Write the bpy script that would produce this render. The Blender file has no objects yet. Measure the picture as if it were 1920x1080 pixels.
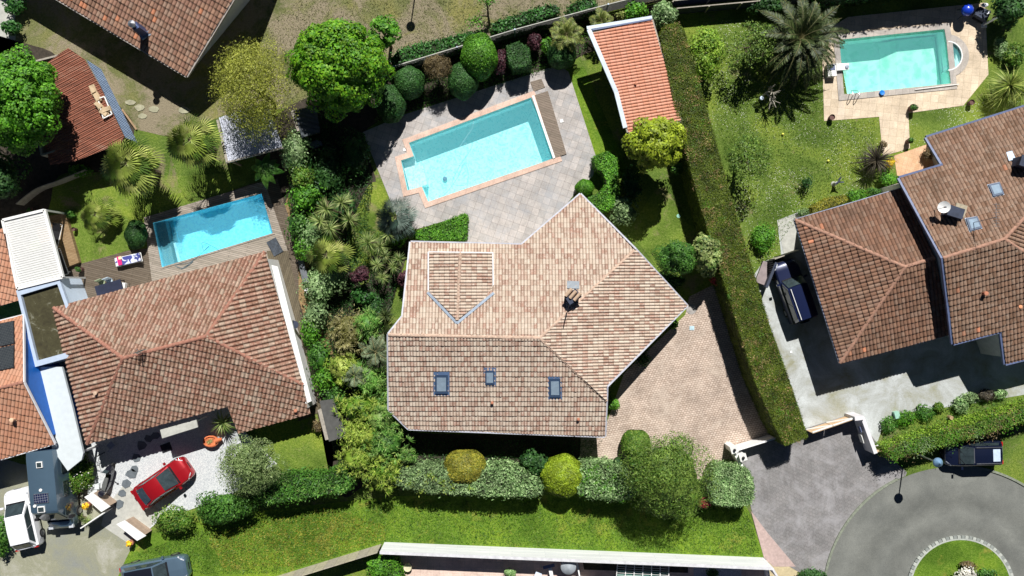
import bpy, bmesh, math, random
import numpy as np
from mathutils import Vector, Matrix
from mathutils.geometry import tessellate_polygon

# ------------------------------------------------------------------ camera, sky, sun, exposure
scene = bpy.context.scene
S, H = 26.0, 54.0            # pixels (of a 1920 wide picture) per metre on the ground, height of the drone
cam_d = bpy.data.cameras.new('camera'); cam = bpy.data.objects.new('camera', cam_d)
scene.collection.objects.link(cam); cam.location = (0, 0, H); cam.rotation_euler = (0, 0, 0)
cam_d.sensor_width = 36.0; cam_d.lens = 36.0 * S * H / 1920.0
cam_d.clip_start = 0.5; cam_d.clip_end = 3000.0
scene.camera = cam
ELEV = math.radians(49.0)
SUN = Vector((0.14, 1.0, 0)).normalized() * math.cos(ELEV) + Vector((0, 0, math.sin(ELEV)))
world = bpy.data.worlds.new('World'); scene.world = world; world.use_nodes = True
nt = world.node_tree; bg = nt.nodes['Background']; sky = nt.nodes.new('ShaderNodeTexSky')
sky.sky_type = 'NISHITA'; sky.sun_disc = False; sky.sun_elevation = ELEV
sky.sun_rotation = math.atan2(SUN.x, SUN.y); sky.dust_density = 0.0; sky.air_density = 0.3; sky.altitude = 1500
nt.links.new(sky.outputs[0], bg.inputs[0]); bg.inputs[1].default_value = 0.05
sun_d = bpy.data.lights.new('sun', 'SUN'); sun = bpy.data.objects.new('sun', sun_d)
scene.collection.objects.link(sun); sun_d.energy = 5.0; sun_d.angle = math.radians(0.5)
sun_d.color = (1.0, 0.975, 0.935); sun.rotation_euler = SUN.to_track_quat('Z', 'Y').to_euler()
sun.location = (0, 0, 80)
scene.view_settings.view_transform = 'Standard'; scene.view_settings.look = 'None'
scene.view_settings.exposure = 0.40; scene.view_settings.gamma = 1.0
scene.cycles.transparent_max_bounces = 12; scene.cycles.max_bounces = 6

COL = scene.collection
RNG = np.random.default_rng(7)
random.seed(5)

def W(px, py, h=0.0):
    k = (H - h) / (H * S)
    return ((px - 960) * k, (540 - py) * k, h)
def WP(pts, h=0.0): return [W(x, y, h) for x, y in pts]

# ------------------------------------------------------------------ materials
def ramp_set(r, stops):
    el = r.color_ramp.elements
    while len(el) > 1: el.remove(el[-1])
    el[0].position = stops[0][0]; el[0].color = (*stops[0][1], 1)
    for p, c in stops[1:]:
        e = el.new(p); e.color = (*c, 1)
class NT:
    def __init__(s, name):
        s.m = bpy.data.materials.new(name); s.m.use_nodes = True; s.t = s.m.node_tree
        s.b = s.t.nodes['Principled BSDF']; s.o = s.t.nodes['Material Output']
        s.pos = s.n('ShaderNodeNewGeometry').outputs['Position']
    def n(s, k, **kw):
        x = s.t.nodes.new(k)
        for a, v in kw.items(): setattr(x, a, v)
        return x
    def l(s, a, b): s.t.links.new(a, b)
    def noise(s, sc, det=4, rough=.6, vec=None, dist=0):
        x = s.n('ShaderNodeTexNoise'); x.inputs['Scale'].default_value = sc; x.inputs['Detail'].default_value = det
        x.inputs['Roughness'].default_value = rough; x.inputs['Distortion'].default_value = dist
        s.l(vec or s.pos, x.inputs['Vector']); return x.outputs['Fac']
    def ramp(s, fac, stops, interp='LINEAR'):
        r = s.n('ShaderNodeValToRGB'); ramp_set(r, stops); r.color_ramp.interpolation = interp
        s.l(fac, r.inputs[0]); return r.outputs[0]
    def mix(s, fac, a, b, mode='MIX'):
        x = s.n('ShaderNodeMix', data_type='RGBA', blend_type=mode)
        for v, i in ((fac, 0), (a, 6), (b, 7)):
            if isinstance(v, (int, float)): x.inputs[i].default_value = v
            elif isinstance(v, tuple): x.inputs[i].default_value = (*v, 1)
            else: s.l(v, x.inputs[i])
        return x.outputs[2]
    def math(s, op, a, b=None):
        x = s.n('ShaderNodeMath', operation=op)
        for i, v in enumerate((a, b)):
            if v is None: continue
            if isinstance(v, (int, float)): x.inputs[i].default_value = v
            else: s.l(v, x.inputs[i])
        return x.outputs[0]
    def rot(s, deg, sc=(1, 1, 1), loc=(0, 0, 0)):
        x = s.n('ShaderNodeMapping'); x.inputs['Rotation'].default_value = (0, 0, math.radians(deg))
        x.inputs['Scale'].default_value = sc; x.inputs['Location'].default_value = loc
        s.l(s.pos, x.inputs['Vector']); return x.outputs[0]
    def bump(s, h, st=.3, d=.02):
        x = s.n('ShaderNodeBump'); x.inputs['Strength'].default_value = st; x.inputs['Distance'].default_value = d
        s.l(h, x.inputs['Height']); s.l(x.outputs[0], s.b.inputs['Normal'])
    def col(s, c): s.l(c, s.b.inputs['Base Color'])
    def fin(s, rough=.85, spec=.3, metal=0.0):
        s.b.inputs['Roughness'].default_value = rough; s.b.inputs['Specular IOR Level'].default_value = spec
        s.b.inputs['Metallic'].default_value = metal; return s.m

def plain(name, c, rough=.6, metal=0.0, spec=.4, var=.18, sc=3.0, coat=0.0, bump=0.0):
    x = NT(name); d = tuple(v * (1 - var) for v in c); u = tuple(min(1, v * (1 + var)) for v in c)
    f = x.noise(sc, 5, .65)
    x.col(x.ramp(f, [(.3, d), (.7, u)]))
    if bump: x.bump(x.noise(sc * 8, 3), bump, .01)
    if coat: x.b.inputs['Coat Weight'].default_value = coat; x.b.inputs['Coat Roughness'].default_value = .05
    return x.fin(rough, spec, metal)

def grass_mat(name, a, b, c, dirt=None, dirt_amt=.5, flowers=None, fl_amt=.7, big=.25):
    x = NT(name)
    fine = x.noise(7, 8, .85); mid = x.noise(1.6, 5, .65); large = x.noise(big, 4, .6, dist=.4)
    c1 = x.ramp(fine, [(.36, a), (.50, b), (.64, c)])
    c2 = x.mix(x.ramp(mid, [(.35, (0,)*3), (.65, (1,)*3)]), c1, x.mix(.5, c1, b))
    k = x.ramp(large, [(.36, (.60, .66, .6)), (.50, (1.0, 1.0, 1.0)), (.64, (1.45, 1.28, 1.1))])
    c3 = x.mix(1.0, c2, k, 'MULTIPLY')
    if dirt:
        m = x.math('ADD', x.noise(big * 1.7, 6, .7, dist=.6), x.math('MULTIPLY', x.noise(5, 4, .7), .18))
        c3 = x.mix(x.ramp(m, [(dirt_amt + .03, (0,)*3), (dirt_amt + .15, (1,)*3)]), c3, x.mix(x.ramp(fine, [(.4, (0,)*3), (.6, (1,)*3)]), tuple(v*.7 for v in dirt), dirt))
    if flowers:
        v = x.n('ShaderNodeTexVoronoi'); v.inputs['Scale'].default_value = 8; x.l(x.pos, v.inputs['Vector'])
        dot = x.ramp(v.outputs['Distance'], [(.16, (1,)*3), (.24, (0,)*3)])
        area = x.ramp(x.noise(.35, 3), [(fl_amt - .12, (0,)*3), (fl_amt, (1,)*3)])
        c3 = x.mix(x.mix(1.0, dot, area, 'MULTIPLY'), c3, flowers)
    x.col(c3); x.bump(x.noise(14, 4, .8), .9, .09)
    return x.fin(.9, .15)

def leaf_mat(name, dark, mid, light, trans=.28, rough=.55, big=1.2, spec=.35, boost=1.32):
    x = NT(name); dark, mid, light = (tuple(min(.85, v * boost * f) for v, f in zip(q, (.86, 1.06, .9) if q[1] > q[0] * 1.85 else (1, 1, 1))) for q in (dark, mid, light))
    g = x.n('ShaderNodeNewGeometry')
    c = x.ramp(g.outputs['Random Per Island'], [(0, dark), (.45, mid), (1, light)])
    k = x.ramp(x.noise(big, 3), [(.35, (.62,)*3), (.68, (1.3,)*3)])
    c = x.mix(1.0, c, k, 'MULTIPLY'); x.col(c); x.fin(rough, spec)
    t = x.n('ShaderNodeBsdfTranslucent'); x.l(c, t.inputs[0])
    m = x.n('ShaderNodeMixShader'); m.inputs[0].default_value = trans
    x.l(x.b.outputs[0], m.inputs[1]); x.l(t.outputs[0], m.inputs[2]); x.l(m.outputs[0], x.o.inputs[0])
    return x.m

def tile_mat(name, cols, dirt=(.10, .075, .05), dirt_amt=.5, light=None, odd=None, crest=None):
    """one colour per tile from the uv cell, weathering over it"""
    x = NT(name)
    uv = x.n('ShaderNodeUVMap').outputs[0]
    fl = x.n('ShaderNodeVectorMath', operation='FLOOR'); x.l(uv, fl.inputs[0])
    wn = x.n('ShaderNodeTexWhiteNoise', noise_dimensions='2D'); x.l(fl.outputs[0], wn.inputs['Vector'])
    n = len(cols); stops = [(i / n, c) for i, c in enumerate(cols)]
    c = x.ramp(wn.outputs['Value'], stops, 'CONSTANT')
    c = x.mix(x.ramp(x.noise(14, 5, .75), [(.35, (0,)*3), (.75, (.55,)*3)]), c, dirt)
    c = x.mix(x.ramp(x.noise(.45, 5, .7, dist=.5), [(dirt_amt, (0,)*3), (dirt_amt + .25, (.6,)*3)]), c, dirt)
    if crest: c = x.mix(x.ramp(x.noise(.8, 5, .7, dist=.6), [(.50, (0,)*3), (.68, (.55,)*3)]), c, x.mix(.5, c, cols[4]))
    if light: c = x.mix(x.ramp(x.noise(3.0, 6, .8), [(.52, (0,)*3), (.68, (.7,)*3)]), c, light)
    if odd:
        w2 = x.n('ShaderNodeTexWhiteNoise', noise_dimensions='3D')
        ad = x.n('ShaderNodeVectorMath', operation='ADD'); ad.inputs[1].default_value = (5.3, 9.1, 3.7)
        x.l(fl.outputs[0], ad.inputs[0]); x.l(ad.outputs[0], w2.inputs['Vector'])
        c = x.mix(x.ramp(w2.outputs['Value'], [(odd[1], (0,)*3), (odd[1] + .002, (1,)*3)]), c, odd[0])
    fr = x.n('ShaderNodeVectorMath', operation='FRACTION'); x.l(uv, fr.inputs[0]); sp = x.n('ShaderNodeSeparateXYZ'); x.l(fr.outputs[0], sp.inputs[0])
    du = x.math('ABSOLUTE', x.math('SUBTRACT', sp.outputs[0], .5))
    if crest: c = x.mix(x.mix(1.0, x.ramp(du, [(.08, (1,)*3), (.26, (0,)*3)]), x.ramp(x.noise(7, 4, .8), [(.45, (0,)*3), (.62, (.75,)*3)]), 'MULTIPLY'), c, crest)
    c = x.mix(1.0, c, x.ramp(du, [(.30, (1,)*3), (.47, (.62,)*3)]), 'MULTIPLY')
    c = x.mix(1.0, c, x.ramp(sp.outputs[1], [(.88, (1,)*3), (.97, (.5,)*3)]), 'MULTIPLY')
    x.col(c); x.bump(x.noise(30, 3), .25, .01)
    return x.fin(.85, .2)

def paver_mat(name, rotd, w, h, c1, c2, mortar, off=.5, mort=.012, dirt=None, rough=.8, dirt_amt=.5, bias=0):
    x = NT(name)
    br = x.n('ShaderNodeTexBrick', offset=off); x.l(x.rot(rotd), br.inputs['Vector'])
    br.inputs['Color1'].default_value = (*c1, 1); br.inputs['Color2'].default_value = (*c2, 1)
    br.inputs['Mortar'].default_value = (*mortar, 1); br.inputs['Scale'].default_value = 1.0
    br.inputs['Mortar Size'].default_value = mort; br.inputs['Mortar Smooth'].default_value = .4
    br.inputs['Brick Width'].default_value = w; br.inputs['Row Height'].default_value = h
    br.inputs['Bias'].default_value = bias
    c = x.mix(1.0, br.outputs[0], x.ramp(x.noise(.7, 6, .7), [(.3, (.72,)*3), (.7, (1.18,)*3)]), 'MULTIPLY')
    c = x.mix(1.0, c, x.ramp(x.noise(11, 4, .7), [(.3, (.85,)*3), (.7, (1.12,)*3)]), 'MULTIPLY')
    if dirt: c = x.mix(x.ramp(x.noise(.5, 6, .75, dist=.5), [(dirt_amt, (0,)*3), (dirt_amt + .2, (.65,)*3)]), c, dirt)
    x.col(c); x.bump(br.outputs['Fac'], -.4, .01)
    return x.fin(rough, .25)

def plank_mat(name, rotd, c1, c2, gap, w=.14):
    x = NT(name)
    br = x.n('ShaderNodeTexBrick', offset=.37); x.l(x.rot(rotd), br.inputs['Vector'])
    br.inputs['Color1'].default_value = (*c1, 1); br.inputs['Color2'].default_value = (*c2, 1)
    br.inputs['Mortar'].default_value = (*gap, 1); br.inputs['Scale'].default_value = 1.0
    br.inputs['Mortar Size'].default_value = .01; br.inputs['Brick Width'].default_value = 3.2; br.inputs['Row Height'].default_value = w
    g = x.noise(3, 6, .7, vec=x.rot(rotd, (1, 9, 1)))
    c = x.mix(1.0, br.outputs[0], x.ramp(g, [(.3, (.7,)*3), (.7, (1.25,)*3)]), 'MULTIPLY')
    x.col(c); x.bump(br.outputs['Fac'], -.5, .01)
    return x.fin(.8, .25)

def corr_mat(name, rotd, c1, c2, c3, pitch=.09, rust=True, metal=0.0, rough=.7):
    x = NT(name)
    c = x.ramp(x.noise(.9, 6, .7, vec=x.rot(rotd, (.5, 2.2, 1))), [(.3, c1), (.52, c2), (.72, c3)])
    c = x.mix(1.0, c, x.ramp(x.noise(9, 5, .7), [(.3, (.75,)*3), (.7, (1.25,)*3)]), 'MULTIPLY')
    x.col(c)
    wv = x.n('ShaderNodeTexWave', bands_direction='Y'); x.l(x.rot(rotd), wv.inputs['Vector']); wv.inputs['Scale'].default_value = .314 / pitch
    x.bump(wv.outputs['Fac'], 1.0, .03)
    return x.fin(rough, .4, metal)

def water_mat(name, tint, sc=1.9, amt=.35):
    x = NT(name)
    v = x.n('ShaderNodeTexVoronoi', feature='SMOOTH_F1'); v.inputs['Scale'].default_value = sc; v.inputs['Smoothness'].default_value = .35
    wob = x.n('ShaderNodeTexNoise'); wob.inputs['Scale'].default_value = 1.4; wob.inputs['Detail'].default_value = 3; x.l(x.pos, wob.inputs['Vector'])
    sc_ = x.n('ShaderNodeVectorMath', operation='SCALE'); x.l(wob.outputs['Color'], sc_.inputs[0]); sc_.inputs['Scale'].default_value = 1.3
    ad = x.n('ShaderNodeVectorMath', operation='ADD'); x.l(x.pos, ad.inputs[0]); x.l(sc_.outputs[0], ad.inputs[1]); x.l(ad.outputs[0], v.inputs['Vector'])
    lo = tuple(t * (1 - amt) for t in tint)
    c = x.ramp(v.outputs['Distance'], [(.12, tuple(min(1, t * 1.15) for t in tint)), (.34, tint), (.60, lo)]) if 0 else x.ramp(v.outputs['Distance'], [(.04, tuple(t * (1 - amt * .45) for t in tint)), (.34, tint), (.56, tuple(min(1, t * 1.3) for t in tint))])  # voronoi cells paint caustic light lines into the water's transmission colour
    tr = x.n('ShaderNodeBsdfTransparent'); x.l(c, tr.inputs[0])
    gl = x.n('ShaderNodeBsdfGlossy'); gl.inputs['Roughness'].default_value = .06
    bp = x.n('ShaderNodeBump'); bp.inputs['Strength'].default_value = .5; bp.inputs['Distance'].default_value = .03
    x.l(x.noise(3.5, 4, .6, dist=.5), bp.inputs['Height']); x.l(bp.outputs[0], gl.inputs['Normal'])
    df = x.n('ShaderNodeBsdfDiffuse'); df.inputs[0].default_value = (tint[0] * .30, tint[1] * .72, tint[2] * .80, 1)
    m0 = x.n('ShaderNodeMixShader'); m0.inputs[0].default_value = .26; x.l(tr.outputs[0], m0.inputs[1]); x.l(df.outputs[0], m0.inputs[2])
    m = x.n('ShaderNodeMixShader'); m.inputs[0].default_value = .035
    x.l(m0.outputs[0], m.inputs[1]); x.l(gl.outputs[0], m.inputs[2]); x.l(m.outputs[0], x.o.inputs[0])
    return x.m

M = {}
M['white'] = plain('white_paint', (.78, .78, .76), .5, var=.05)
M['offwhite'] = plain('offwhite_render', (.66, .66, .63), .9, var=.1, bump=.2)
M['wallw'] = plain('pale_wall_render', (.62, .60, .55), .9, var=.12, bump=.2)
M['zinc'] = plain('zinc', (.30, .36, .44), .45, .3, var=.15)
M['gutter'] = plain('blue_gutter', (.11, .14, .25), .5, var=.15)
M['gutterw'] = plain('white_gutter', (.70, .70, .72), .5, var=.08)
M['black'] = plain('black_plastic', (.015, .015, .018), .45, var=.3)
M['rubber'] = plain('rubber', (.02, .02, .02), .85, var=.3)
M['glass'] = plain('dark_glass', (.035, .050, .055), .06, var=.3, spec=.8)
M['skyglass'] = plain('roof_glass', (.26, .34, .42), .05, var=.15, spec=1.0)  # pale blue puts the reflected sky into the pane colour
M['steel'] = plain('steel', (.55, .56, .58), .3, .9, var=.08)
M['wood'] = plain('wood', (.35, .24, .14), .8, var=.3, sc=6)
M['oldwood'] = plain('weathered_wood', (.33, .30, .25), .85, var=.3, sc=6)
M['bark'] = plain('bark', (.12, .09, .065), .95, var=.4, sc=9, bump=.5)
M['palebark'] = plain('pale_bark', (.40, .37, .31), .9, var=.3, sc=9, bump=.5)
M['terra'] = plain('terracotta', (.42, .17, .10), .85, var=.2)
M['slate'] = plain('slate', (.115, .135, .15), .8, var=.2, bump=.4)
M['blue'] = plain('blue_panel', (.006, .13, .52), .5, var=.1)
M['bluewall'] = plain('pale_blue_wall', (.58, .68, .80), .85, var=.06)
M['redcover'] = plain('orange_sack', (.58, .16, .06), .8, var=.4)
M['yellow'] = plain('yellow_petals', (.85, .55, .02), .7, var=.15)
M['cloth'] = plain('white_cloth', (.75, .76, .82), .9, var=.1)
M['concrete'] = plain('concrete', (.42, .42, .38), .9, var=.15, bump=.3)
M['chimney'] = plain('chimney_dark', (.035, .045, .075), .7, var=.25)

# ------------------------------------------------------------------ builders
ROOT = {}
def props(o, label=None, cat=None, group=None, kind=None):
    if label: o['label'] = label
    if cat: o['category'] = cat
    if group: o['group'] = group
    if kind: o['kind'] = kind
    return o
def thing(name, label, cat, loc, rot=0.0, group=None):
    if cat in ('car', 'camper van', 'scooter', 'sun lounger', 'table'): loc = (loc[0], loc[1], 0.0)
    o = bpy.data.objects.new(name, None); COL.objects.link(o); o.location = loc; o.rotation_euler = (0, 0, rot)
    o.empty_display_size = .3
    ROOT[o.name] = Vector(loc); return props(o, label, cat, group)
def base_of(parent):
    if parent is None: return Vector((0, 0, 0))
    p = parent
    while p.parent: p = p.parent
    return ROOT.get(p.name, Vector((0, 0, 0)))
def link(name, me, mats, parent, smooth=None, origin=None):
    for m in (mats if isinstance(mats, (list, tuple)) else [mats]): me.materials.append(m)
    if smooth is not None:
        me.polygons.foreach_set('use_smooth', [True] * len(me.polygons)); me.update()
        if smooth < 179: me.set_sharp_from_angle(angle=math.radians(smooth))
    o = bpy.data.objects.new(name, me); COL.objects.link(o)
    if parent: o.parent = parent
    return o

class MB:
    """collects simple solids; build() links them as one mesh"""
    def __init__(s): s.v = []; s.f = []; s.mi = []; s.m = 0
    def add(s, vs, fs):
        b = len(s.v); s.v += [tuple(v) for v in vs]
        for f in fs: s.f.append(tuple(i + b for i in f)); s.mi.append(s.m)
        return s
    def box(s, c, d, rot=0.0, tilt=None):
        x, y, z = (q / 2 for q in d); R = Matrix.Rotation(rot, 3, 'Z')
        if tilt: R = R @ Matrix.Rotation(tilt[0], 3, 'X') @ Matrix.Rotation(tilt[1], 3, 'Y')
        vs = [R @ Vector((i * x, j * y, k * z)) + Vector(c) for k in (-1, 1) for i, j in ((-1, -1), (1, -1), (1, 1), (-1, 1))]
        return s.add(vs, [(3, 2, 1, 0), (4, 5, 6, 7), (0, 1, 5, 4), (1, 2, 6, 5), (2, 3, 7, 6), (3, 0, 4, 7)])
    def prism(s, pts, z0, z1, inset=0.0):
        n = len(pts); a = sum(pts[i][0] * pts[(i + 1) % n][1] - pts[(i + 1) % n][0] * pts[i][1] for i in range(n))
        p = [(q[0], q[1]) for q in pts]
        if a < 0: p = p[::-1]
        zt = z1 if isinstance(z1, (list, tuple)) else [z1] * n
        if a < 0 and isinstance(z1, (list, tuple)): zt = list(zt)[::-1]
        vs = [(x, y, z0) for x, y in p] + [(x, y, zt[i]) for i, (x, y) in enumerate(p)]
        return s.add(vs, [tuple(range(n - 1, -1, -1)), tuple(range(n, 2 * n))] + [(i, (i + 1) % n, n + (i + 1) % n, n + i) for i in range(n)])
    def wall(s, p, q, th, z0, z1, z1b=None):
        p = Vector(p[:2]); q = Vector(q[:2]); d = (q - p).normalized(); n = Vector((-d.y, d.x)) * th / 2
        c = [p - n, q - n, q + n, p + n]; zb = z1 if z1b is None else z1b
        vs = [(v.x, v.y, z0) for v in c] + [(c[0].x, c[0].y, z1), (c[1].x, c[1].y, zb), (c[2].x, c[2].y, zb), (c[3].x, c[3].y, z1)]
        return s.add(vs, [(3, 2, 1, 0), (4, 5, 6, 7), (0, 1, 5, 4), (1, 2, 6, 5), (2, 3, 7, 6), (3, 0, 4, 7)])
    def bar(s, p, q, w, h):
        p = Vector(p); q = Vector(q); d = (q - p); L = d.length
        if L < 1e-5: return s
        d /= L; side = d.cross(Vector((0, 0, 1)))
        side = side.normalized() if side.length > 1e-3 else Vector((1, 0, 0)); up = side.cross(d)
        vs = [o + side * i * w / 2 + up * j * h / 2 for o in (p, q) for i, j in ((-1, -1), (1, -1), (1, 1), (-1, 1))]
        return s.add(vs, [(0, 1, 2, 3), (7, 6, 5, 4), (0, 4, 5, 1), (1, 5, 6, 2), (2, 6, 7, 3), (3, 7, 4, 0)])
    def tube(s, pts, r, n=8, cap=True):
        pts = [Vector(p) for p in pts]; rs = r if isinstance(r, (list, tuple)) else [r] * len(pts); vs = []; fs = []
        for i, p in enumerate(pts):
            d = (pts[min(i + 1, len(pts) - 1)] - pts[max(i - 1, 0)]).normalized()
            a = d.cross(Vector((0, 0, 1))); a = a.normalized() if a.length > 1e-3 else Vector((1, 0, 0)); b = d.cross(a)
            for k in range(n):
                t = 2 * math.pi * k / n; vs.append(p + (a * math.cos(t) + b * math.sin(t)) * rs[i])
        for i in range(len(pts) - 1):
            for k in range(n): fs.append((i * n + k, i * n + (k + 1) % n, (i + 1) * n + (k + 1) % n, (i + 1) * n + k))
        if cap: fs += [tuple(range(n)), tuple(range(len(pts) * n - 1, (len(pts) - 1) * n - 1, -1))]
        return s.add(vs, fs)
    def lathe(s, c, prof, n=16, sx=1.0, sy=1.0):
        vs = []; fs = []; m = len(prof)
        for r, z in prof:
            for k in range(n):
                t = 2 * math.pi * k / n; vs.append((c[0] + r * math.cos(t) * sx, c[1] + r * math.sin(t) * sy, c[2] + z))
        for i in range(m - 1):
            for k in range(n): fs.append((i * n + k, i * n + (k + 1) % n, (i + 1) * n + (k + 1) % n, (i + 1) * n + k))
        fs += [tuple(range(n))[::-1], tuple(range((m - 1) * n, m * n))]
        return s.add(vs, fs)
    def build(s, name, mats, parent=None, smooth=None, local=False):
        b = Vector((0, 0, 0)) if local else base_of(parent)
        me = bpy.data.meshes.new(name); me.from_pydata([(v[0] - b.x, v[1] - b.y, v[2] - b.z) for v in s.v], [], s.f)
        me.polygons.foreach_set('material_index', s.mi); me.update()
        return link(name, me, mats, parent, smooth)
    def solo(s, name, mats, label, cat, loc, group=None, smooth=None, kind=None):
        """a thing that is one mesh, its origin at loc"""
        me = bpy.data.meshes.new(name); me.from_pydata([(v[0] - loc[0], v[1] - loc[1], v[2] - loc[2]) for v in s.v], [], s.f)
        me.polygons.foreach_set('material_index', s.mi); me.update()
        o = link(name, me, mats, None, smooth); o.location = loc
        return props(o, label, cat, group, kind)

class NB:
    """numpy quads for foliage"""
    def __init__(s): s.V = []; s.Q = []; s.n = 0; s.m = 0; s.mi = []
    def add(s, V, Q): s.V.append(V.reshape(-1, 3)); s.Q.append(Q.reshape(-1, 4) + s.n); s.n += len(s.V[-1]); s.mi += [s.m] * len(s.Q[-1])
    def build(s, name, m, parent=None, origin=None):
        V = np.concatenate(s.V); Q = np.concatenate(s.Q).astype(np.int32)
        b = np.array(origin if origin is not None else base_of(parent)); V = (V - b).astype(np.float32)
        me = bpy.data.meshes.new(name); me.vertices.add(len(V)); me.vertices.foreach_set('co', V.ravel())
        me.loops.add(Q.size); me.loops.foreach_set('vertex_index', Q.ravel())
        me.polygons.add(len(Q)); me.polygons.foreach_set('loop_start', np.arange(0, Q.size, 4, dtype=np.int32))
        me.polygons.foreach_set('material_index', s.mi); me.update(calc_edges=True)
        o = link(name, me, m, parent)
        if parent is None and origin is not None: o.location = origin
        return o

def unit(a): return a / np.maximum(np.linalg.norm(a, axis=-1, keepdims=True), 1e-6)
def rdir(n, zmin=-1.0):
    z = RNG.uniform(zmin, 1, n); t = RNG.uniform(0, 2 * np.pi, n); r = np.sqrt(1 - z * z)
    return np.stack([r * np.cos(t), r * np.sin(t), z], 1)
def leaves(nb, P, N, L, asp=.55, jit=.7):
    n = len(P); N = unit(N + RNG.normal(0, jit * .5, (n, 3))); t = unit(np.cross(N, rdir(n))); b = np.cross(N, t)
    l = (L * RNG.uniform(.6, 1.35, n))[:, None]; w = l * asp
    V = np.stack([P - t * l, P + b * w - t * l * .1, P + t * l, P - b * w - t * l * .1], 1)
    nb.add(V, np.arange(4 * n).reshape(n, 4))
def crown(nb, c, r, n, L, asp=.55, lobes=24, lr=.38, zmin=-.25, inner=.15, up=.4, jit=.7):
    c = np.array(c); r = np.array(r, float)
    lc = rdir(lobes, zmin) * (1 - lr * .75) * RNG.uniform(.75, 1.05, (lobes, 1)); ls = lr * RNG.uniform(.55, 1.35, lobes)
    k = RNG.integers(0, lobes, n); d = rdir(n, -.45)
    P = lc[k] + d * (ls[k] * RNG.uniform(.75, 1.06, n))[:, None]
    m = int(n * inner)
    if m: P[:m] = rdir(m, -.3) * (RNG.uniform(.2, .85, m) ** .6)[:, None]
    leaves(nb, c + P * r, d * .8 + np.array([0, 0, up]) + P * .5, L, asp, jit)
def core(nb, c, r, k=.78, seg=12, rings=7, zmin=-.6):
    th = np.linspace(0, 2 * np.pi, seg, endpoint=False); V = []
    for j in range(rings):
        ph = math.asin(zmin) + (math.pi / 2 - math.asin(zmin)) * j / (rings - 1)
        rr = k * (math.cos(ph) + .02); V.append(np.stack([np.cos(th) * rr, np.sin(th) * rr, np.full(seg, math.sin(ph) * k)], 1))
    V = np.concatenate(V); V = V * (1 + RNG.normal(0, .05, (len(V), 1))); V = V * np.array(r) + np.array(c)
    Q = [(j * seg + i, j * seg + (i + 1) % seg, (j + 1) * seg + (i + 1) % seg, (j + 1) * seg + i) for j in range(rings - 1) for i in range(seg)]
    nb.add(V, np.array(Q))
def blades(nb, p0, n, L, w, droop=.5, zmin=-.1, zmax=1.0, seg=3, lj=.25, dirs=None):
    z = RNG.uniform(zmin, zmax, n); t = RNG.uniform(0, 2 * np.pi, n); r = np.sqrt(np.maximum(1 - z * z, 0.01))
    d = np.stack([r * np.cos(t), r * np.sin(t), z], 1) if dirs is None else dirs
    l = L * RNG.uniform(1 - lj, 1 + lj, n); side = unit(np.cross(d, np.array([0, 0, 1.0]))); V = []
    for k in range(seg + 1):
        u = k / seg; p = np.array(p0) + d * (l * u)[:, None] + np.array([0, 0, -1.0]) * (droop * l * u * u)[:, None] * r[:, None]
        ww = w * (1.0 if k == 0 else 1.3 * (1 - u) + .06) * .5
        V += [p - side * ww, p + side * ww]
    V = np.stack(V, 1); m = 2 * (seg + 1)
    Q = np.array([[2 * k, 2 * k + 1, 2 * k + 3, 2 * k + 2] for k in range(seg)])
    nb.add(V, (np.arange(n)[:, None, None] * m + Q[None]))
def fan(nb, hub, d, L, nseg=20, spread=1.9, droop=.35, up=None):
    d = Vector(d).normalized(); u = Vector((0, 0, 1)); side = d.cross(u).normalized(); nrm = side.cross(d)
    V = [Vector(hub)]; Q = []
    for i in range(nseg):
        a = -spread + 2 * spread * i / (nseg - 1) + random.uniform(-.03, .03); da = spread / nseg * .9
        l = L * (1 - .25 * (abs(a) / spread) ** 2) * random.uniform(.9, 1.08)
        def pt(an, q, dr): return Vector(hub) + (d * math.cos(an) + side * math.sin(an)) * q - Vector((0, 0, 1)) * dr + nrm * .02
        b = len(V); V += [pt(a - da, l * .60, droop * l * .28 + .05 * l), pt(a, l, droop * l * .9), pt(a + da, l * .60, droop * l * .28 - .07 * l)]
        Q.append((0, b, b + 1, b + 2))
    nb.add(np.array([tuple(v) for v in V]), np.array(Q))

def r_at(h): return (H - h) / (H * S)
def flat(name, pts, z, m, holes=(), world=False, label=None, kind='structure'):
    loops = [[Vector((*(p[:2] if world else W(*p)[:2]), z)) for p in l] for l in [pts, *holes]]
    tris = tessellate_polygon(loops); vs = [v for l in loops for v in l]
    me = bpy.data.meshes.new(name)
    fs = []
    for t in tris:
        a, b, c = (vs[i] for i in t)
        fs.append(tuple(t) if (b - a).cross(c - a).z > 0 else tuple(t)[::-1])
    me.from_pydata([tuple(v) for v in vs], [], fs); me.update()
    o = link(name, me, m, None)
    if kind: o['kind'] = kind
    return o
def curve(pts, n=6, closed=True):
    """Catmull-Rom through pixel points"""
    out = []; m = len(pts); rng = range(m) if closed else range(m - 1)
    for i in rng:
        if closed: a, b, c, d = (pts[(i + k) % m] for k in (-1, 0, 1, 2))
        else: a, b, c, d = pts[max(i - 1, 0)], pts[i], pts[i + 1], pts[min(i + 2, m - 1)]
        for j in range(n):
            t = j / n
            out.append(tuple(.5 * (2 * b[q] + (c[q] - a[q]) * t + (2 * a[q] - 5 * b[q] + 4 * c[q] - d[q]) * t * t + (3 * b[q] - a[q] - 3 * c[q] + d[q]) * t ** 3) for q in (0, 1)))
    if not closed: out.append(pts[-1])
    return out
def arc(cx, cy, r, a0, a1, n=40): return [(cx + r * math.cos(math.radians(a0 + (a1 - a0) * i / n)), cy + r * math.sin(math.radians(a0 + (a1 - a0) * i / n))) for i in range(n + 1)]

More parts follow.
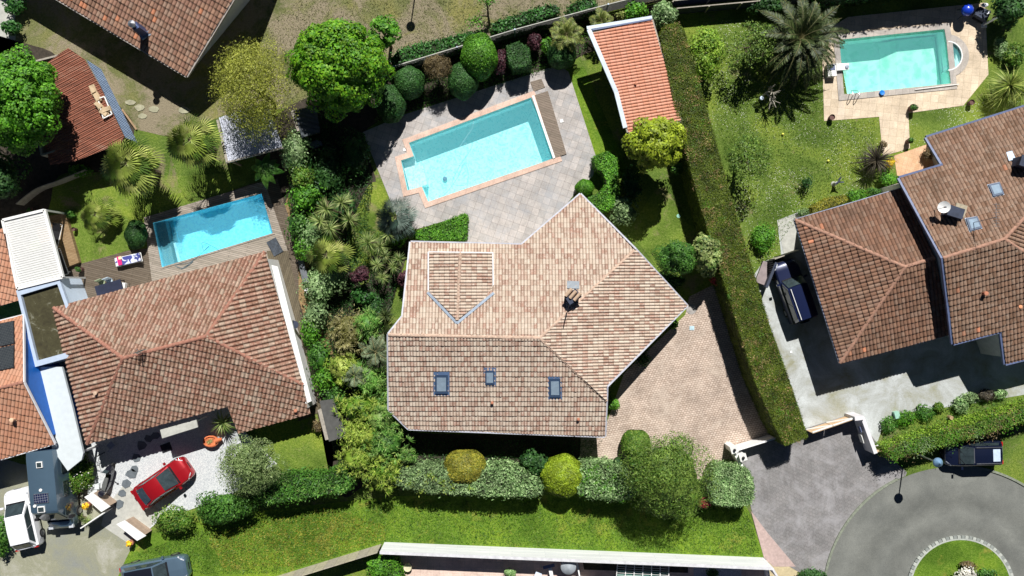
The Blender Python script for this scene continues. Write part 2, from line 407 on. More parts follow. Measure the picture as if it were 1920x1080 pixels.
# ------------------------------------------------------------------ tiled roofs
def plane3(a, b, c):
    a, b, c = (Vector(W(*q)) for q in (a, b, c)); n = (b - a).cross(c - a).normalized()
    return (a, n if n.z > 0 else -n)
def on_plane(pl, px, py):
    g = Vector(W(px, py)); c = Vector((0, 0, H)); d = g - c; t = (pl[0] - c).dot(pl[1]) / d.dot(pl[1]); return c + d * t
def z_at(pl, x, y): a, n = pl; return a.z - (n.x * (x - a.x) + n.y * (y - a.y)) / n.z
def roof_face(bm, pieces, pl, pitch=.21, row=.37, amp=.045, step=.035, down=None, ns=6, jitter=.006):
    """lays overlapping barrel tiles as real relief on a plane and trims them to the convex pieces"""
    p0, n = pl
    dn = Vector((n.x, n.y, 0)) if down is None else Vector((down[0], down[1], 0))
    v = dn.normalized(); v = (v - n * v.dot(n)).normalized(); u = v.cross(n).normalized()
    for piece in pieces:
        P = [on_plane(pl, *q) for q in piece]
        A = [(q - p0).dot(u) for q in P]; B = [(q - p0).dot(v) for q in P]
        i0, i1 = math.floor(min(A) / pitch * ns) - 1, math.ceil(max(A) / pitch * ns) + 1
        j0, j1 = math.floor(min(B) / row) - 1, math.ceil(max(B) / row) + 1
        a = np.arange(i0, i1 + 1) * pitch / ns; prof = amp * np.abs(np.cos(np.pi * a / pitch)) ** .75
        cellj = RNG.normal(0, jitter, (j1 - j0 + 1, (i1 - i0) // ns + 3)); ci = ((np.arange(i0, i1 + 1) - i0) // ns)
        t = bmesh.new(); uvl = t.loops.layers.uv.new('UVMap'); rows = []
        O = np.array(p0); U = np.array(u); Vv = np.array(v); Nn = np.array(n)
        for j in range(j0, j1):
            for e in (0, 1):
                b = (j + e) * row; off = prof * (.92 + .16 * e) + step * e + cellj[j - j0][ci] + .014 * np.sin(a * 1.3 + b * .9) + .010 * np.sin(a * 3.7 - b * 2.1)
                X = O + a[:, None] * U + b * Vv + off[:, None] * Nn
                rows.append(([t.verts.new(x) for x in X], j + (.02 if e == 0 else .98)))
        for k in range(len(rows) - 1):
            (r0, v0), (r1, v1) = rows[k], rows[k + 1]
            if k % 2: v1 = v0
            for i in range(len(r0) - 1):
                f = t.faces.new((r0[i], r1[i], r1[i + 1], r0[i + 1])); f.smooth = False
                um = (a[i] + a[i + 1]) / 2 / pitch + .5; cu = math.floor(um) + .5
                ua, ub = max(a[i] / pitch + .5, cu - .49), min(a[i + 1] / pitch + .5, cu + .49)
                for lp, uu, vv in zip(f.loops, (ua, ua, ub, ub), (v0, v1, v1, v0)): lp[uvl].uv = (uu, vv)
        m = len(P); cen = sum(P, Vector()) / m
        for k in range(m):
            q0, q1 = P[k], P[(k + 1) % m]; e = q1 - q0
            if e.length < 1e-3: continue
            nn = e.cross(n).normalized()
            if nn.dot(cen - q0) > 0: nn = -nn
            bmesh.ops.bisect_plane(t, geom=t.verts[:] + t.edges[:] + t.faces[:], plane_co=q0, plane_no=nn, clear_outer=True)
        me = bpy.data.meshes.new('t'); t.normal_update(); t.to_mesh(me); t.free(); bm.from_mesh(me); bpy.data.meshes.remove(me)
def ridge(mb, p, q, r=.13, seg=.38):
    """a row of overlapping half-round ridge tiles from p to q"""
    p = Vector(p); q = Vector(q); d = q - p; L = d.length; d /= L; n = max(1, int(L / seg)); side = d.cross(Vector((0, 0, 1))).normalized(); up = side.cross(d)
    for i in range(n):
        a = p + d * (L * i / n); b = p + d * (L * (i + 1.12) / n if i < n - 1 else L); ra, rb = r * .88, r * 1.08; vs = []
        for o, rr in ((a, ra), (b, rb)):
            for k in range(7):
                t = math.pi * k / 6; vs.append(o + side * rr * math.cos(t) + up * (rr * math.sin(t) * .85 - .02))
        mb.add(vs, [(k, k + 1, 8 + k, 7 + k) for k in range(6)] + [tuple(range(7, 14)), tuple(range(6, -1, -1))])
    return mb
def close_uv(me):
    pass
def tiled_house(name, label, base_px, faces, outline, ridges, tmat, rmat, wall_m, gut_m, inset=.35, insets=None, gut=.11, wall_edges=None, rr=.13, group=None, hmin=None):
    """faces: list of (pieces, plane, kwargs); outline: pixel loop of the roof edge; the plane above each edge point is the lowest one"""
    root = thing(name, label, 'house', W(*base_px), group=group)
    bm = bmesh.new(); bm.loops.layers.uv.new('UVMap')
    for pieces, pl, kw in faces: roof_face(bm, pieces, pl, **kw)
    b = ROOT[root.name]; bmesh.ops.translate(bm, vec=-b, verts=bm.verts)
    me = bpy.data.meshes.new('roof'); bm.to_mesh(me); bm.free(); roof = link('roof', me, tmat, root)
    mb = MB()
    for r in ridges: ridge(mb, *r, r=rr)
    if ridges: mb.build('ridge_tiles', rmat, roof, smooth=40)
    pts = []
    for (px, py, fi) in outline: pts.append(on_plane(faces[fi][1], px, py))
    n = len(pts); g = MB()
    for i in range(n):
        p, q = pts[i], pts[(i + 1) % n]
        if outline[i][2] != outline[(i + 1) % n][2] and False: continue
        d = (q - p); d.z = 0; d.normalize(); o = Vector((d.y, -d.x, 0)) * gut * .45
        cen = sum(pts, Vector()) / n
        if o.dot(p - cen) < 0 and o.dot(q - cen) < 0: o = -o
        g.bar(p + o - Vector((0, 0, .06)), q + o - Vector((0, 0, .06)), gut, .16)
    if gut_m: g.build('gutter', gut_m, roof)
    # walls under the roof edge
    area = sum(pts[i].x * pts[(i + 1) % n].y - pts[(i + 1) % n].x * pts[i].y for i in range(n)); sg = 1 if area > 0 else -1
    ins = insets or [inset] * n; ip = []
    for i in range(n):
        a, b_, c = pts[i - 1], pts[i], pts[(i + 1) % n]
        d0 = Vector((b_.x - a.x, b_.y - a.y)).normalized(); d1 = Vector((c.x - b_.x, c.y - b_.y)).normalized()
        n0 = Vector((-d0.y, d0.x)) * sg; n1 = Vector((-d1.y, d1.x)) * sg
        cr = d0.x * d1.y - d0.y * d1.x
        if abs(cr) < .05: ip.append(Vector((b_.x, b_.y)) + n1 * ins[i]); continue
        o0 = Vector((b_.x, b_.y)) + n0 * ins[i - 1]; o1 = Vector((b_.x, b_.y)) + n1 * ins[i]
        t = ((o1.x - o0.x) * d1.y - (o1.y - o0.y) * d1.x) / cr; ip.append(o0 + d0 * t)
    w = MB(); pls = [f[1] for f in faces]
    def top(x, y, fi): return min(z_at(p, x, y) for p in [faces[fi][1]]) - .07
    for i in range(n):
        j = (i + 1) % n; p, q = ip[i], ip[j]; m = 8
        for k in range(m):
            a = p.lerp(q, k / m); c = p.lerp(q, (k + 1) / m)
            za = min(z_at(x, a.x, a.y) for x in pls[:hmin] ) - .07 if hmin else top(a.x, a.y, outline[i][2])
            zc = min(z_at(x, c.x, c.y) for x in pls[:hmin]) - .07 if hmin else top(c.x, c.y, outline[i][2])
            w.add([(a.x, a.y, 0), (c.x, c.y, 0), (c.x, c.y, zc), (a.x, a.y, za)], [(0, 1, 2, 3)])
    w.build('wall', wall_m, root)
    return root, roof, pts
def on_roof(pl, px, py, up=0.0): p = on_plane(pl, px, py); return p + Vector((0, 0, up))
def roof_box(mb, pl, pxs, t0, t1, down=None):
    """a slab lying on a roof plane over the pixel quad"""
    n = pl[1]; P = [on_plane(pl, *q) for q in pxs]; m = len(P)
    mb.add([p + n * t0 for p in P] + [p + n * t1 for p in P], [tuple(range(m))[::-1], tuple(range(m, 2 * m))] + [(i, (i + 1) % m, m + (i + 1) % m, m + i) for i in range(m)])
def inner(q, k): c = (sum(p[0] for p in q) / len(q), sum(p[1] for p in q) / len(q)); return [(c[0] + (p[0] - c[0]) * k, c[1] + (p[1] - c[1]) * k) for p in q]
def roof_window(house, pl, q, apron=1.25, kf=.78, flash=None):
    """flashing, frame and pane lying on the roof; q runs nw, ne, se, sw"""
    fl = MB(); roof_box(fl, pl, q, .02, .07)
    o = fl.build('roof_window', flash or M['zinc'], house)
    fr = MB(); roof_box(fr, pl, inner(q, kf), .071, .15); fr.build('frame', M['frame_blue'], o)
    gl = MB(); roof_box(gl, pl, inner(q, kf * .72), .151, .165); gl.build('pane', M['skyglass'], o)
def vent(house, pl, px, py, h=.35, r=.09, m=None):
    p = on_plane(pl, px, py); t = MB(); t.lathe((p.x, p.y, p.z - .1), [(r * 1.5, 0), (r * 1.4, .14), (r, .16), (r, h), (r * 1.25, h + .02), (r * 1.2, h + .08), (.02, h + .1)], 10)
    t.build('roof_vent', m or M['terra'], house, smooth=40)
M['flash'] = plain('blue_flashing', (.12, .19, .33), .45, .2, var=.1)
M['frame_blue'] = plain('window_frame_blue', (.04, .07, .13), .5, var=.1)

# ------------------------------------------------------------------ ground sheets
M['lawn'] = grass_mat('lawn', (.04, .09, .012), (.12, .19, .03), (.24, .30, .075), dirt=(.26, .22, .13), dirt_amt=.62)
M['verge'] = grass_mat('verge_grass', (.045, .105, .008), (.125, .23, .02), (.25, .34, .065), dirt=(.33, .33, .06), dirt_amt=.62, big=.3)
M['drylawn'] = grass_mat('dry_lawn', (.085, .105, .03), (.175, .185, .07), (.30, .28, .14), dirt=(.33, .28, .19), dirt_amt=.5, big=.2)
M['daisy'] = grass_mat('daisy_lawn', (.045, .10, .012), (.135, .205, .032), (.26, .325, .09), dirt=(.27, .23, .12), dirt_amt=.66, flowers=(.6, .6, .5), fl_amt=.52)
M['lime'] = grass_mat('short_lawn', (.06, .12, .012), (.15, .23, .032), (.29, .34, .09), dirt=(.3, .28, .12), dirt_amt=.6)
M['soil'] = plain('soil', (.045, .036, .026), .95, var=.5, sc=4, bump=.6)
M['asphalt'] = NT('asphalt'); x = M['asphalt']
c = x.ramp(x.noise(.35, 6, .7, dist=.3), [(.3, (.125, .13, .12)), (.7, (.20, .205, .185))])
c = x.mix(1.0, c, x.ramp(x.noise(18, 3, .8), [(.3, (.8,)*3), (.7, (1.2,)*3)]), 'MULTIPLY')
vd = x.n('ShaderNodeVectorMath', operation='DISTANCE'); x.l(x.pos, vd.inputs[0]); vd.inputs[1].default_value = W(1790, 1115)
rd = x.math('ADD', vd.outputs['Value'], x.math('MULTIPLY', x.noise(.5, 4, .6), 1.6))
c = x.mix(1.0, c, x.ramp(x.math('MULTIPLY', rd, .1), [(.45, (1.12,)*3), (.56, (.86,)*3), (.66, (1.1,)*3), (.76, (.84,)*3), (.90, (1.12,)*3), (1.0, (1.0,)*3)]), 'MULTIPLY')
x.col(c); x.bump(x.noise(60, 2), .3, .01); M['asphalt'] = x.fin(.9, .2)
x = NT('stained_concrete')
c = x.ramp(x.noise(.45, 6, .7, dist=.6), [(.32, (.27, .265, .18)), (.50, (.38, .395, .38)), (.68, (.52, .55, .55))])
c = x.mix(1.0, c, x.ramp(x.noise(14, 4, .7), [(.3, (.85,)*3), (.7, (1.12,)*3)]), 'MULTIPLY'); x.col(c); x.bump(x.noise(40, 2), .2, .01); M['conc2'] = x.fin(.9, .2)
x = NT('old_tarmac')
c = x.ramp(x.noise(.3, 6, .75, dist=.6), [(.35, (.23, .24, .22)), (.55, (.27, .27, .19)), (.72, (.42, .41, .36))])
c = x.mix(1.0, c, x.ramp(x.noise(20, 4, .7), [(.3, (.8,)*3), (.7, (1.15,)*3)]), 'MULTIPLY'); x.col(c); M['tarmac'] = x.fin(.9, .2)
x = NT('pale_gravel')
v = x.n('ShaderNodeTexVoronoi'); v.inputs['Scale'].default_value = 22; x.l(x.pos, v.inputs['Vector'])
c = x.ramp(v.outputs['Color'], [(.1, (.36, .38, .40)), (.5, (.50, .52, .53)), (.9, (.64, .65, .63))]); x.col(c); x.bump(v.outputs['Distance'], -.5, .015); M['gravel'] = x.fin(.9, .2)
M['terrace'] = paver_mat('grey_terrace_pavers', 19.5, .5, .5, (.37, .35, .335), (.50, .455, .425), (.22, .20, .185), 0.0, .011, dirt=(.33, .35, .38), dirt_amt=.48)
M['drive'] = paver_mat('pink_drive_setts', -10, .21, .15, (.47, .37, .30), (.59, .48, .40), (.17, .12, .09), .5, .016, dirt=(.55, .46, .38), dirt_amt=.5)
M['apron'] = paver_mat('worn_brick_apron', 25, .24, .24, (.205, .20, .197), (.24, .228, .225), (.165, .158, .155), .5, .014, dirt=(.36, .35, .36), dirt_amt=.46)
M['pinkedge'] = plain('pink_path', (.44, .33, .30), .85, var=.18, sc=5)
M['poolslab'] = paver_mat('sand_pool_slabs', 6, .55, .55, (.58, .47, .34), (.68, .56, .42), (.42, .33, .23), 0.0, .012, dirt=(.50, .45, .40), dirt_amt=.6)
M['court'] = paver_mat('courtyard_tiles', 2, .45, .45, (.62, .47, .40), (.70, .54, .46), (.5, .38, .32), 0.0, .01)
M['deck'] = plank_mat('grey_deck_boards', 14, (.27, .235, .19), (.36, .31, .26), (.08, .07, .06))
M['deckd'] = plank_mat('brown_deck_boards', 14, (.11, .085, .060), (.15, .12, .09), (.04, .03, .02))
M['deckb'] = plank_mat('ochre_deck_boards', 14, (.26, .17, .085), (.32, .22, .12), (.10, .06, .03), .1)
M['sidedeck'] = plank_mat('side_deck_boards', -73, (.105, .085, .055), (.14, .115, .075), (.04, .035, .025))
M['soffit'] = M['soil']

poolA = [(767, 268), (996, 183), (1041, 296), (803, 378), (791, 350), (764, 357), (752, 301), (776, 293)]           # water of the main pool
poolB = [(287, 418), (491, 363), (512, 437), (304, 501)]
poolC = [(1573, 75), (1770, 55), (1774, 78), (1782, 157), (1582, 177)]
stepC = [(1774, 78)] + arc(1776, 105, 27, -90, 92, 14) + [(1777, 132)]
holeC = [(1573, 75), (1770, 55), (1774, 78)] + arc(1776, 105, 27, -85, 85, 14) + [(1779, 132), (1782, 157), (1582, 177)]
BIG = [(-2600, -2000), (4500, -2000), (4500, 3000), (-2600, 3000)]
holes = [poolA, poolB, holeC]
flat('lawn', BIG, 0, M['lawn'], holes)
flat('dry_lawn', [(-900, -700), (1460, -700), (1250, 2), (1130, 22), (960, 66), (740, 132), (560, 200), (420, 215), (330, 260), (200, 230), (60, 110), (-20, 60), (-900, -100)], .004, M['drylawn'])
flat('path', curve([(-80, -20), (20, -20), (28, 40), (18, 95), (-80, 100)]), .008, M['concrete'])
flat('soil', curve([(-200, 60), (60, 85), (130, 130), (240, 215), (245, 270), (200, 320), (110, 330), (60, 420), (-200, 430)]), .008, M['soil'])
flat('soil', curve([(540, 200), (760, 130), (960, 72), (1130, 30), (1255, 10), (1250, 60), (1100, 100), (1050, 132), (870, 185), (690, 240), (705, 350), (650, 430), (700, 480), (760, 450), (765, 470), (725, 620), (730, 770), (770, 810), (1130, 822), (1090, 880), (740, 890), (640, 930), (600, 800), (560, 560), (530, 370), (480, 300)]), .012, M['soil'])
flat('dry_garden_strip', curve([(540, 370), (556, 430), (600, 560), (640, 740), (625, 755), (600, 690), (575, 610), (530, 450)]), .016, plain('straw_litter', (.24, .16, .075), .95, var=.45, sc=7, bump=.8))
flat('garden_lawn', curve([(655, 440), (690, 350), (715, 350), (730, 400), (700, 470), (690, 530), (662, 520)]), .020, M['lime'])
flat('pool_side_lawn', [(1060, 130), (1095, 125), (1165, 290), (1175, 330), (1135, 300), (1115, 300)], .016, M['verge'])
flat('back_lawn', curve([(1180, 440), (1235, 350), (1262, 375), (1290, 420), (1330, 440), (1345, 540), (1290, 565), (1200, 460)]), .016, M['lime'])
flat('daisy_lawn', [(1280, 45), (1560, 20), (1600, 240), (1660, 200), (1850, 190), (1900, 150), (2400, -60), (2400, 300), (1760, 300), (1690, 330), (1500, 420), (1470, 480), (1440, 560), (1400, 560), (1330, 260)], .004, M['daisy'])
flat('bright_lawn', curve([(130, 420), (200, 330), (330, 330), (430, 330), (300, 390), (262, 420), (285, 460), (240, 478), (150, 500), (138, 470)]), .008, M['lime'])
flat('verge', [(200, 1090), (250, 1010), (420, 965), (740, 930), (1380, 925), (1405, 960), (1435, 1052), (1432, 1300), (-400, 1700)], .008, M['verge'])
flat('front_lawn', curve([(510, 838), (600, 800), (625, 860), (600, 925), (520, 930), (500, 880)]), .012, M['lime'])

flat('pool_terrace', [(680, 248), (760, 214), (1000, 137), (1048, 122), (1066, 135), (1118, 296), (1112, 330), (1076, 365), (990, 480), (872, 480), (874, 403), (780, 430), (745, 408)], .024, M['terrace'], [poolA])
flat('main_drive', [(1292, 556), (1335, 535), (1368, 560), (1392, 640), (1460, 830), (1380, 842), (1372, 870), (1330, 900), (1085, 900), (1090, 800), (1120, 770), (1135, 800), (1170, 700), (1285, 590)], .028, M['drive'])
flat('brick_apron', [(1378, 838), (1460, 815), (1520, 800), (1600, 775), (1660, 850), (1700, 885)] + [(1790 + 246 * math.cos(math.radians(a)), 1120 + 246 * math.sin(math.radians(a))) for a in range(-112, -172, -6)] + [(1545, 1100), (1480, 1062), (1410, 960), (1396, 900)], .032, M['apron'])
flat('pink_path', [(1408, 958), (1440, 1000), (1492, 1062), (1450, 1062), (1432, 1045)], .036, M['pinkedge'])
flat('yellow_path', [(1440, 1045), (1490, 1048), (1500, 1090), (1470, 1300), (1440, 1300)], .020, plain('ochre_path', (.48, .40, .24), .9, var=.2))
flat('road', arc(1790, 1120, 245, 0, 360, 96)[:-1], .040, M['asphalt'])
flat('road', [(1700, 1300), (1900, 1300), (1900, 1700), (1700, 1700)], .036, M['asphalt'])
flat('concrete_drive', [(1457, 413), (1496, 398), (1530, 470), (1700, 560), (2300, 500), (2300, 700), (1920, 740), (1800, 760), (1690, 775), (1655, 800), (1642, 838), (1600, 842), (1585, 785), (1512, 806), (1380, 560), (1432, 490), (1465, 480)], .012, M['conc2'])
flat('old_tarmac', [(-500, 700), (40, 870), (120, 880), (205, 950), (225, 1000), (250, 1020), (235, 1050), (215, 1095), (-100, 1700), (-500, 1700)], .012, M['tarmac'])
flat('gravel_yard', [(150, 770), (330, 740), (450, 730), (450, 800), (520, 870), (430, 930), (300, 975), (262, 1008), (205, 960), (175, 900)], .016, M['gravel'])
flat('concrete_ramp', [(197, 955), (235, 905), (305, 960), (262, 1012), (240, 1018), (190, 985)], .020, M['concrete'])
flat('concrete_path', [(60, 690), (150, 620), (185, 845), (155, 870), (130, 885), (100, 860)], .010, M['concrete'])
flat('pool_slabs', [(1540, 62), (1590, 32), (1846, 5), (1853, 140), (1806, 198), (1703, 212), (1706, 278), (1655, 293), (1648, 219), (1545, 227)], .024, M['poolslab'], [holeC])
flat('terracotta_terrace', [(1676, 292), (1740, 270), (1800, 320), (1700, 345), (1682, 330)], .020, paver_mat('terracotta_paving', 15, .3, .3, (.62, .38, .22), (.70, .45, .28), (.5, .32, .2), 0, .01))
flat('stone_slab_path', [(1457, 415), (1500, 400), (1520, 470), (1470, 478)], .026, M['concrete'])
flat('sun_deck', [(262, 420), (470, 345), (520, 335), (560, 470), (560, 560), (150, 620), (120, 500), (150, 495), (240, 470), (280, 465)], .024, M['deckd'], [poolB])
flat('pool_deck', [(283, 512), (270, 408), (496, 340), (540, 470), (530, 500), (290, 560)], .028, M['deck'], [poolB])
flat('side_deck', [(500, 470), (540, 470), (606, 770), (560, 790)], .032, M['sidedeck'])
flat('courtyard', [(745, 1022), (1440, 1050), (1440, 1500), (745, 1500)], .020, M['court'])
flat('courtyard_planting_bed', [(1090, 1040), (1290, 1050), (1290, 1074), (1095, 1068)], .024, M['soil'])
flat('blue_gravel', [(1300, 1048), (1390, 1050), (1390, 1400), (1305, 1400)], .026, plain('grey_gravel', (.42, .43, .47), .95, var=.4, sc=16))
flat('neighbour_lawn', [(400, 1120), (700, 1030), (740, 1030), (740, 1500), (400, 1500)], .012, M['lime'])

# kerbs and the round island
def kerb(name, pts, w, h, m, label=None):
    mb = MB(); P = [W(*p) for p in pts]
    for a, b in zip(P[:-1], P[1:]): mb.wall(a, b, w, 0, h)
    return mb.build(name, m)
for a0, a1 in ((-178, -116), (-96, -28)):
    o = kerb('kerb', arc(1790, 1120, 247, a0, a1, 50), .16, .12, plain('old_kerb', (.20, .22, .17), .9, var=.3, sc=6)); o['kind'] = 'structure'
o = flat('island_lawn', arc(1800, 1105, 94, 0, 360, 64)[:-1], .13, M['verge'])
mb = MB()
for i in range(86):
    a = 2 * math.pi * i / 86; x, y, _ = W(1800 + 99 * math.cos(a), 1105 + 99 * math.sin(a))
    mb.m = i % 2; mb.box((x, y, .075), (.22 if i % 2 else .20, .24, .15 - .012 * (i % 2)), -a)
c0 = W(1800, 1105)
for a, b in zip(arc(1800, 1105, 95, 0, 360, 64)[:-1], arc(1800, 1105, 95, 0, 360, 64)[1:]): mb.m = 0; mb.wall(W(*a), W(*b), .10, 0, .14)
mb.build('kerb', [plain('white_kerb_stone', (.40, .42, .38), .85), plain('grey_kerb_stone', (.24, .26, .24), .85)])['kind'] = 'structure'

# ------------------------------------------------------------------ pools
def pool(name, label, water_px, depth, liner, wm, cop_m, cw=.38, lvl=-.10, c0w=0.0, cop_pts=None):
    cx = sum(p[0] for p in water_px) / len(water_px); cy = sum(p[1] for p in water_px) / len(water_px)
    root = thing(name, label, 'pool', W(cx, cy)); P = [W(*p) for p in water_px]; n = len(P)
    mb = MB(); mb.add([(x, y, .02) for x, y, _ in P] + [(x, y, -depth) for x, y, _ in P], [(i, (i + 1) % n, n + (i + 1) % n, n + i) for i in range(n)])
    tri = tessellate_polygon([[Vector((x, y, 0)) for x, y, _ in P]]); mb.add([(x, y, -depth) for x, y, _ in P], [tuple(t) for t in tri])
    mb.build('basin', liner, root)
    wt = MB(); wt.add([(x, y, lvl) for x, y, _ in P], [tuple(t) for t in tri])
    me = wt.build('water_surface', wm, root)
    # coping ring
    C = Vector((sum(p[0] for p in P) / n, sum(p[1] for p in P) / n)); area = sum(P[i][0] * P[(i + 1) % n][1] - P[(i + 1) % n][0] * P[i][1] for i in range(n)); sg = 1 if area > 0 else -1
    out = []
    for i in range(n):
        a, b, c = (Vector(P[k % n][:2]) for k in (i - 1, i, i + 1)); d0 = (b - a).normalized(); d1 = (c - b).normalized()
        n0 = Vector((d0.y, -d0.x)) * sg; n1 = Vector((d1.y, -d1.x)) * sg; m = (n0 + n1).normalized(); out.append(b + m * cw / max(.5, m.dot(n0)))
    cp = MB(); i0 = [Vector(p[:2]) for p in P]
    cp.add([(v.x, v.y, .03) for v in i0] + [(v.x, v.y, .065) for v in i0] + [(v.x, v.y, .065) for v in out] + [(v.x, v.y, .0) for v in out],
           [t for i in range(n) for j in [(i + 1) % n] for t in ((i, j, n + j, n + i), (n + i, n + j, 2 * n + j, 2 * n + i), (2 * n + i, 2 * n + j, 3 * n + j, 3 * n + i))])
    cp.build('coping', cop_m, root)
    return root
def liner(name, a, b, sc=5):
    x = NT(name); x.col(x.ramp(x.noise(sc, 4, .6), [(.35, a), (.65, b)])); return x.fin(.6, .2)
pinkcop = paver_mat('pink_coping', 19.5, .42, 3.0, (.62, .44, .35), (.66, .48, .39), (.45, .30, .24), 0, .008)
greycop = paver_mat('grey_coping', 6, .5, 3.0, (.40, .37, .34), (.48, .43, .38), (.25, .22, .20), 0, .01)
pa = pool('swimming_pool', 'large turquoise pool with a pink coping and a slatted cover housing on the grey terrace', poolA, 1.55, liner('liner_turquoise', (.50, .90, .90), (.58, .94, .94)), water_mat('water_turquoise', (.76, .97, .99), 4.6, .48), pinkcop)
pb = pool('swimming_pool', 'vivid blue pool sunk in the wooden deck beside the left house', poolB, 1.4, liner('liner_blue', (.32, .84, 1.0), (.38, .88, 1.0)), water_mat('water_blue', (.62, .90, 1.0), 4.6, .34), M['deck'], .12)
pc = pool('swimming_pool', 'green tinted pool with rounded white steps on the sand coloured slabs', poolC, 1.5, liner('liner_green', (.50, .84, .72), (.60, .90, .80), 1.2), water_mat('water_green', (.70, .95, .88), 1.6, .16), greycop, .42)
def slab(parent, name, pts, z0, z1, m): mb = MB(); mb.prism(WP(pts), z0, z1); return mb.build(name, m, parent)
stepw = plain('pool_step', (.74, .84, .84), .5, var=.04)
slab(pa, 'steps', [(753, 302), (775, 294), (778, 304), (756, 312)], -1.5, -.95, stepw); slab(pa, 'steps', [(756, 314), (790, 304), (800, 345), (766, 354)], -1.5, -.45, stepw)
slab(pa, 'pool_cover_housing', [(1003, 179), (1027, 171), (1062, 289), (1040, 296)], .02, .10, plank_mat('cover_slats', 20, (.19, .155, .12), (.24, .19, .15), (.08, .06, .05), .16))
slab(pa, 'cover_beam', [(997, 181), (1001, 179.5), (1041, 296), (1037, 298)], .02, .13, M['white'])
slab(pb, 'bench', [(289, 419), (306, 414), (324, 495), (306, 500)], -1.35, -.32, plain('pool_bench_grey', (.17, .25, .27), .6)); slab(pb, 'bench', [(307, 414), (314, 412), (333, 491), (325, 494)], -1.35, -.9, plain('pool_ledge_teal', (.10, .50, .62), .6))
slab(pb, 'steps', [(322, 455), (326, 454), (336, 491), (331, 493)], -1.35, -.25, stepw)
slab(pc, 'shallow_floor', [(1694, 66), (1768, 58), (1780, 156), (1700, 165)], -1.48, -1.1, bpy.data.materials['liner_green'])
mb = MB(); q = [W(1694, 66), W(1700, 165), W(1672, 168), W(1666, 69)]; mb.add([(q[0][0], q[0][1], -1.1), (q[1][0], q[1][1], -1.1), (q[2][0], q[2][1], -1.49), (q[3][0], q[3][1], -1.49)], [(0, 1, 2, 3)]); mb.build('floor_slope', bpy.data.materials['liner_green'], pc)
# round steps of the green pool
rs = MB()
P = WP(stepC); n = len(P); rs.add([(x, y, .04) for x, y, _ in P] + [(x, y, -.75) for x, y, _ in P], [(i, i + 1, n + i + 1, n + i) for i in range(n - 1)] + [tuple(range(n, 2 * n))])
for k, (x0, z) in enumerate(((1784, -.62), (1790, -.45), (1796, -.28))): rs.prism(WP([(x0, 84 + k * 3), (x0 + 5, 84 + k * 3), (x0 + 6, 118), (x0, 118)]), -.75, z)
rs.prism(WP(arc(1790, 122, 12, 0, 360, 20)[:-1]), -.75, -.12)
rs.build('round_steps', plain('step_shell', (.72, .80, .80), .5, var=.04), pc)
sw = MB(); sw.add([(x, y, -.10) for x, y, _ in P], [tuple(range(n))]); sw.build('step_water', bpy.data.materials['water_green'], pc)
ca = arc(1776, 105, 27, -88, 88, 20); cb = arc(1776, 105, 40, -80, 75, 20); cc = MB()
A1 = WP(ca); B1 = WP(cb); cc.add([(x, y, .066) for x, y, _ in A1] + [(x, y, .066) for x, y, _ in B1] + [(x, y, 0) for x, y, _ in A1], [(i, i + 1, 22 + i, 21 + i) for i in range(20)]); cc.build('round_coping', greycop, pc)
wl = MB()
for a, b in zip(ca[:-1], ca[1:]): wl.wall(W(*a), W(*b), .08, .0, .075)
wl.build('white_rim', M['white'], pc)

# ------------------------------------------------------------------ houses
T_main = tile_mat('tiles_main', [(0.540, 0.423, 0.337), (0.600, 0.489, 0.391), (0.480, 0.338, 0.264), (0.580, 0.461, 0.364), (0.440, 0.263, 0.200), (0.600, 0.489, 0.391), (0.360, 0.216, 0.164), (0.500, 0.376, 0.291), (0.620, 0.517, 0.419), (0.400, 0.282, 0.218)], dirt=(0.240, 0.179, 0.118), light=(0.640, 0.555, 0.464), dirt_amt=.6, crest=(0.680, 0.592, 0.501))
R_main = plain('ridge_main', (.46, .33, .25), .85, var=.35, sc=5)
p0 = plane3((728, 627, 4.9), (1012, 634, 4.9), (870, 455, 3.2))
p1 = plane3((1012, 634, 4.9), (1192, 468, 3.42), (1138, 752, 3.55))
p2 = plane3((728, 628, 4.9), (1012, 634, 4.9), (950, 811, 2.6))
N0 = [[(755, 593), (770, 454), (978, 459), (1012, 634)], [(728, 627), (755, 593), (1012, 634)], [(978, 459), (1088, 364), (1192, 468), (1012, 634)]]
mh, roofm, mp = tiled_house('main_house', 'large house with a pale pink tiled roof and three blue roof windows', (1000, 600),
    [(N0, p0, dict(down=(0, 1))), ([[(1012, 634), (1192, 468), (1288, 573), (1138, 724)], [(1012, 634), (1138, 724), (1137, 752)]], p1, dict(down=(1, 0), amp=.075)),
     ([[(728, 627), (1012, 634), (1137, 752), (1134, 818), (766, 804), (729, 768)]], p2, dict(down=(0, -1), step=.05))],
    [(770, 454, 0), (978, 459, 0), (1088, 364, 0), (1192, 468, 1), (1288, 573, 1), (1138, 724, 2), (1134, 818, 2), (766, 804, 2), (729, 768, 2), (728, 627, 0), (755, 593, 0)],
    [(on_plane(p0, 728, 628), on_plane(p0, 1012, 634)), (on_plane(p0, 1012, 634), on_plane(p0, 1192, 468)), (on_plane(p2, 1012, 634), on_plane(p2, 1137, 752))],
    T_main, R_main, M['wallw'], plain('pale_gutter', (.45, .46, .52), .5), inset=.5)
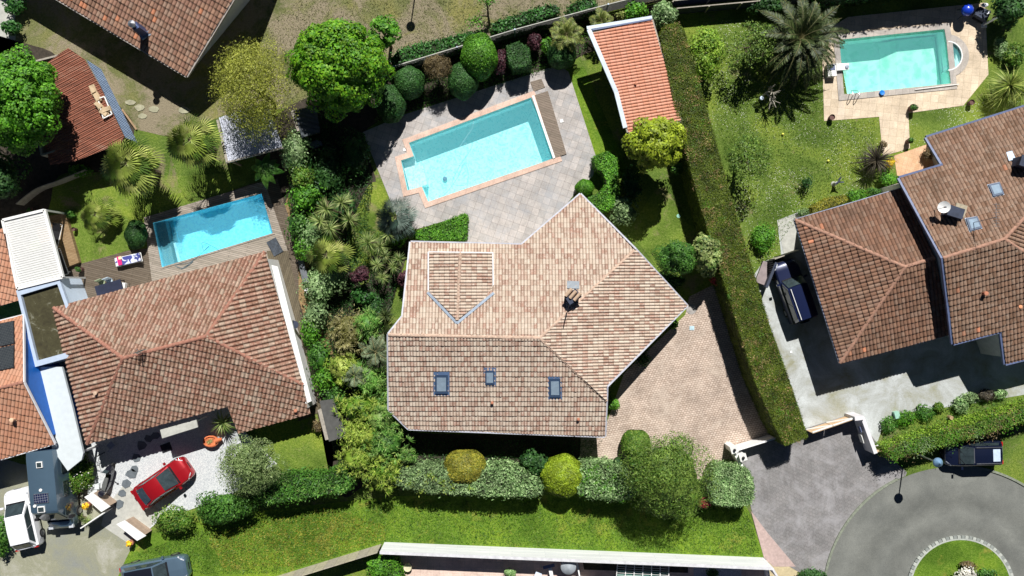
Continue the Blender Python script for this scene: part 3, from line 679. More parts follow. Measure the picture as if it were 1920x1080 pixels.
# dormer on the north slope: a small gabled roof with a zinc valley
dL = plane3((863, 474, 4.75), (857, 602, 4.75), (806, 520, 4.15)); dR = plane3((863, 474, 4.75), (857, 602, 4.75), (922, 520, 4.05))
bm = bmesh.new(); bm.loops.layers.uv.new('UVMap')
roof_face(bm, [[(806, 473), (863, 474), (857, 600), (806, 547)]], dL, down=(-1, 0), amp=.06); roof_face(bm, [[(863, 474), (922, 475), (922, 548), (857, 600)]], dR, down=(1, 0), amp=.06)
bmesh.ops.translate(bm, vec=-ROOT[mh.name], verts=bm.verts); me = bpy.data.meshes.new('dormer'); bm.to_mesh(me); bm.free(); dormer = link('dormer', me, T_main, mh)
mb = MB(); ridge(mb, on_plane(dL, 863, 474), on_plane(dL, 857, 600), r=.12); mb.build('ridge_tiles', R_main, dormer, smooth=40)
mb = MB(); q = [on_plane(dL, 806, 473), on_plane(dL, 806, 547), on_plane(dL, 863, 474), on_plane(dR, 922, 475), on_plane(dR, 922, 548)]
def skirt(a, b): mb.add([(a.x, a.y, z_at(p0, a.x, a.y) - .1), (b.x, b.y, z_at(p0, b.x, b.y) - .1), (b.x, b.y, b.z - .02), (a.x, a.y, a.z - .02)], [(0, 1, 2, 3)])
skirt(q[0], q[1]); skirt(q[0], q[2]); skirt(q[2], q[3]); skirt(q[3], q[4]); mb.build('cheek', M['wallw'], dormer)
mb = MB()
for a, b in (((802, 548), (857, 606)), ((857, 606), (926, 549))): mb.bar(on_plane(p0, *a) + Vector((0, 0, .10)), on_plane(p0, *b) + Vector((0, 0, .10)), .17, .03)
mb.build('valley_flashing', M['zinc'], dormer)
mb = MB()
for a, b in (((804, 472), (862, 473)), ((864, 473), (924, 474)), ((924, 473), (925, 548)), ((803, 472), (803, 548))): mb.bar(on_plane(dL if b[0] < 863 else dR, *a) - Vector((0, 0, .05)), on_plane(dL if b[0] < 863 else dR, *b) - Vector((0, 0, .05)), .09, .1)
mb.build('gutter', M['gutterw'], dormer)
def chim(house, pl, px, py, sx, sy, h, rot, m, pots=None, potm=None, name='chimney', cap=None):
    p = on_plane(pl, px, py); k = MB(); k.box((p.x, p.y, p.z + h / 2 - .2), (sx, sy, h + .4), rot); k.box((p.x, p.y, p.z + h + .04), (sx + .12, sy + .12, .08), rot)
    o = k.build(name, m, house)
    if pots:
        for i in range(pots):
            t = MB(); d = (i - (pots - 1) / 2) * sx * .9 / pots; t.tube([(p.x + math.cos(rot) * d, p.y + math.sin(rot) * d, p.z + h + .05), (p.x + math.cos(rot) * d, p.y + math.sin(rot) * d, p.z + h + .42)], [.13, .10], 10); t.build('chimney_pot', potm or M['terra'], o, smooth=40)
    return p, o
fp = MB(); roof_box(fp, p0, [(1063, 527), (1086, 528), (1086, 542), (1063, 541)], .06, .09); fp.build('chimney_flashing', plain('dull_flashing', (.26, .29, .32), .8), mh)
p, ch = chim(mh, p0, 1072, 556, .8, .55, .9, .6, M['chimney'])
for k in range(3):
    t = MB(); c = p + Vector((-.28 + .28 * k, .28 - .14 * k, 1.06)); d = Vector((.32, .38, .1)); t.tube([c - d * .6, c + d * .6], .12, 10); t.build('chimney_pot', plain('buff_pot', (.50, .36, .25), .8), ch, smooth=40)
t = MB(); a = on_plane(p0, 1062, 585); t.tube([a, a + Vector((-.15, -.5, .9))], .03, 6); t.tube([a + Vector((-.15, -.5, .9)), a + Vector((.1, .5, 1.0))], .02, 6); t.build('antenna', M['black'], mh)
for q, kf in (([(813, 697), (843, 697), (843, 741), (813, 741)], .8), ([(907, 689), (930, 689), (930, 724), (907, 724)], .74), ([(1027, 704), (1053, 704), (1054, 748), (1028, 748)], .8)): roof_window(mh, p2, q, kf=kf, flash=M['flash'] if 'flash' in M else M['zinc'])
vent(mh, p2, 923, 754, .3, .08, M['terra']); vent(mh, p2, 1084, 785, .3, .08, M['terra'])
for x_, y_ in ((834, 786), (915, 789), (1050, 796), (1089, 392), (980, 577)): vent(mh, p2 if y_ > 630 else p0, x_, y_, .04, .05, M['terra'])

# left house
T_left = tile_mat('tiles_left', [(0.266, 0.125, 0.088), (0.311, 0.164, 0.120), (0.252, 0.148, 0.104), (0.340, 0.211, 0.160), (0.222, 0.109, 0.072), (0.370, 0.281, 0.216), (0.289, 0.156, 0.112)], dirt=(0.126, 0.078, 0.048), light=(0.444, 0.374, 0.288), dirt_amt=.52, crest=(0.660, 0.456, 0.338))
R_left = plain('ridge_left', (0.311, 0.144, 0.101), .85, var=.25, sc=5)
q0 = plane3((230, 672, 4.15), (387, 631, 4.15), (300, 524, 2.55)); q1 = plane3((497, 472, 2.5), (387, 631, 4.15), (568, 722, 2.45))
q2 = plane3((163, 833, 2.5), (230, 672, 4.15), (387, 631, 4.15)); q3 = plane3((100, 577, 2.5), (163, 833, 2.5), (230, 672, 4.15))
dN = Vector((.256, .967)); dE = Vector((.967, -.256))
lh, roofl, lp = tiled_house('left_house', 'long house with a weathered red hipped roof between the blue pool and the gravel yard', (330, 650),
    [([[(100, 577), (497, 472), (387, 631), (230, 672)]], q0, dict(pitch=.27, row=.40, amp=.055, down=(.27, .963))),
     ([[(497, 472), (387, 631), (568, 722)], [(568, 722), (387, 631), (390, 632), (583, 775)]][:1], q1, dict(pitch=.30, row=.40, amp=.10, down=(.967, .24))),
     ([[(163, 833), (230, 672), (387, 631), (427, 762)], [(387, 631), (568, 722), (583, 775), (447, 812), (427, 762)]], q2, dict(pitch=.27, row=.40, amp=.06, step=.055, down=(-.25, -.968))),
     ([[(100, 577), (163, 833), (230, 672)]], q3, dict(pitch=.30, row=.40, amp=.10, down=(-.967, -.24)))],
    [(100, 577, 0), (497, 472, 1), (568, 722, 1), (583, 775, 2), (447, 812, 2), (427, 762, 2), (163, 833, 3)],
    [(on_plane(q0, 230, 672), on_plane(q0, 387, 631)), (on_plane(q0, 100, 577), on_plane(q0, 230, 672)), (on_plane(q1, 387, 631), on_plane(q1, 497, 472)), (on_plane(q1, 387, 631), on_plane(q1, 568, 722)), (on_plane(q2, 163, 833), on_plane(q2, 230, 672))],
    T_left, R_left, M['white'], None, insets=[.5, 0.0, 0.0, .45, .3, .45, .4], rr=.15)
vent(lh, q3, 183, 736, .35, .11, plain('vent_buff', (.5, .36, .26), .8)); vent(lh, q2, 556, 769, .3, .1)
p = on_plane(q0, 269, 661) + Vector((0, 0, .15)); t = MB(); t.tube([p - Vector((0, 0, .2)), p + Vector((0, 0, .75))], .03, 6)
for k in range(-3, 4): t.tube([p + Vector((-.3, k * .0 + .0, .35 + k * .1)), p + Vector((.3, .25, .35 + k * .1))], .02, 5)
t.tube([p + Vector((0, -.05, .1)), p + Vector((0, .3, .75))], .03, 5); t.build('antenna', M['steel'], lh)
t = MB(); t.prism(WP([(509, 497), (521, 500), (584, 752), (573, 757)], 2.25), 2.05, 2.25); t.build('ledge', M['white'], lh)
# small vents and unit on the east wall
t = MB(); a = W(546, 610, .0); t.box((a[0] + .35, a[1], 1.4), (.35, .8, .7)); t.lathe((a[0] + .6, a[1] + .1, 1.2), [(.02, 0), (.28, 0), (.28, .04)], 14); t.build('air_conditioner', M['chimney'], lh)

# right house: lower garage wing and taller body
T_right = tile_mat('tiles_right', [(0.264, 0.140, 0.091), (0.224, 0.119, 0.077), (0.290, 0.168, 0.112), (0.191, 0.105, 0.070), (0.244, 0.140, 0.098), (0.277, 0.175, 0.126)], dirt=(0.079, 0.056, 0.038), dirt_amt=.5, odd=((0.670, 0.262, 0.141), .9985))
T_right2 = tile_mat('tiles_right_body', [(0.290, 0.168, 0.112), (0.244, 0.140, 0.091), (0.330, 0.210, 0.147), (0.211, 0.119, 0.077), (0.271, 0.168, 0.119), (0.304, 0.196, 0.140)], dirt=(0.086, 0.063, 0.042), light=(0.330, 0.266, 0.210), dirt_amt=.5, odd=((0.670, 0.262, 0.141), .9985))
R_right = plain('ridge_right', (0.340, 0.190, 0.133), .85, var=.25, sc=5)
g0 = plane3((1490, 412, 3.0), (1688, 355, 3.0), (1697, 501, 4.55)); g1 = plane3((1490, 412, 3.0), (1575, 681, 3.0), (1697, 501, 4.55)); g2 = plane3((1575, 681, 3.0), (1755, 634, 3.0), (1697, 501, 4.55))
h0 = plane3((1768, 484, 5.8), (1883, 449, 5.8), (1686, 334, 3.85)); h1 = plane3((1787, 644, 3.85), (1876, 620, 3.85), (1768, 484, 5.8))
h2 = plane3((1883, 449, 5.8), (1990, 330, 4.6), (1990, 520, 4.4))
rh, roofr, rp = tiled_house('right_house', 'blue edged house with a brown tiled roof, cut off by the right edge', (1800, 500),
    [([[(1737, 258), (1960, 188), (2030, 290), (1768, 310)], [(1768, 310), (2030, 290), (1883, 449), (1768, 484)], [(1768, 310), (1768, 484), (1686, 334)]], h0, dict(pitch=.25, row=.40, amp=.055, down=(-.29, .957))),
     ([[(1768, 484), (1883, 449), (1877, 620), (1787, 644)], [(1877, 620), (1883, 449), (2010, 531), (2010, 650), (1885, 682)]], h1, dict(pitch=.25, row=.40, amp=.06, step=.06, down=(.25, -.968))),
     ([[(1883, 449), (2030, 290), (2060, 400), (2010, 531)]], h2, dict(pitch=.25, row=.40, amp=.08, down=(1, -.25)))],
    [(1737, 258, 0), (1960, 188, 0), (2060, 400, 2), (2010, 650, 1), (1885, 682, 1), (1877, 620, 1), (1787, 644, 1), (1768, 484, 0), (1686, 334, 0), (1768, 310, 0)],
    [(on_plane(h0, 1768, 484), on_plane(h0, 1883, 449)), (on_plane(h0, 1883, 449), on_plane(h0, 2030, 290)), (on_plane(h1, 1883, 449), on_plane(h1, 2010, 531))],
    T_right2, R_right, M['wallw'], M['gutter'], insets=[.35] * 9 + [1.7], gut=.15)
bm = bmesh.new(); bm.loops.layers.uv.new('UVMap')
roof_face(bm, [[(1490, 412), (1690, 353), (1752, 484), (1697, 501)]], g0, pitch=.25, row=.40, amp=.055, down=(-.28, .96))
roof_face(bm, [[(1490, 412), (1697, 501), (1575, 681)]], g1, pitch=.25, row=.40, amp=.06, step=.05, down=(-.957, -.29))
roof_face(bm, [[(1575, 681), (1697, 501), (1752, 484), (1784, 626)]], g2, pitch=.25, row=.40, amp=.06, step=.06, down=(.25, -.968))
bmesh.ops.translate(bm, vec=-ROOT[rh.name], verts=bm.verts); me = bpy.data.meshes.new('garage_roof'); bm.to_mesh(me); bm.free(); gr = link('garage_roof', me, T_right, rh)
mb = MB(); ridge(mb, on_plane(g0, 1697, 501), on_plane(g0, 1752, 484), r=.14); ridge(mb, on_plane(g0, 1490, 412), on_plane(g0, 1697, 501), r=.14); ridge(mb, on_plane(g1, 1575, 681), on_plane(g1, 1697, 501), r=.14); mb.build('ridge_tiles', R_right, gr, smooth=40)
mb = MB(); gp = [on_plane(g0, 1690, 353), on_plane(g0, 1490, 412), on_plane(g1, 1575, 681), on_plane(g2, 1784, 626)]
for a, b in zip(gp[:-1], gp[1:]): mb.bar(a - Vector((0, 0, .07)), b - Vector((0, 0, .07)), .12, .14)
mb.build('gutter', plain('gutter_grey_blue', (.30, .33, .45), .5), gr)
ip = [W(*q, 0) for q in ((1672, 368), (1497, 424), (1570, 658), (1740, 617))]; mb = MB()
for a, b in zip(ip[:-1], ip[1:]): mb.wall(a, b, .2, 0, 2.95)
mb.build('garage_wall', M['wallw'], rh)
P_, chn = chim(rh, h0, 1778, 400, .9, .55, .8, -.3, M['chimney']); t = MB(); t.box((P_.x + .45, P_.y + .15, P_.z + .55), (.75, .8, .07), -.3); t.build('chimney_cap', plain('lichen_slab', (.38, .33, .24), .9, var=.3), chn)
ds = thing('satellite_dish', 'round white satellite dish bolted beside the chimney of the right house', 'satellite dish', tuple(P_ + Vector((-.75, .1, .1))))
t = MB(); c = P_ + Vector((-.85, .3, 1.0)); ax = Vector((-.35, -.12, .93)).normalized(); s_ = ax.cross(Vector((0, 0, 1))).normalized(); u_ = s_.cross(ax); vs = []
for r_, dz in ((.02, -.10), (.17, -.08), (.31, -.03), (.38, 0)):
    for k in range(18): a = math.tau * k / 18; vs.append(c + ax * dz + (s_ * math.cos(a) + u_ * math.sin(a)) * r_)
t.add(vs, [(i * 18 + k, i * 18 + (k + 1) % 18, (i + 1) * 18 + (k + 1) % 18, (i + 1) * 18 + k) for i in range(3) for k in range(18)]); t.build('reflector', M['white'], ds, smooth=180)
t = MB(); t.tube([c - ax * .12, c - Vector((0, 0, 1.0))], .03, 6); t.tube([c - u_ * .4, c + ax * .45], .02, 5); t.box(c + ax * .45, (.1, .1, .1)); t.build('mast', M['steel'], ds)
P2, c2 = chim(rh, h0, 1908, 308, .8, .6, .9, -.3, M['chimney']); fp = MB(); roof_box(fp, h0, [(1885, 287), (1896, 284), (1903, 300), (1890, 303)], .07, .12); fp.build('chimney_flashing', M['zinc'], rh)
for q in ([(1850, 347), (1873, 342), (1882, 366), (1860, 371)], [(1808, 410), (1831, 406), (1841, 429), (1817, 436)]): roof_window(rh, h0, q, kf=.92)
vent(rh, h1, 1843, 550, .4, .12); vent(rh, h1, 1912, 575, .12, .1, plain('vent_orange', (.7, .3, .15), .8))
am = thing('tv_antenna', 'thin lattice television antenna standing over the roof windows of the right house', 'antenna', tuple(on_plane(h0, 1822, 418)))
t = MB(); b_ = on_plane(h0, 1822, 418); tp = b_ + Vector((.1, .15, 2.3)); t.tube([b_, tp], .025, 6)
t.build('mast', M['steel'], am); t = MB(); t.tube([tp + Vector((0, -.6, 0)), tp + Vector((0, .9, 0))], .015, 5)
for k in range(9): t.tube([tp + Vector((-.22, -.55 + k * .17, 0)), tp + Vector((.22, -.55 + k * .17, 0))], .01, 4)
t.build('aerial', M['steel'], am)

# top left house
T_top = tile_mat('tiles_top', [(0.343, 0.192, 0.136), (0.296, 0.160, 0.112), (0.390, 0.224, 0.152), (0.265, 0.152, 0.104), (0.367, 0.240, 0.176)], dirt=(0.125, 0.080, 0.056), dirt_amt=.58, odd=((0.515, 0.216, 0.120), .965))
t0 = plane3((110, 0, 2.5), (350, 143, 2.5), (440, -5, 4.2)); t1 = plane3((30, -260, 4.2), (440, -5, 4.2), (530, -150, 2.5))
thh, _, _ = tiled_house('corner_house', 'house with a red brown tiled roof reaching in from the top left edge', (280, 20),
    [([[(-110, -131), (350, 143), (440, -5), (-20, -279)]], t0, dict(pitch=.27, row=.42, amp=.06, step=.05)), ([[(-20, -279), (440, -5), (530, -153), (70, -427)]], t1, dict(pitch=.27, row=.42, amp=.06))],
    [(-110, -131, 0), (350, 143, 0), (440, -5, 1), (530, -153, 1), (70, -427, 1), (-20, -279, 0)], [(on_plane(t0, -20, -279), on_plane(t0, 440, -5))],
    T_top, R_right, M['white'], plain('gutter_brown', (.40, .36, .33), .6), insets=[.3, 1.25, .8, .3, .3, .3], rr=.14)
fx = thing('flue_pipe', 'dark blue metal flue with a wire cowl leaning over the top left roof', 'chimney', tuple(on_plane(t0, 272, 62)))
c = on_plane(t0, 272, 62); t = MB(); t.box(c + Vector((0, 0, .6)), (.45, .45, 1.6), .5); t.build('flue', plain('flue_blue', (.06, .09, .20), .4, .3), fx)
t = MB(); t.tube([c + Vector((0, 0, 1.4)), c + Vector((0, 0, 1.75))], .13, 10); t.lathe(c + Vector((0, 0, 1.75)), [(.05, 0), (.26, .05), (.24, .1), (.03, .22)], 10); t.build('cowl', M['steel'], fx)
fp = MB(); fp.box(c + Vector((0, 0, .05)), (.75, .7, .12), .5); fp.build('flashing', M['zinc'], fx)

# pool house
T_pool = tile_mat('tiles_pool', [(.66, .30, .20), (.62, .28, .18), (.69, .33, .23), (.64, .31, .21)], dirt=(.45, .22, .15), dirt_amt=.8)
ph_ = plane3((1110, 62, 3.1), (1176, 238, 3.1), (1222, 38, 2.55))
phh, _, _ = tiled_house('pool_house', 'pool house with a clean salmon tiled roof and a zinc edge', (1180, 140),
    [([[(1111, 62), (1222, 37), (1276, 226), (1158, 172)], [(1158, 172), (1276, 226), (1178, 248)]], ph_, dict(pitch=.215, row=.42, amp=.075, step=.01, jitter=.002, down=(1, .20))), ],
    [(1111, 62, 0), (1222, 37, 0), (1276, 226, 0), (1178, 248, 0), (1158, 172, 0)], [], T_pool, R_right, M['oldwood'], M['oldwood'], insets=[.5, .3, .3, .5, 1.0])
mb = MB(); zl = [on_plane(ph_, *q) for q in ((1104, 56), (1155, 173), (1172, 240))]
for a, b in zip(zl[:-1], zl[1:]): mb.bar(a + Vector((0, 0, .03)), b + Vector((0, 0, .03)), .29, .14)
mb.bar(on_plane(ph_, 1100, 53) + Vector((0, 0, .02)), on_plane(ph_, 1222, 33) + Vector((0, 0, .02)), .22, .12)
mb.build('zinc_edge', plain('pale_zinc', (.46, .53, .60), .45, .2, var=.12), phh)
mb = MB(); mb.bar(on_plane(ph_, 1110, 57) + Vector((0, 0, .07)), on_plane(ph_, 1221, 37) + Vector((0, 0, .07)), .10, .1); mb.build('gutter', M['gutter'], phh)
vent(phh, ph_, 1191, 158, .25, .07, M['terra'])

# far left: neighbour with solar panels and blue metal wall
T_new = tile_mat('tiles_new', [(0.546, 0.264, 0.167), (0.510, 0.246, 0.150), (0.572, 0.299, 0.194), (0.528, 0.282, 0.185)], dirt=(0.352, 0.194, 0.123), dirt_amt=.75)
T_pale = tile_mat('tiles_pale', [(.66, .42, .29), (.62, .39, .27), (.69, .46, .33)], dirt=(.42, .26, .17), dirt_amt=.75)
s0 = plane3((43, 591, 2.7), (44, 717, 4.3), (-60, 610, 2.7)); s1 = plane3((44, 717, 4.3), (102, 832, 2.7), (-60, 742, 4.3))
sh, _, _ = tiled_house('solar_house', 'house with black solar panels and a bright blue side wall', (-20, 730),
    [([[(-160, 642), (43, 591), (44, 717), (-140, 761)]], s0, dict(pitch=.24, row=.40, amp=.05, down=(.2, .98))), ([[(-140, 761), (44, 717), (102, 832), (-110, 893)]], s1, dict(pitch=.24, row=.48, amp=.05, step=.04, down=(-.25, -.968)))],
    [(-160, 642, 0), (43, 591, 0), (44, 717, 1), (102, 832, 1), (-110, 893, 1), (-140, 761, 1)], [(on_plane(s0, -140, 761), on_plane(s0, 44, 717))], T_new, R_left, M['blue'], M['gutterw'], insets=[.3, .03, .03, .6, .3, .3], gut=.08)
sh.children[0].data.materials.append(T_pale)
for i, q in enumerate(([(-22, 612), (28, 602), (29, 645), (-20, 655)], [(-20, 657), (29, 647), (28, 690), (-20, 700)])):
    t = MB(); roof_box(t, s0, q, .06, .12); o = t.build('solar_panel', M['black'], sh); t = MB(); roof_box(t, s0, inner(q, .95), .121, .13)
    x = NT('solar_cells%d' % i); br = x.n('ShaderNodeTexBrick', offset=0); x.l(x.rot(14), br.inputs['Vector']); br.inputs['Color1'].default_value = (.02, .025, .03, 1); br.inputs['Color2'].default_value = (.03, .035, .04, 1); br.inputs['Mortar'].default_value = (.09, .1, .1, 1); br.inputs['Scale'].default_value = 1; br.inputs['Brick Width'].default_value = .16; br.inputs['Row Height'].default_value = .16; br.inputs['Mortar Size'].default_value = .006; x.col(br.outputs[0])
    t.build('cells', x.fin(.35, .4), o)
vent(sh, s1, 28, 786, .4, .12, plain('vent_pale', (.66, .45, .3), .8))
# annex roof above it, under the awning
a0 = plane3((-60, 470, 3.0), (10, 445, 3.0), (38, 563, 2.4))
tiled_house('annex', 'low annex with an orange tiled roof squeezed between the left edge and the white awning', (0, 500),
    [([[(-120, 460), (6, 428), (36, 563), (-90, 600)]], a0, dict(pitch=.24, row=.45, amp=.05, step=.04, down=(-.25, -.968)))], [(-120, 460, 0), (6, 428, 0), (36, 563, 0), (-90, 600, 0)], [], T_new, R_left, M['wallw'], None, inset=.4)

# flat roofed extension
fe = thing('flat_roof_extension', 'flat roofed extension with a pale blue parapet round a dark mossy roof', 'building', W(80, 600))
o4 = [W(x, y, 2.7) for x, y in ((30, 545), (110, 521), (160, 662), (66, 688))]; mb = MB()
mb.prism(o4, 0, 2.45); mb.build('wall', M['bluewall'], fe)
mb = MB(); inn = [Vector(p[:2]) for p in o4]; C = sum(inn, Vector((0, 0))) / 4; out = [Vector(p[:2]) for p in o4]; inn = [C + (p - C) * .86 for p in inn]
for i in range(4):
    j = (i + 1) % 4; vs = [out[i], out[j], inn[j], inn[i]]; mb.add([(v.x, v.y, 2.44) for v in vs] + [(v.x, v.y, 2.7) for v in vs], [(4, 5, 6, 7), (0, 1, 5, 4), (2, 3, 7, 6)])
mb.build('parapet', plain('pale_blue_parapet', (.42, .50, .62), .7, var=.08), fe)
x = NT('mossy_roof'); x.col(x.ramp(x.math('ADD', x.noise(1.2, 6, .8, dist=.6), x.math('MULTIPLY', x.noise(9, 4), .2)), [(.45, (.035, .03, .014)), (.68, (.06, .055, .025)), (.82, (.30, .30, .24))])); M['moss'] = x.fin(.8, .3)
mb = MB(); mb.add([(v.x, v.y, 2.47) for v in [C + (p - C) * .999 for p in inn]], [(0, 1, 2, 3)]); mb.build('roof', M['moss'], fe)

cpr = thing('carport_roof', 'long white flat carport roof between the blue wall and the left house', 'carport', W(115, 790)); mb = MB(); cq = [(60, 688), (116, 688), (136, 765), (156, 850), (153, 862), (127, 883), (98, 842)]
mb.prism(WP(cq, 2.25), 2.05, 2.25); mb.build('roof_slab', plain('white_felt_roof', (.55, .60, .62), .8, var=.06), cpr)
for q in ((125, 875), (150, 850), (85, 700), (115, 700)): mb = MB(); p = W(*q, 2.0); mb.box((p[0] + .1, p[1] + .1, 1.02), (.14, .14, 2.05)); mb.build('post', M['white'], cpr)
# white awning with louvres
aw = thing('awning', 'white louvred awning on posts over the small raised deck at the left edge', 'awning', W(60, 470))
c4 = [Vector(W(x, y, 2.7)) for x, y in ((6, 413), (84, 394), (118, 520), (34, 541))]; mb = MB()
for i in range(4): mb.bar(c4[i], c4[(i + 1) % 4], .18, .2)
mb.build('frame', M['white'], aw); mb = MB()
for k in range(30):
    u = (k + .5) / 30; a = c4[0].lerp(c4[3], u); b = c4[1].lerp(c4[2], u); d = (c4[3] - c4[0]).normalized() * .066
    mb.add([a - d, b - d, b + d - Vector((0, 0, .03)), a + d - Vector((0, 0, .03))], [(0, 1, 2, 3)]); mb.add([a - d - Vector((0, 0, .05)), b - d - Vector((0, 0, .05)), b - d, a - d], [(0, 1, 2, 3)])
mb.build('louvres', M['white'], aw)
for i, p in enumerate(c4): mb = MB(); mb.box((p.x, p.y, 1.35), (.12, .12, 2.6)); mb.build('post', M['white'], aw)
dk = thing('raised_deck', 'raised ochre wooden deck under the white awning', 'deck', W(110, 450)); mb = MB(); mb.prism(WP([(60, 410), (122, 400), (148, 492), (95, 512)], .35), 0, .35); mb.build('platform', M['deckb'], dk)

# rusty shed
rsd = thing('rusty_shed', 'long shed roofed in rusty corrugated iron beside the big bright green tree', 'shed', W(170, 200))
def sheet(parent, name, pts, m):
    mb = MB(); vs = [Vector(W(*p)) for p in pts]; n = len(vs); mb.add(vs + [v - Vector((0, 0, .05)) for v in vs], [tuple(range(n)), tuple(range(n, 2 * n))[::-1]] + [(i, (i + 1) % n, n + (i + 1) % n, n + i) for i in range(n)]); return mb.build(name, m, parent)
rust = corr_mat('rusty_iron', 27, (.12, .05, .032), (.25, .085, .048), (.30, .17, .12), .12); slc = corr_mat('blue_slate_sheet', -50, (.10, .14, .20), (.13, .18, .26), (.17, .22, .30), .12)
rsp = lambda x, y: 2.6 - .0040 * max(0, (188 + (y - 160) * .5 - x))
def corr(parent, name, pieces, pl, m, pitch, down, amp=.045):
    bm = bmesh.new(); bm.loops.layers.uv.new('UVMap'); roof_face(bm, pieces, pl, pitch=pitch, row=1.9, amp=amp, step=.02, down=down, ns=4, jitter=0)
    bmesh.ops.translate(bm, vec=-base_of(parent), verts=bm.verts); me = bpy.data.meshes.new(name); bm.to_mesh(me); bm.free(); return link(name, me, m, parent)
corr(rsd, 'rusty_roof', [[(75, 128), (128, 90), (160, 112), (187, 160), (234, 256), (226, 270), (142, 302), (95, 310), (70, 200)]], plane3((188, 160, 2.6), (234, 256, 2.6), (75, 128, 2.15)), rust, .20, (-.89, -.40))
corr(rsd, 'slate_roof', [[(162, 112), (190, 130), (188, 160)], [(188, 160), (190, 130), (258, 268), (235, 258)]], plane3((162, 112, 2.6), (234, 258, 2.6), (190, 130, 2.4)), slc, .16, (-.75, .65), .03)
mb = MB()
for a, b in (((80, 135), (160, 115)), ((185, 130), (245, 262)), ((232, 262), (110, 300)), ((82, 140), (110, 300))): mb.wall(W(*a), W(*b), .12, 0, 2.0)
mb.build('wall', M['oldwood'], rsd)
# things lying on the shed
for k, (x_, y_, a) in enumerate(((175, 168, -1.2), (183, 183, -1.1), (186, 198, -.9), (196, 212, -.7), (200, 206, .3))):
    c = W(x_, y_, rsp(x_, y_) + .12); mb = MB(); mb.box(c, (.62, .38, .16), a); mb.box((c[0], c[1], c[2] + .1), (.5, .28, .1), a + .1)
    mb.solo('sandbag', plain('sack%d' % k, (.50, .38, .24), .9, var=.2), ['topmost beige sack at the head of the row on the rusty shed', 'second beige sack of the row on the rusty shed', 'middle beige sack of the row on the rusty shed', 'beige sack in the white frame on the rusty shed', 'last beige sack lying across the white frame on the rusty shed'][k], 'sack', c, 'sacks on the rusty shed')
fr = MB(); q = [Vector(W(*p, 2.72)) for p in ((184, 185), (196, 181), (210, 214), (194, 222))]
for i in range(4): fr.bar(q[i], q[(i + 1) % 4], .07, .07)
fr.bar(q[0].lerp(q[3], .6), q[1].lerp(q[2], .6), .06, .06); fr.solo('old_window', M['white'], 'white window frame lying on the rusty shed roof', 'window', tuple(q[0]))
fr = MB(); fr.bar(W(229, 205, .3), W(256, 243, .08), .12, .06); fr.solo('timber_board', M['wood'], 'long pale board leaning on the ground beside the slate edge of the shed', 'board', W(240, 225, .2))

# corrugated shelter by the palms
cs = thing('corrugated_shelter', 'small shelter with a silver corrugated roof under the yellow green tree', 'shelter', W(465, 255))
corr(cs, 'roof', [[(411, 221), (500, 190), (530, 275), (427, 303)]], plane3((411, 221, 2.3), (500, 190, 2.3), (427, 303, 2.5)), corr_mat('silver_iron', 75, (.42, .44, .52), (.52, .54, .62), (.60, .62, .70), .14, metal=0.0, rough=.75), .15, (-.28, .96), .035)
mb = MB(); mb.bar(W(408, 225, 2.35), W(426, 304, 2.55), .16, .1); mb.bar(W(424, 305, 2.5), W(532, 277, 2.5), .1, .12); mb.build('edge_beam', M['oldwood'], cs)
for x_, y_ in ((414, 226), (430, 300), (525, 272), (498, 195)): mb = MB(); p = W(x_, y_, 2.2); mb.box((p[0], p[1], 1.1), (.12, .12, 2.2)); mb.build('post', M['wood'], cs)
ks = thing('garden_shed', 'dark garden shed in the shade south of the big round tree', 'shed', W(575, 235)); slate_r = corr_mat('dark_shed_roof', 15, (.045, .055, .06), (.06, .07, .08), (.08, .09, .10), .3)
sheet(ks, 'roof', [(552, 208, 2.4), (592, 198, 2.4), (600, 247, 2.1), (566, 258, 2.1)], slate_r); mb = MB(); mb.prism([W(*q) for q in ((560, 220), (592, 213), (600, 250), (572, 257))], 0, 2.0); mb.build('wall', M['oldwood'], ks)
k2 = thing('storage_box', 'small grey storage box below the dark garden shed', 'box', W(594, 268)); sheet(k2, 'lid', [(582, 271, 1.1), (601, 264, 1.1), (605, 272, 1.0), (587, 279, 1.0)], M['slate']); mb = MB(); mb.prism([W(*q) for q in ((584, 273), (601, 267), (604, 274), (589, 280))], 0, .95); mb.build('body', M['slate'], k2)
k3 = thing('tool_shed', 'narrow grey felt roofed tool shed below the side deck of the left house', 'shed', W(630, 790)); sheet(k3, 'roof', [(599, 752, 2.2), (625, 748, 2.3), (650, 818, 2.3), (617, 828, 2.2)], plain('felt', (.085, .085, .08), .9, var=.2)); mb = MB(); mb.prism([W(*q) for q in ((610, 760), (630, 756), (650, 808), (624, 814))], 0, 2.15); mb.build('wall', M['oldwood'], k3)
k4 = thing('grey_bench_box', 'long dark grey bench among the dry leaves along the side deck', 'bench', W(570, 510)); mb = MB(); mb.prism(WP([(558, 488), (568, 486), (580, 528), (568, 532)], .5), .38, .5); mb.build('seat', plain('bench_grey', (.14, .15, .17), .7), k4)
for q in ((561, 492), (575, 526)): mb = MB(); p = W(*q, .2); mb.box((p[0], p[1], .19), (.3, .12, .38)); mb.build('leg', M['black'], k4)
mb = MB(); mb.box(W(577, 545, .3), (.3, .3, .6), .3); mb.box(W(577, 545, .62), (.34, .34, .04), .3); mb.solo('white_box', M['white'], 'small white box at the foot of the long dark bench', 'box', W(577, 545))

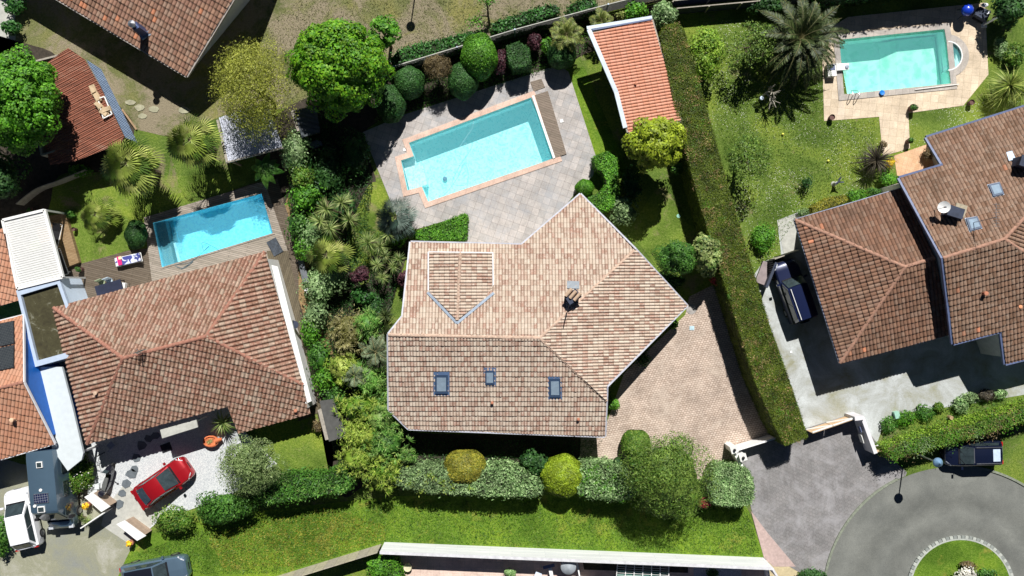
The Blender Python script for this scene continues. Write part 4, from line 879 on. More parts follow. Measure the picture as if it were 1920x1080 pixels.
# ------------------------------------------------------------------ walls, fences, gates
ww = thing('boundary_wall', 'long white shiplap wall along the bottom edge of the grass verge', 'wall', W(1080, 1036))
mb = MB(); a, b = W(721, 1018), W(1431, 1047); xx = NT('shiplap'); wv = xx.rot(2.3)
br = xx.n('ShaderNodeTexBrick', offset=.4); sep = xx.n('ShaderNodeSeparateXYZ'); xx.l(xx.pos, sep.inputs[0]); cb_ = xx.n('ShaderNodeCombineXYZ'); xx.l(sep.outputs[0], cb_.inputs[0]); xx.l(sep.outputs[2], cb_.inputs[1]); xx.l(cb_.outputs[0], br.inputs['Vector'])
for k_, c_ in (('Color1', (.66, .68, .68)), ('Color2', (.74, .75, .74)), ('Mortar', (.48, .51, .53))): br.inputs[k_].default_value = (*c_, 1)
br.inputs['Scale'].default_value = 1; br.inputs['Brick Width'].default_value = 3.9; br.inputs['Row Height'].default_value = .25; br.inputs['Mortar Size'].default_value = .012
xx.col(xx.mix(1.0, br.outputs[0], xx.ramp(xx.noise(1.2, 5, .7, vec=xx.rot(0, (.3, 1, 3))), [(.3, (.86,)*3), (.65, (1.05,)*3)]), 'MULTIPLY')); ship = xx.fin(.8, .3)
mb.wall(a, b, .14, 0, 1.95); mb.build('boards', ship, ww); mb = MB(); mb.wall(a, b, .2, 1.951, 2.0); mb.wall(b, W(1441, 1064), .14, 0, 1.95); mb.build('coping', plain('wall_cap', (.58, .58, .60), .8), ww)
pf = thing('plank_fence', 'weathered plank fence slanting down from the white wall at the bottom', 'fence', W(610, 1050)); A_, B_ = Vector(W(440, 1105)), Vector(W(716, 1020))
for k in range(14):
    a = A_.lerp(B_, k / 14); b = A_.lerp(B_, (k + .97) / 14); mb = MB(); mb.wall(a, b, .05, .02, 1.75); mb.build('panel', plain('fence_board%d' % k, (.36 + .02 * (k % 3), .33 + .02 * (k % 3), .26), .9, var=.25, sc=5), pf)
tf = thing('slat_fence', 'dark horizontal slat fence with pale cap between the dry lawn and the pool garden', 'fence', W(950, 75))
L_ = [(745, 137), (860, 102), (965, 70), (1135, 24), (1262, -8)]
for a, b in zip(L_[:-1], L_[1:]):
    mb = MB(); a_, b_ = Vector(W(*a)), Vector(W(*b)); d = (b_ - a_).normalized(); nn = Vector((-d.y, d.x, 0))
    for k in range(7): mb.wall(a_, b_, .03, .05 + k * .22, .22 + k * .22)
    mb.build('panel', plain('fence_slats', (.15, .15, .14), .8, var=.2), tf)
    mb = MB(); mb.wall(a_ + Vector((0, 0, 0)), b_, .06, 1.6, 1.65); mb.build('cap_rail', plain('cap', (.40, .40, .36), .8), tf)
    mb = MB(); mb.box((a_.x, a_.y, .85), (.1, .1, 1.7)); mb.build('post', M['zinc'], tf)
for i_, (a, b, lb) in enumerate((((1262, 27), (1560, 0), 'low dark board fence at the top edge between the tall hedge and the date palm'), ((1255, 13), (1600, -20), 'second board fence running behind the low dark board fence'))):
    o = thing('board_fence', lb, 'fence', W(*a)); a_, b_ = Vector(W(*a)), Vector(W(*b)); mb = MB(); mb.wall(a_, b_, .05, 0, 1.15); mb.build('boards', M['chimney'], o)
    mb = MB(); mb.wall(a_, b_, .07, 1.152, 1.19); mb.build('cap_rail', M['oldwood'], o)
    for k in range(6): p = a_.lerp(b_, k / 5); mb = MB(); mb.box((p.x, p.y - .06, .6), (.1, .06, 1.2)); mb.build('post', M['oldwood'], o)
lf = thing('wire_fence', 'low curved wooden edging fence under the big tree at the left', 'fence', W(90, 360)); mb = MB(); pts = [W(*q) for q in curve([(45, 385), (80, 358), (120, 343), (172, 322)], closed=False)]
for a, b in zip(pts[:-1], pts[1:]): mb.wall(a, b, .06, 0, .9)
mb.build('boards', M['oldwood'], lf)
# main gate: white sliding gate with pillars
mg = thing('sliding_gate', 'white sliding gate at the end of the pink drive', 'gate', W(1410, 838)); mb = MB(); a, b = W(1368, 838), W(1442, 815)
mb.wall(a, b, .10, .1, 1.35); mb.build('gate_leaf', M['white'], mg)
mb = MB(); mb.wall(W(1366, 838), W(1387, 878), .22, 0, 1.3); mb.solo('side_wall', M['white'], 'short white wall turning the corner between the gate and the clipped end hedge', 'wall', W(1376, 858))
for (x_, y_, lb) in ((1364, 834, 'white gate pillar with a dark ball lamp beside the pink drive'), (1380, 848, 'white gate pillar facing the brick apron')):
    o = thing('gate_pillar', lb, 'pillar', W(x_, y_)); p = W(x_, y_); mb = MB(); mb.box((p[0], p[1], .8), (.4, .4, 1.6), .3); mb.build('shaft', M['white'], o); mb = MB(); mb.box((p[0], p[1], 1.63), (.5, .5, .08), .3); mb.build('cap', M['offwhite'], o)
    mb = MB(); mb.lathe((p[0], p[1], 1.67), [(.05, 0), (.09, .05), (.10, .12), (.07, .20), (.02, .22)], 12); mb.build('lamp', M['black'], o, smooth=60)
# right gate: wooden double gate and white walls
rg = thing('timber_gate', 'open braced timber gate between the tall hedge and the white pillar wall', 'gate', W(1555, 790))
A_, B_ = Vector(W(1510, 806)), Vector(W(1586, 780)); mid = A_.lerp(B_, .5)
for a, b in ((A_, mid), (mid, B_)):
    mb = MB(); b2 = a.lerp(b, .97); mb.wall(a, b2, .05, .1, 1.3); mb.build('gate_leaf', plain('gate_wood', (.62, .43, .26), .8, var=.15), rg)
    mb = MB(); nn = Vector((-.12, .1, 0)); mb.bar(a + Vector((-.02, .07, .2)), b2 + Vector((-.02, .07, 1.2)), .07, .1); mb.bar(a + Vector((-.02, .07, 1.3)), b2 + Vector((-.02, .07, 1.3)), .08, .08); mb.build('brace', M['white'], rg)
gw = thing('gate_wall', 'white and blue L shaped wall with letter boxes beside the timber gate', 'wall', W(1605, 810)); mb = MB(); mb.wall(W(1584, 778), W(1600, 776), .28, 0, 1.6); mb.wall(W(1600, 776), W(1624, 842), .26, 0, 1.45); mb.build('wall', plain('white_render', (.66, .64, .66), .85, var=.06), gw)
mb = MB(); p = W(1604, 800); mb.box((p[0] - .14, p[1], 1.0), (.05, .4, .3), .3); mb.build('letter_box', M['gutter'], gw); mb = MB(); p = W(1609, 818); mb.box((p[0] - .16, p[1], .8), (.05, .6, .5), .3); mb.build('meter_door', M['offwhite'], gw)
wg = thing('wicket_gate', 'small braced timber wicket between the white wall and the sloping hedge', 'gate', W(1634, 838)); mb = MB(); mb.wall(W(1625, 842), W(1646, 836), .05, .1, 1.2); mb.build('gate_leaf', plain('wicket_wood', (.60, .44, .28), .8, var=.15), wg); mb = MB(); mb.bar(W(1625, 841, .2), W(1646, 835, 1.2), .06, .06); mb.build('brace', M['white'], wg)
# two white covered counters with the bins, at the gravel yard entrance
def bin_store(label, top, legs, fl, extra=None):
    cx = sum(p[0] for p in top) / 4; cy = sum(p[1] for p in top) / 4; o = thing('gate_wall', label, 'wall', W(cx, cy)); mb = MB(); mb.prism(WP(top, 1.3), 1.2, 1.3); mb.build('top_slab', M['white'], o)
    mb = MB(); mb.prism([W(*q) for q in inner([(960 + (p[0] - 960) * .978, 540 + (p[1] - 540) * .978) for p in top], .9)], 0, 1.2); mb.build('body', plain('boxed_wood', (.36, .27, .20), .8), o); return o
bin_store('white topped entrance wall at the upper side of the gravel yard entrance', [(158, 932), (172, 924), (206, 950), (190, 960)], 0, 0)
bin_store('white topped entrance wall at the lower side of the gravel yard entrance', [(218, 983), (233, 976), (273, 1005), (257, 1014)], 0, 0)
mb = MB(); mb.wall(W(212, 952), W(170, 980), .08, .05, 1.3); mb.solo('white_gate_leaf', M['white'], 'open white gate leaf swung out from the upper entrance wall', 'gate', W(190, 965))
for k, (x_, y_, lb) in enumerate(((163, 947, 'yellow flowers in a trough at the upper white entrance wall'), (245, 1018, 'yellow flowers in a round pot at the lower white entrance wall'), (44, 960, 'yellow flowers seen between the camper van and the white car'))[:2]):
    o = thing('flower_pot', lb, 'flower pot', W(x_, y_)); mb = MB(); p = W(x_, y_, .4); mb.lathe((p[0], p[1], 0), [(.16, 0), (.22, .45), (.2, .46), (.18, .4)], 12); mb.build('pot', M['terra'], o); nb = NB(); crown(nb, (p[0], p[1], .6), (.26, .26, .2), 90, .07, .9, 8); nb.build('flowers', M['yellow'], o)

# ------------------------------------------------------------------ vehicles (built along +x, wheels on z=0)
def paint(name, c, metal=.2): return plain(name, c, .3, metal, .5, var=.03, coat=1.0)
M['tail'] = plain('tail_lamp', (.35, .01, .01), .3); M['lamp'] = plain('head_lamp', (.65, .68, .72), .15, .3)
def loft(secs):
    """secs: list of lists of points (each section a half outline y>=0 from bottom to the centre line); mirrored and skinned"""
    vs = []; fs = []; m = len(secs[0])
    for s in secs: vs += [(x, y, z) for x, y, z in s] + [(x, -y, z) for x, y, z in s]
    n = 2 * m
    for i in range(len(secs) - 1):
        for k in range(m - 1):
            a = i * n + k; fs.append((a, a + n, a + n + 1, a + 1)); b = a + m; fs.append((b, b + 1, b + n + 1, b + n))
    for i in (0, len(secs) - 1): fs.append(tuple(i * n + k for k in range(m)) + tuple(i * n + m + k for k in range(m - 1, -1, -1)))
    return vs, fs
def car(name, label, loc, rot, L, Wd, Ht, col, belt=.92, hood=.86, trunk=None, gh=(-.42, -.30, .06, .27), roofw=.60, roof_mat=None, cat='car', estate=False, extras=None, glasshood=False):
    """gh: fractions of L for rear glass base, roof rear, roof front, windscreen base"""
    r = thing(name, label, cat, loc, rot); w = Wd / 2; body = MB(); secs = []; tr = trunk or belt
    for t, ww, zt in ((-.5, .74, .72), (-.485, .86, tr * .93), (-.44, .95, tr), (-.36, 1.0, tr + .01), (gh[0], 1.0, tr + .02), (-.1, 1.0, belt + .02), (gh[3], 1.0, belt + .02), (gh[3] + .02, .99, belt), (.36, .97, hood + .02), (.43, .93, hood - .04), (.47, .86, hood - .12), (.492, .76, hood - .22), (.5, .62, .48)):
        a = ww * w; zt = zt * 1.0; secs.append([(t * L, a * .94, .22), (t * L, a, .36), (t * L, a, min(.62, zt - .12)), (t * L, a * .97, zt - .10), (t * L, a * .88, zt - .01), (t * L, a * .55, zt + .025), (t * L, 0, zt + .04)])
    body.add(*loft(secs)); top = Ht
    xs = [g * L for g in gh]; bw = .86 * w; tw = roofw * Wd * .5 * 1.12
    # body colour greenhouse: roof shell and pillars
    G = [[(xs[0], bw, belt - .02), (xs[0], bw * .5, belt + .0), (xs[0], 0, belt + .01)], [(xs[1], tw, top - .05), (xs[1], tw * .6, top - .01), (xs[1], 0, top)], [((xs[1] + xs[2]) / 2, tw * 1.03, top - .03), ((xs[1] + xs[2]) / 2, tw * .6, top + .015), ((xs[1] + xs[2]) / 2, 0, top + .03)], [(xs[2], tw, top - .06), (xs[2], tw * .6, top - .02), (xs[2], 0, top - .01)], [(xs[3], bw * .98, belt - .02), (xs[3], bw * .5, belt), (xs[3], 0, belt + .01)]]
    body.add(*loft(G)); lo = [(xs[0], bw), (xs[1], tw), (xs[2], tw), (xs[3], bw * .98)]
    for s in (1, -1): body.add([(xs[0], s * bw, belt - .05), (xs[1], s * tw, top - .05), (xs[2], s * tw, top - .06), (xs[3], s * bw * .98, belt - .05)], [(0, 1, 2, 3)])
    body.build('body', col, r, smooth=35, local=True)
    if roof_mat:
        t = MB(); t.add(*loft([[(xs[1] + .05, tw * .9, top - .015), (xs[1] + .05, tw * .5, top + .018), (xs[1] + .05, 0, top + .025)], [((xs[1] + xs[2]) / 2, tw * .93, top + .01), ((xs[1] + xs[2]) / 2, tw * .5, top + .04), ((xs[1] + xs[2]) / 2, 0, top + .05)], [(xs[2] - .03, tw * .9, top - .02), (xs[2] - .03, tw * .5, top + .01), (xs[2] - .03, 0, top + .02)]])); t.build('roof_panel', roof_mat, r, smooth=35, local=True)
    def quad(nm, a, b, c, d, m=None, k0=.06, k1=.06, off=.012):
        a, b, c, d = (Vector(p) for p in (a, b, c, d)); nn = (b - a).cross(d - a).normalized()
        if nn.z < 0: nn = -nn
        P = lambda u, v: a.lerp(b, u).lerp(d.lerp(c, u), v) + nn * off
        g = MB(); g.add([P(k0, k1), P(.5, k1 * .6) + nn * .02, P(1 - k0, k1), P(1 - k0, 1 - k1), P(.5, 1 - k1) + nn * .03, P(k0, 1 - k1)], [(0, 1, 4, 5), (1, 2, 3, 4)]); return g.build(nm, m or M['glass'], r, local=True)
    def up(p, q, k): return tuple(p[i] + (q[i] - p[i]) * k for i in range(3))
    quad('windscreen', (xs[3], -bw * .98, belt + .03), (xs[3], bw * .98, belt + .03), (xs[2], tw, top - .01), (xs[2], -tw, top - .01), off=.03)
    quad('rear_window', (xs[0], bw, belt + .03), (xs[0], -bw, belt + .03), (xs[1], -tw, top - .01), (xs[1], tw, top - .01), k0=.1, k1=.1, off=.03)
    for s in (1, -1):
        sd = [(xs[0], s * bw, belt - .03), (xs[3], s * bw * .98, belt - .03), (xs[2], s * tw, top - .06), (xs[1], s * tw, top - .05)]
        g = MB(); P = [Vector(p) for p in sd]; c = sum(P, Vector()) / 4; P = [c + (p - c) * .86 + Vector((0, s * .02, .012)) for p in P]; m1 = P[0].lerp(P[1], .5); m2 = P[3].lerp(P[2], .45)
        g.add([P[0], m1 - Vector((.03, 0, 0)), m2 - Vector((.03, 0, 0)), P[3]], [(0, 1, 2, 3)]); g.build('side_window', M['glass'], r, local=True)
        g = MB(); g.add([m1 + Vector((.03, 0, 0)), P[1], P[2], m2 + Vector((.03, 0, 0))], [(0, 1, 2, 3)]); g.build('side_window', M['glass'], r, local=True)
        g = MB(); g.box(((gh[3] - .03) * L, s * (w + .10), belt + .04), (.14, .20, .12)); g.build('wing_mirror', col, r, local=True)
        g = MB(); g.add([(.40 * L, s * w * .95, hood - .16), (.475 * L, s * w * .80, hood - .20), (.482 * L, s * w * .52, hood - .13), (.45 * L, s * w * .66, hood - .035), (.40 * L, s * w * .90, hood - .03)], [(0, 1, 2, 3, 4)]); g.build('headlight', M['lamp'], r, local=True)
        g = MB(); g.box((-.487 * L, s * w * .74, tr - .14), (.10, .28, .14)); g.build('tail_light', M['tail'], r, local=True)
        for t in (-.31, .31):
            k = MB(); k.tube([(t * L, s * (w - .20), .32), (t * L, s * (w + .012), .32)], .32, 20); wo = k.build('wheel', M['rubber'], r, smooth=40, local=True)
            k = MB(); k.tube([(t * L, s * (w + .0), .32), (t * L, s * (w + .02), .32)], .19, 14); k.build('rim', M['steel'], wo, smooth=40, local=True)
    k = MB(); k.bar((xs[3] + .03, -bw * .86, belt + .045), (xs[3] + .03, bw * .86, belt + .045), .12, .03); k.build('scuttle', M['black'], r, local=True)
    for s in (-.35, .25): k = MB(); k.tube([(xs[3] + .02, s, belt + .07), (xs[3] - .30, s + .45, belt + .07 + .30 * (top - belt) / max(.2, xs[3] - xs[2]))], .012, 4); k.build('wiper', M['black'], r, local=True)
    k = MB(); k.box((.497 * L, 0, .5), (.05, .5, .12)); k.build('grille', M['black'], r, local=True)
    return r, w, belt, top, xs, tw
def dirang(x0, y0, x1, y1): return math.atan2(-(y1 - y0), x1 - x0)
red = paint('red_paint', (.36, .008, .014), .3); car('parked_car', 'red hatchback parked at an angle on the pale gravel yard', W(310, 903, .3), dirang(262, 940, 360, 872), 4.35, 1.85, 1.45, red, gh=(-.41, -.20, .03, .26), belt=.93, hood=.90, roofw=.62)
car('parked_car', 'white car squeezed beside the camper van with its nose under the eave', W(42, 973, .7), dirang(56, 1030, 30, 915), 4.3, 1.85, 1.55, paint('white_paint_car', (.82, .83, .86), 0), gh=(-.46, -.36, .10, .28), belt=1.0, hood=.98, roofw=.66)
bl = paint('steel_blue_paint', (.16, .25, .34), .6); car('parked_car', 'steel blue car with a black roof at the bottom edge of the verge', W(296, 1070, .3), dirang(225, 1085, 365, 1058), 4.7, 1.9, 1.55, bl, gh=(-.47, -.38, .05, .22), belt=1.0, hood=1.0, roofw=.66, roof_mat=paint('black_roof', (.01, .012, .02), .1))
dk_ = paint('midnight_paint', (.006, .010, .030), .2); rdc = car('parked_car', 'dark blue car with sky reflection painted on its rear window parked against the turning circle kerb', W(1824, 850, .7), dirang(1875, 846, 1775, 846) + .03, 4.1, 1.75, 1.48, dk_, gh=(-.46, -.38, .08, .27), belt=.95, hood=.92, roofw=.66)
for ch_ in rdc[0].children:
    if ch_.name.startswith('rear_window'): ch_.data.materials[0] = plain('sky_reflect_glass', (.45, .55, .68), .25)  # pale colour paints the sky reflected in the rear window
for s in (1, -1): k = MB(); k.tube([(-1.55, s * .56, 1.53), (.25, s * .56, 1.53)], .025, 6); k.build('roof_rail', M['steel'], rdc[0], local=True)
k = MB(); k.bar((.36, -.52, 1.46), (.36, .52, 1.46), .06, .03); k.build('windscreen_trim', M['steel'], rdc[0], local=True)
k = MB(); k.box((-1.18, 0, 1.515), (.50, .85, .03)); k.build('rear_sky_patch', plain('reflection_patch', (.50, .60, .72), .25), rdc[0], local=True)  # pale panel added on the roof as painted sky reflection
r_, *_q = car('parked_car', 'dark blue off road car with a silver roof bar in deep shade', W(1483, 545, .3), dirang(1502, 600, 1466, 498), 4.5, 1.85, 1.85, paint('navy_paint', (.008, .014, .055), .2), gh=(-.49, -.45, .08, .20), belt=1.12, hood=1.1, roofw=.68)
for s in (.55, ): k = MB(); k.tube([(-1.95, s, 1.94), (.3, s, 1.94)], .03, 6); k.build('roof_bar', M['white'], r_, local=True)
k = MB(); k.tube([(-2.36, 0, .85), (-2.22, 0, .85)], .34, 18); k.build('spare_wheel', M['rubber'], r_, smooth=40, local=True)
# camper van
cv = thing('camper_van', 'slate blue camper van with a small solar panel and two roof hatches', 'camper van', W(79, 927, 2.75), dirang(72, 861, 81, 958)); L, w, T = 5.9, 1.02, 2.75
vg = paint('slate_blue_paint', (.075, .125, .175), .2); t = MB(); S_ = lambda x, ww, zt, zb=.35: [(x, ww * .96, zb), (x, ww, zb + .2), (x, ww, zt * .55), (x, ww * .96, zt * .85), (x, ww * .90, zt - .06), (x, ww * .80, zt), (x, 0, zt + .03)]
t.add(*loft([S_(-2.95, .90, T - .12), S_(-2.9, .98, T - .02), S_(-2.5, w, T), S_(.0, w, T), S_(1.15, w, T), S_(1.35, w * .98, T - .12), S_(2.15, w * .96, 1.45), S_(2.25, w * .95, 1.25), S_(2.75, w * .9, 1.05), S_(2.95, w * .7, .75)])); t.build('body', vg, cv, smooth=35, local=True)
t = MB(); t.add([(1.42, -.78, T - .17), (1.42, .78, T - .17), (2.12, .86, 1.53), (2.12, -.86, 1.53)], [(0, 1, 2, 3)]); t.build('windscreen', M['glass'], cv, local=True)
for s in (1, -1):
    for x0, x1 in ((-2.0, -1.2), (-.6, .4), (1.1, 1.75)): t = MB(); t.box(((x0 + x1) / 2, s * (w + .0), 1.75), (x1 - x0, .06, .55)); t.build('side_window', M['glass'], cv, local=True)
    t = MB(); t.box((1.95, s * 1.2, 1.6), (.18, .28, .35)); t.build('wing_mirror', M['black'], cv, local=True)
    t = MB(); t.box((2.78, s * .72, .95), (.25, .32, .18)); t.build('headlight', M['lamp'], cv, local=True)
    for x_ in (-1.9, 1.9): t = MB(); t.tube([(x_, s * .82, .35), (x_, s * 1.04, .35)], .35, 20); wo = t.build('wheel', M['rubber'], cv, smooth=40, local=True); t = MB(); t.tube([(x_, s * 1.03, .35), (x_, s * 1.055, .35)], .2, 14); t.build('rim', M['steel'], wo, smooth=40, local=True)
for x_, y_, sx in ((-2.05, .05, .42), (1.0, -.1, .5)):
    t = MB(); t.box((x_, y_, T + .06), (.42, sx, .1)); o = t.build('roof_hatch', M['white'], cv, local=True); t = MB(); t.box((x_, y_, T + .12), (.30, sx - .12, .04)); t.build('pane', M['glass'], o, local=True)
x = NT('van_solar'); br = x.n('ShaderNodeTexBrick', offset=0); x.l(x.rot(-8), br.inputs['Vector']); br.inputs['Color1'].default_value = (.01, .015, .05, 1); br.inputs['Color2'].default_value = (.015, .02, .06, 1); br.inputs['Mortar'].default_value = (.35, .38, .42, 1); br.inputs['Scale'].default_value = 1; br.inputs['Brick Width'].default_value = .16; br.inputs['Row Height'].default_value = .16; br.inputs['Mortar Size'].default_value = .006; x.col(br.outputs[0])
t = MB(); t.box((.25, -.05, T + .055), (.66, 1.0, .05)); o = t.build('solar_panel', M['steel'], cv, local=True); t = MB(); t.box((.25, -.05, T + .085), (.60, .94, .012)); t.build('cells', x.fin(.2), o, local=True)
for x_, y_ in ((-.3, -.05), (.75, -.55)): t = MB(); t.lathe((x_, y_, T + .02), [(.11, 0), (.10, .06), (.03, .08)], 14); t.build('roof_vent', M['white'], cv, smooth=50, local=True)
t = MB(); t.box((2.3, 0, 1.27), (.1, 1.5, .03)); t.build('wiper_panel', M['black'], cv, local=True)

# motorbike
mk = thing('motor_scooter', 'dark maxi scooter parked on the gravel beside the flowering shrub', 'scooter', W(206, 895, .3), dirang(197, 930, 210, 872)); bk = plain('scooter_black', (.012, .012, .02), .3, coat=.8)
for x_ in (-.72, .78): t = MB(); t.tube([(x_, -.06, .27), (x_, .06, .27)], .27, 18); t.build('wheel', M['rubber'], mk, smooth=40, local=True)
t = MB(); t.add(*loft([[(-1.0, .10, .5), (-1.0, .12, .7), (-1.0, 0, .78)], [(-.6, .2, .35), (-.6, .2, .72), (-.6, 0, .8)], [(0, .22, .3), (0, .2, .55), (0, 0, .62)], [(.3, .22, .3), (.3, .2, .6), (.3, 0, .65)], [(.6, .26, .35), (.6, .24, .85), (.6, 0, 1.0)], [(.85, .18, .5), (.85, .14, .85), (.85, 0, .95)], [(1.0, .05, .6), (1.0, .04, .75), (1.0, 0, .78)]])); t.build('fairing', bk, mk, smooth=50, local=True)
t = MB(); t.add(*loft([[(-.85, .14, .8), (-.85, .12, .88), (-.85, 0, .9)], [(-.4, .18, .8), (-.4, .16, .88), (-.4, 0, .9)], [(.1, .14, .72), (.1, .12, .80), (.1, 0, .82)]])); t.build('seat', plain('scooter_seat', (.10, .105, .10), .7), mk, smooth=50, local=True)
t = MB(); t.tube([(.45, -.38, 1.0), (.55, 0, 1.03), (.45, .38, 1.0)], .02, 6); t.build('handlebar', M['black'], mk, local=True)
for s in (1, -1): t = MB(); t.tube([(.55, s * .2, 1.0), (.6, s * .42, 1.2)], .015, 5); t.box((.6, s * .44, 1.22), (.05, .16, .1)); t.build('mirror', M['steel'], mk, local=True)
t = MB(); t.lathe((-1.0, 0, .85), [(.18, 0), (.24, .1), (.22, .26), (.08, .32)], 14); t.build('top_case', bk, mk, smooth=50, local=True)
t = MB(); t.add([(.68, -.2, .95), (.68, .2, .95), (.55, .17, 1.3), (.55, -.17, 1.3)], [(0, 1, 2, 3)]); t.build('windshield', M['glass'], mk, local=True)
bc = thing('bicycle', 'bicycle leaning in the shade behind the scooter near the house corner', 'bicycle', W(182, 857), dirang(165, 866, 200, 845))
for x_ in (-.5, .5):
    t = MB(); P = [(x_ + .33 * math.cos(a * math.tau / 20), .0, .34 + .33 * math.sin(a * math.tau / 20)) for a in range(21)]; t.tube(P, .018, 5); t.build('wheel', M['rubber'], bc, local=True)
t = MB()
for a, b in (((-.5, 0, .34), (-.1, 0, .30)), ((-.1, 0, .30), (-.25, 0, .85)), ((-.25, 0, .78), (.35, 0, .85)), ((-.1, 0, .30), (.35, 0, .78)), ((-.5, 0, .34), (-.22, 0, .75)), ((.5, 0, .34), (.33, 0, .98))): t.tube([a, b], .018, 6)
t.build('frame', bk, bc, local=True); t = MB(); t.tube([(.3, -.28, 1.0), (.36, 0, 1.0), (.3, .28, 1.0)], .015, 5); t.build('handlebar', M['steel'], bc, local=True); t = MB(); t.box((-.26, 0, .9), (.26, .14, .06)); t.build('saddle', M['black'], bc, local=True)

# ------------------------------------------------------------------ furniture and small things
def ss(name, label, cat, px, py, fn, m, h=0.0, group=None, smooth=None):
    p = W(px, py, h); mb = MB(); fn(mb, p); return mb.solo(name, m, label, cat, (p[0], p[1], 0.0) if h == 0 else p, group, smooth)
lp = thing('street_lamp', 'slim street lamp with a round pale blue head leaning over the turning circle kerb', 'street lamp', W(1697, 842))
b_ = W(1697, 842); t = MB(); t.tube([(b_[0], b_[1], 0), (b_[0], b_[1], 4.1)], [.06, .04], 8); t.build('pole', M['steel'], lp); t = MB(); t.lathe((b_[0], b_[1], 4.05), [(.05, 0), (.30, .02), (.33, .10), (.28, .22), (.10, .34), (.05, .42), (.03, .46)], 20); t.build('lamp_head', plain('lamp_blue', (.16, .28, .42), .4, .2), lp, smooth=50)
lp2 = thing('street_lamp', 'street lamp beyond the top edge throwing a round shadow on the dry lawn', 'street lamp', W(783, -43)); b_ = W(783, -43); t = MB(); t.tube([(b_[0], b_[1], 0), (b_[0], b_[1], 4.1)], [.06, .04], 8); t.build('pole', M['steel'], lp2); t = MB(); t.lathe((b_[0], b_[1], 4.05), [(.05, 0), (.30, .02), (.33, .10), (.28, .22), (.10, .34), (.03, .46)], 20); t.build('lamp_head', M['zinc'], lp2, smooth=50)
ss('pool_shower', 'tall white post standing at the corner of the sand coloured pool slabs', 'post', 1844, 47, lambda t, p: (t.tube([p, (p[0], p[1], 1.95)], .075, 10), t.box((p[0], p[1], .04), (.4, .4, .08))), M['white'])
# loungers
def lounger(label, px, py, a, towel=None):
    o = thing('sun_lounger', label, 'sun lounger', W(px, py, .35), a, group='loungers'); t = MB()
    for s in (-.3, .3): t.bar((-.95, s, .34), (.95, s, .34), .05, .05)
    for x_ in (-.95, 0, .95): t.bar((x_, -.3, .34), (x_, .3, .34), .04, .04)
    t.build('frame', M['white'], o, local=True); t = MB(); t.box((-.25, 0, .40), (1.35, .56, .05)); t.box((.68, 0, .50), (.6, .56, .05), tilt=(0, -.35)); t.build('mattress', towel or M['cloth'], o, local=True)
    for x_ in (-.8, .7):
        for s in (-.28, .28): t = MB(); t.box((x_, s, .17), (.05, .05, .34)); t.build('leg', M['white'], o, local=True)
    return o
x = NT('striped_towel'); c = x.ramp(x.noise(2.2, 2, .5, dist=1.2), [(.40, (.06, .07, .28)), (.46, (.62, .66, .85)), (.56, (.78, .78, .86)), (.64, (.16, .20, .50))], 'CONSTANT'); x.col(c); towel = x.fin(.9)
lg = lounger('sun lounger covered with a blue and white patterned towel on the dark deck', 241, 487, dirang(222, 491, 262, 482), towel)
ro = thing('pink_towel', 'pink and yellow towel hanging over the foot of the patterned sun lounger', 'towel', W(224, 489, .5)); t = MB(); q = W(224, 489, .46); t.box(q, (.28, .62, .04), .2); t.m = 1; t.box((q[0] + .05, q[1] + .2, q[2] + .03), (.22, .2, .03), .2); t.build('cloth', [plain('pink_cloth', (.75, .02, .18), .9), plain('cream_cloth', (.8, .68, .45), .9)], ro)
lounger('white framed deck lounger half under the awning, the northern one', 104, 444, 1.35, M['black']); lounger('white framed deck lounger half under the awning, the southern one', 113, 492, 1.9, M['black'])
tb = thing('garden_table', 'dark garden table half hidden by the eave of the left house', 'table', W(205, 541, .7), dirang(182, 548, 230, 534)); t = MB(); t.box((0, 0, .73), (1.9, .85, .05)); t.build('tabletop', plain('table_dark', (.02, .025, .05), .5), tb, local=True)
for a in (-.85, .85):
    for b in (-.35, .35): t = MB(); t.box((a, b, .35), (.06, .06, .7)); t.build('leg', M['black'], tb, local=True)
def chair(label, px, py, a, m, group=None):
    o = thing('garden_chair', label, 'chair', W(px, py), a, group); t = MB(); t.box((0, 0, .44), (.45, .45, .04)); t.build('seat', m, o, local=True); t = MB(); t.box((-.24, 0, .68), (.04, .45, .48), tilt=(0, -.2)); t.build('backrest', m, o, local=True)
    for i in (-.2, .2):
        for j in (-.2, .2): t = MB(); t.box((i, j, .21), (.03, .03, .42)); t.build('leg', M['steel'], o, local=True)
    return o
chair('olive garden chair behind the dark table', 198, 532, -1.2, plain('olive', (.30, .36, .22), .6)); chair('pale blue garden chair behind the dark table', 212, 529, -1.2, plain('pale_blue', (.5, .6, .68), .6)); chair('white garden chair at the end of the dark table', 238, 536, 3, M['white'])
chair('grey folding deck chair in the shade under the south eave of the left house', 214, 833, 2.4, plain('deckchair', (.28, .30, .40), .7))
# stepping stones
for i, (x_, y_, r_, lb) in enumerate(((292, 817, 9, 'slate stepping stone nearest the long white canopy'), (279, 822, 9, 'narrow slate stepping stone second from the long white canopy'), (266, 835, 11, 'large dark slate stepping stone in the shade near the eave'), (257, 858, 11, 'dark slate stepping stone at the edge of the eave shade'), (253, 878, 9, 'first slate stepping stone out in the sun'), (247, 888, 11, 'wide slate stepping stone behind the tail of the red car'), (237, 907, 10, 'round slate stepping stone between the scooter and the red car'), (230, 925, 10, 'triangular slate stepping stone below the round one'), (223, 944, 11, 'last slate stepping stone nearest the white entrance wall'))):
    rr = random.Random(i); pts = [(x_ + r_ * rr.uniform(.7, 1.1) * math.cos(k * math.tau / 6 + i), y_ + r_ * rr.uniform(.6, 1.0) * math.sin(k * math.tau / 6 + i)) for k in range(6)]
    t = MB(); t.prism(WP(pts), .0, .06); t.solo('stepping_stone', M['slate'], lb, 'stepping stone', W(x_, y_), 'slate stepping stones')
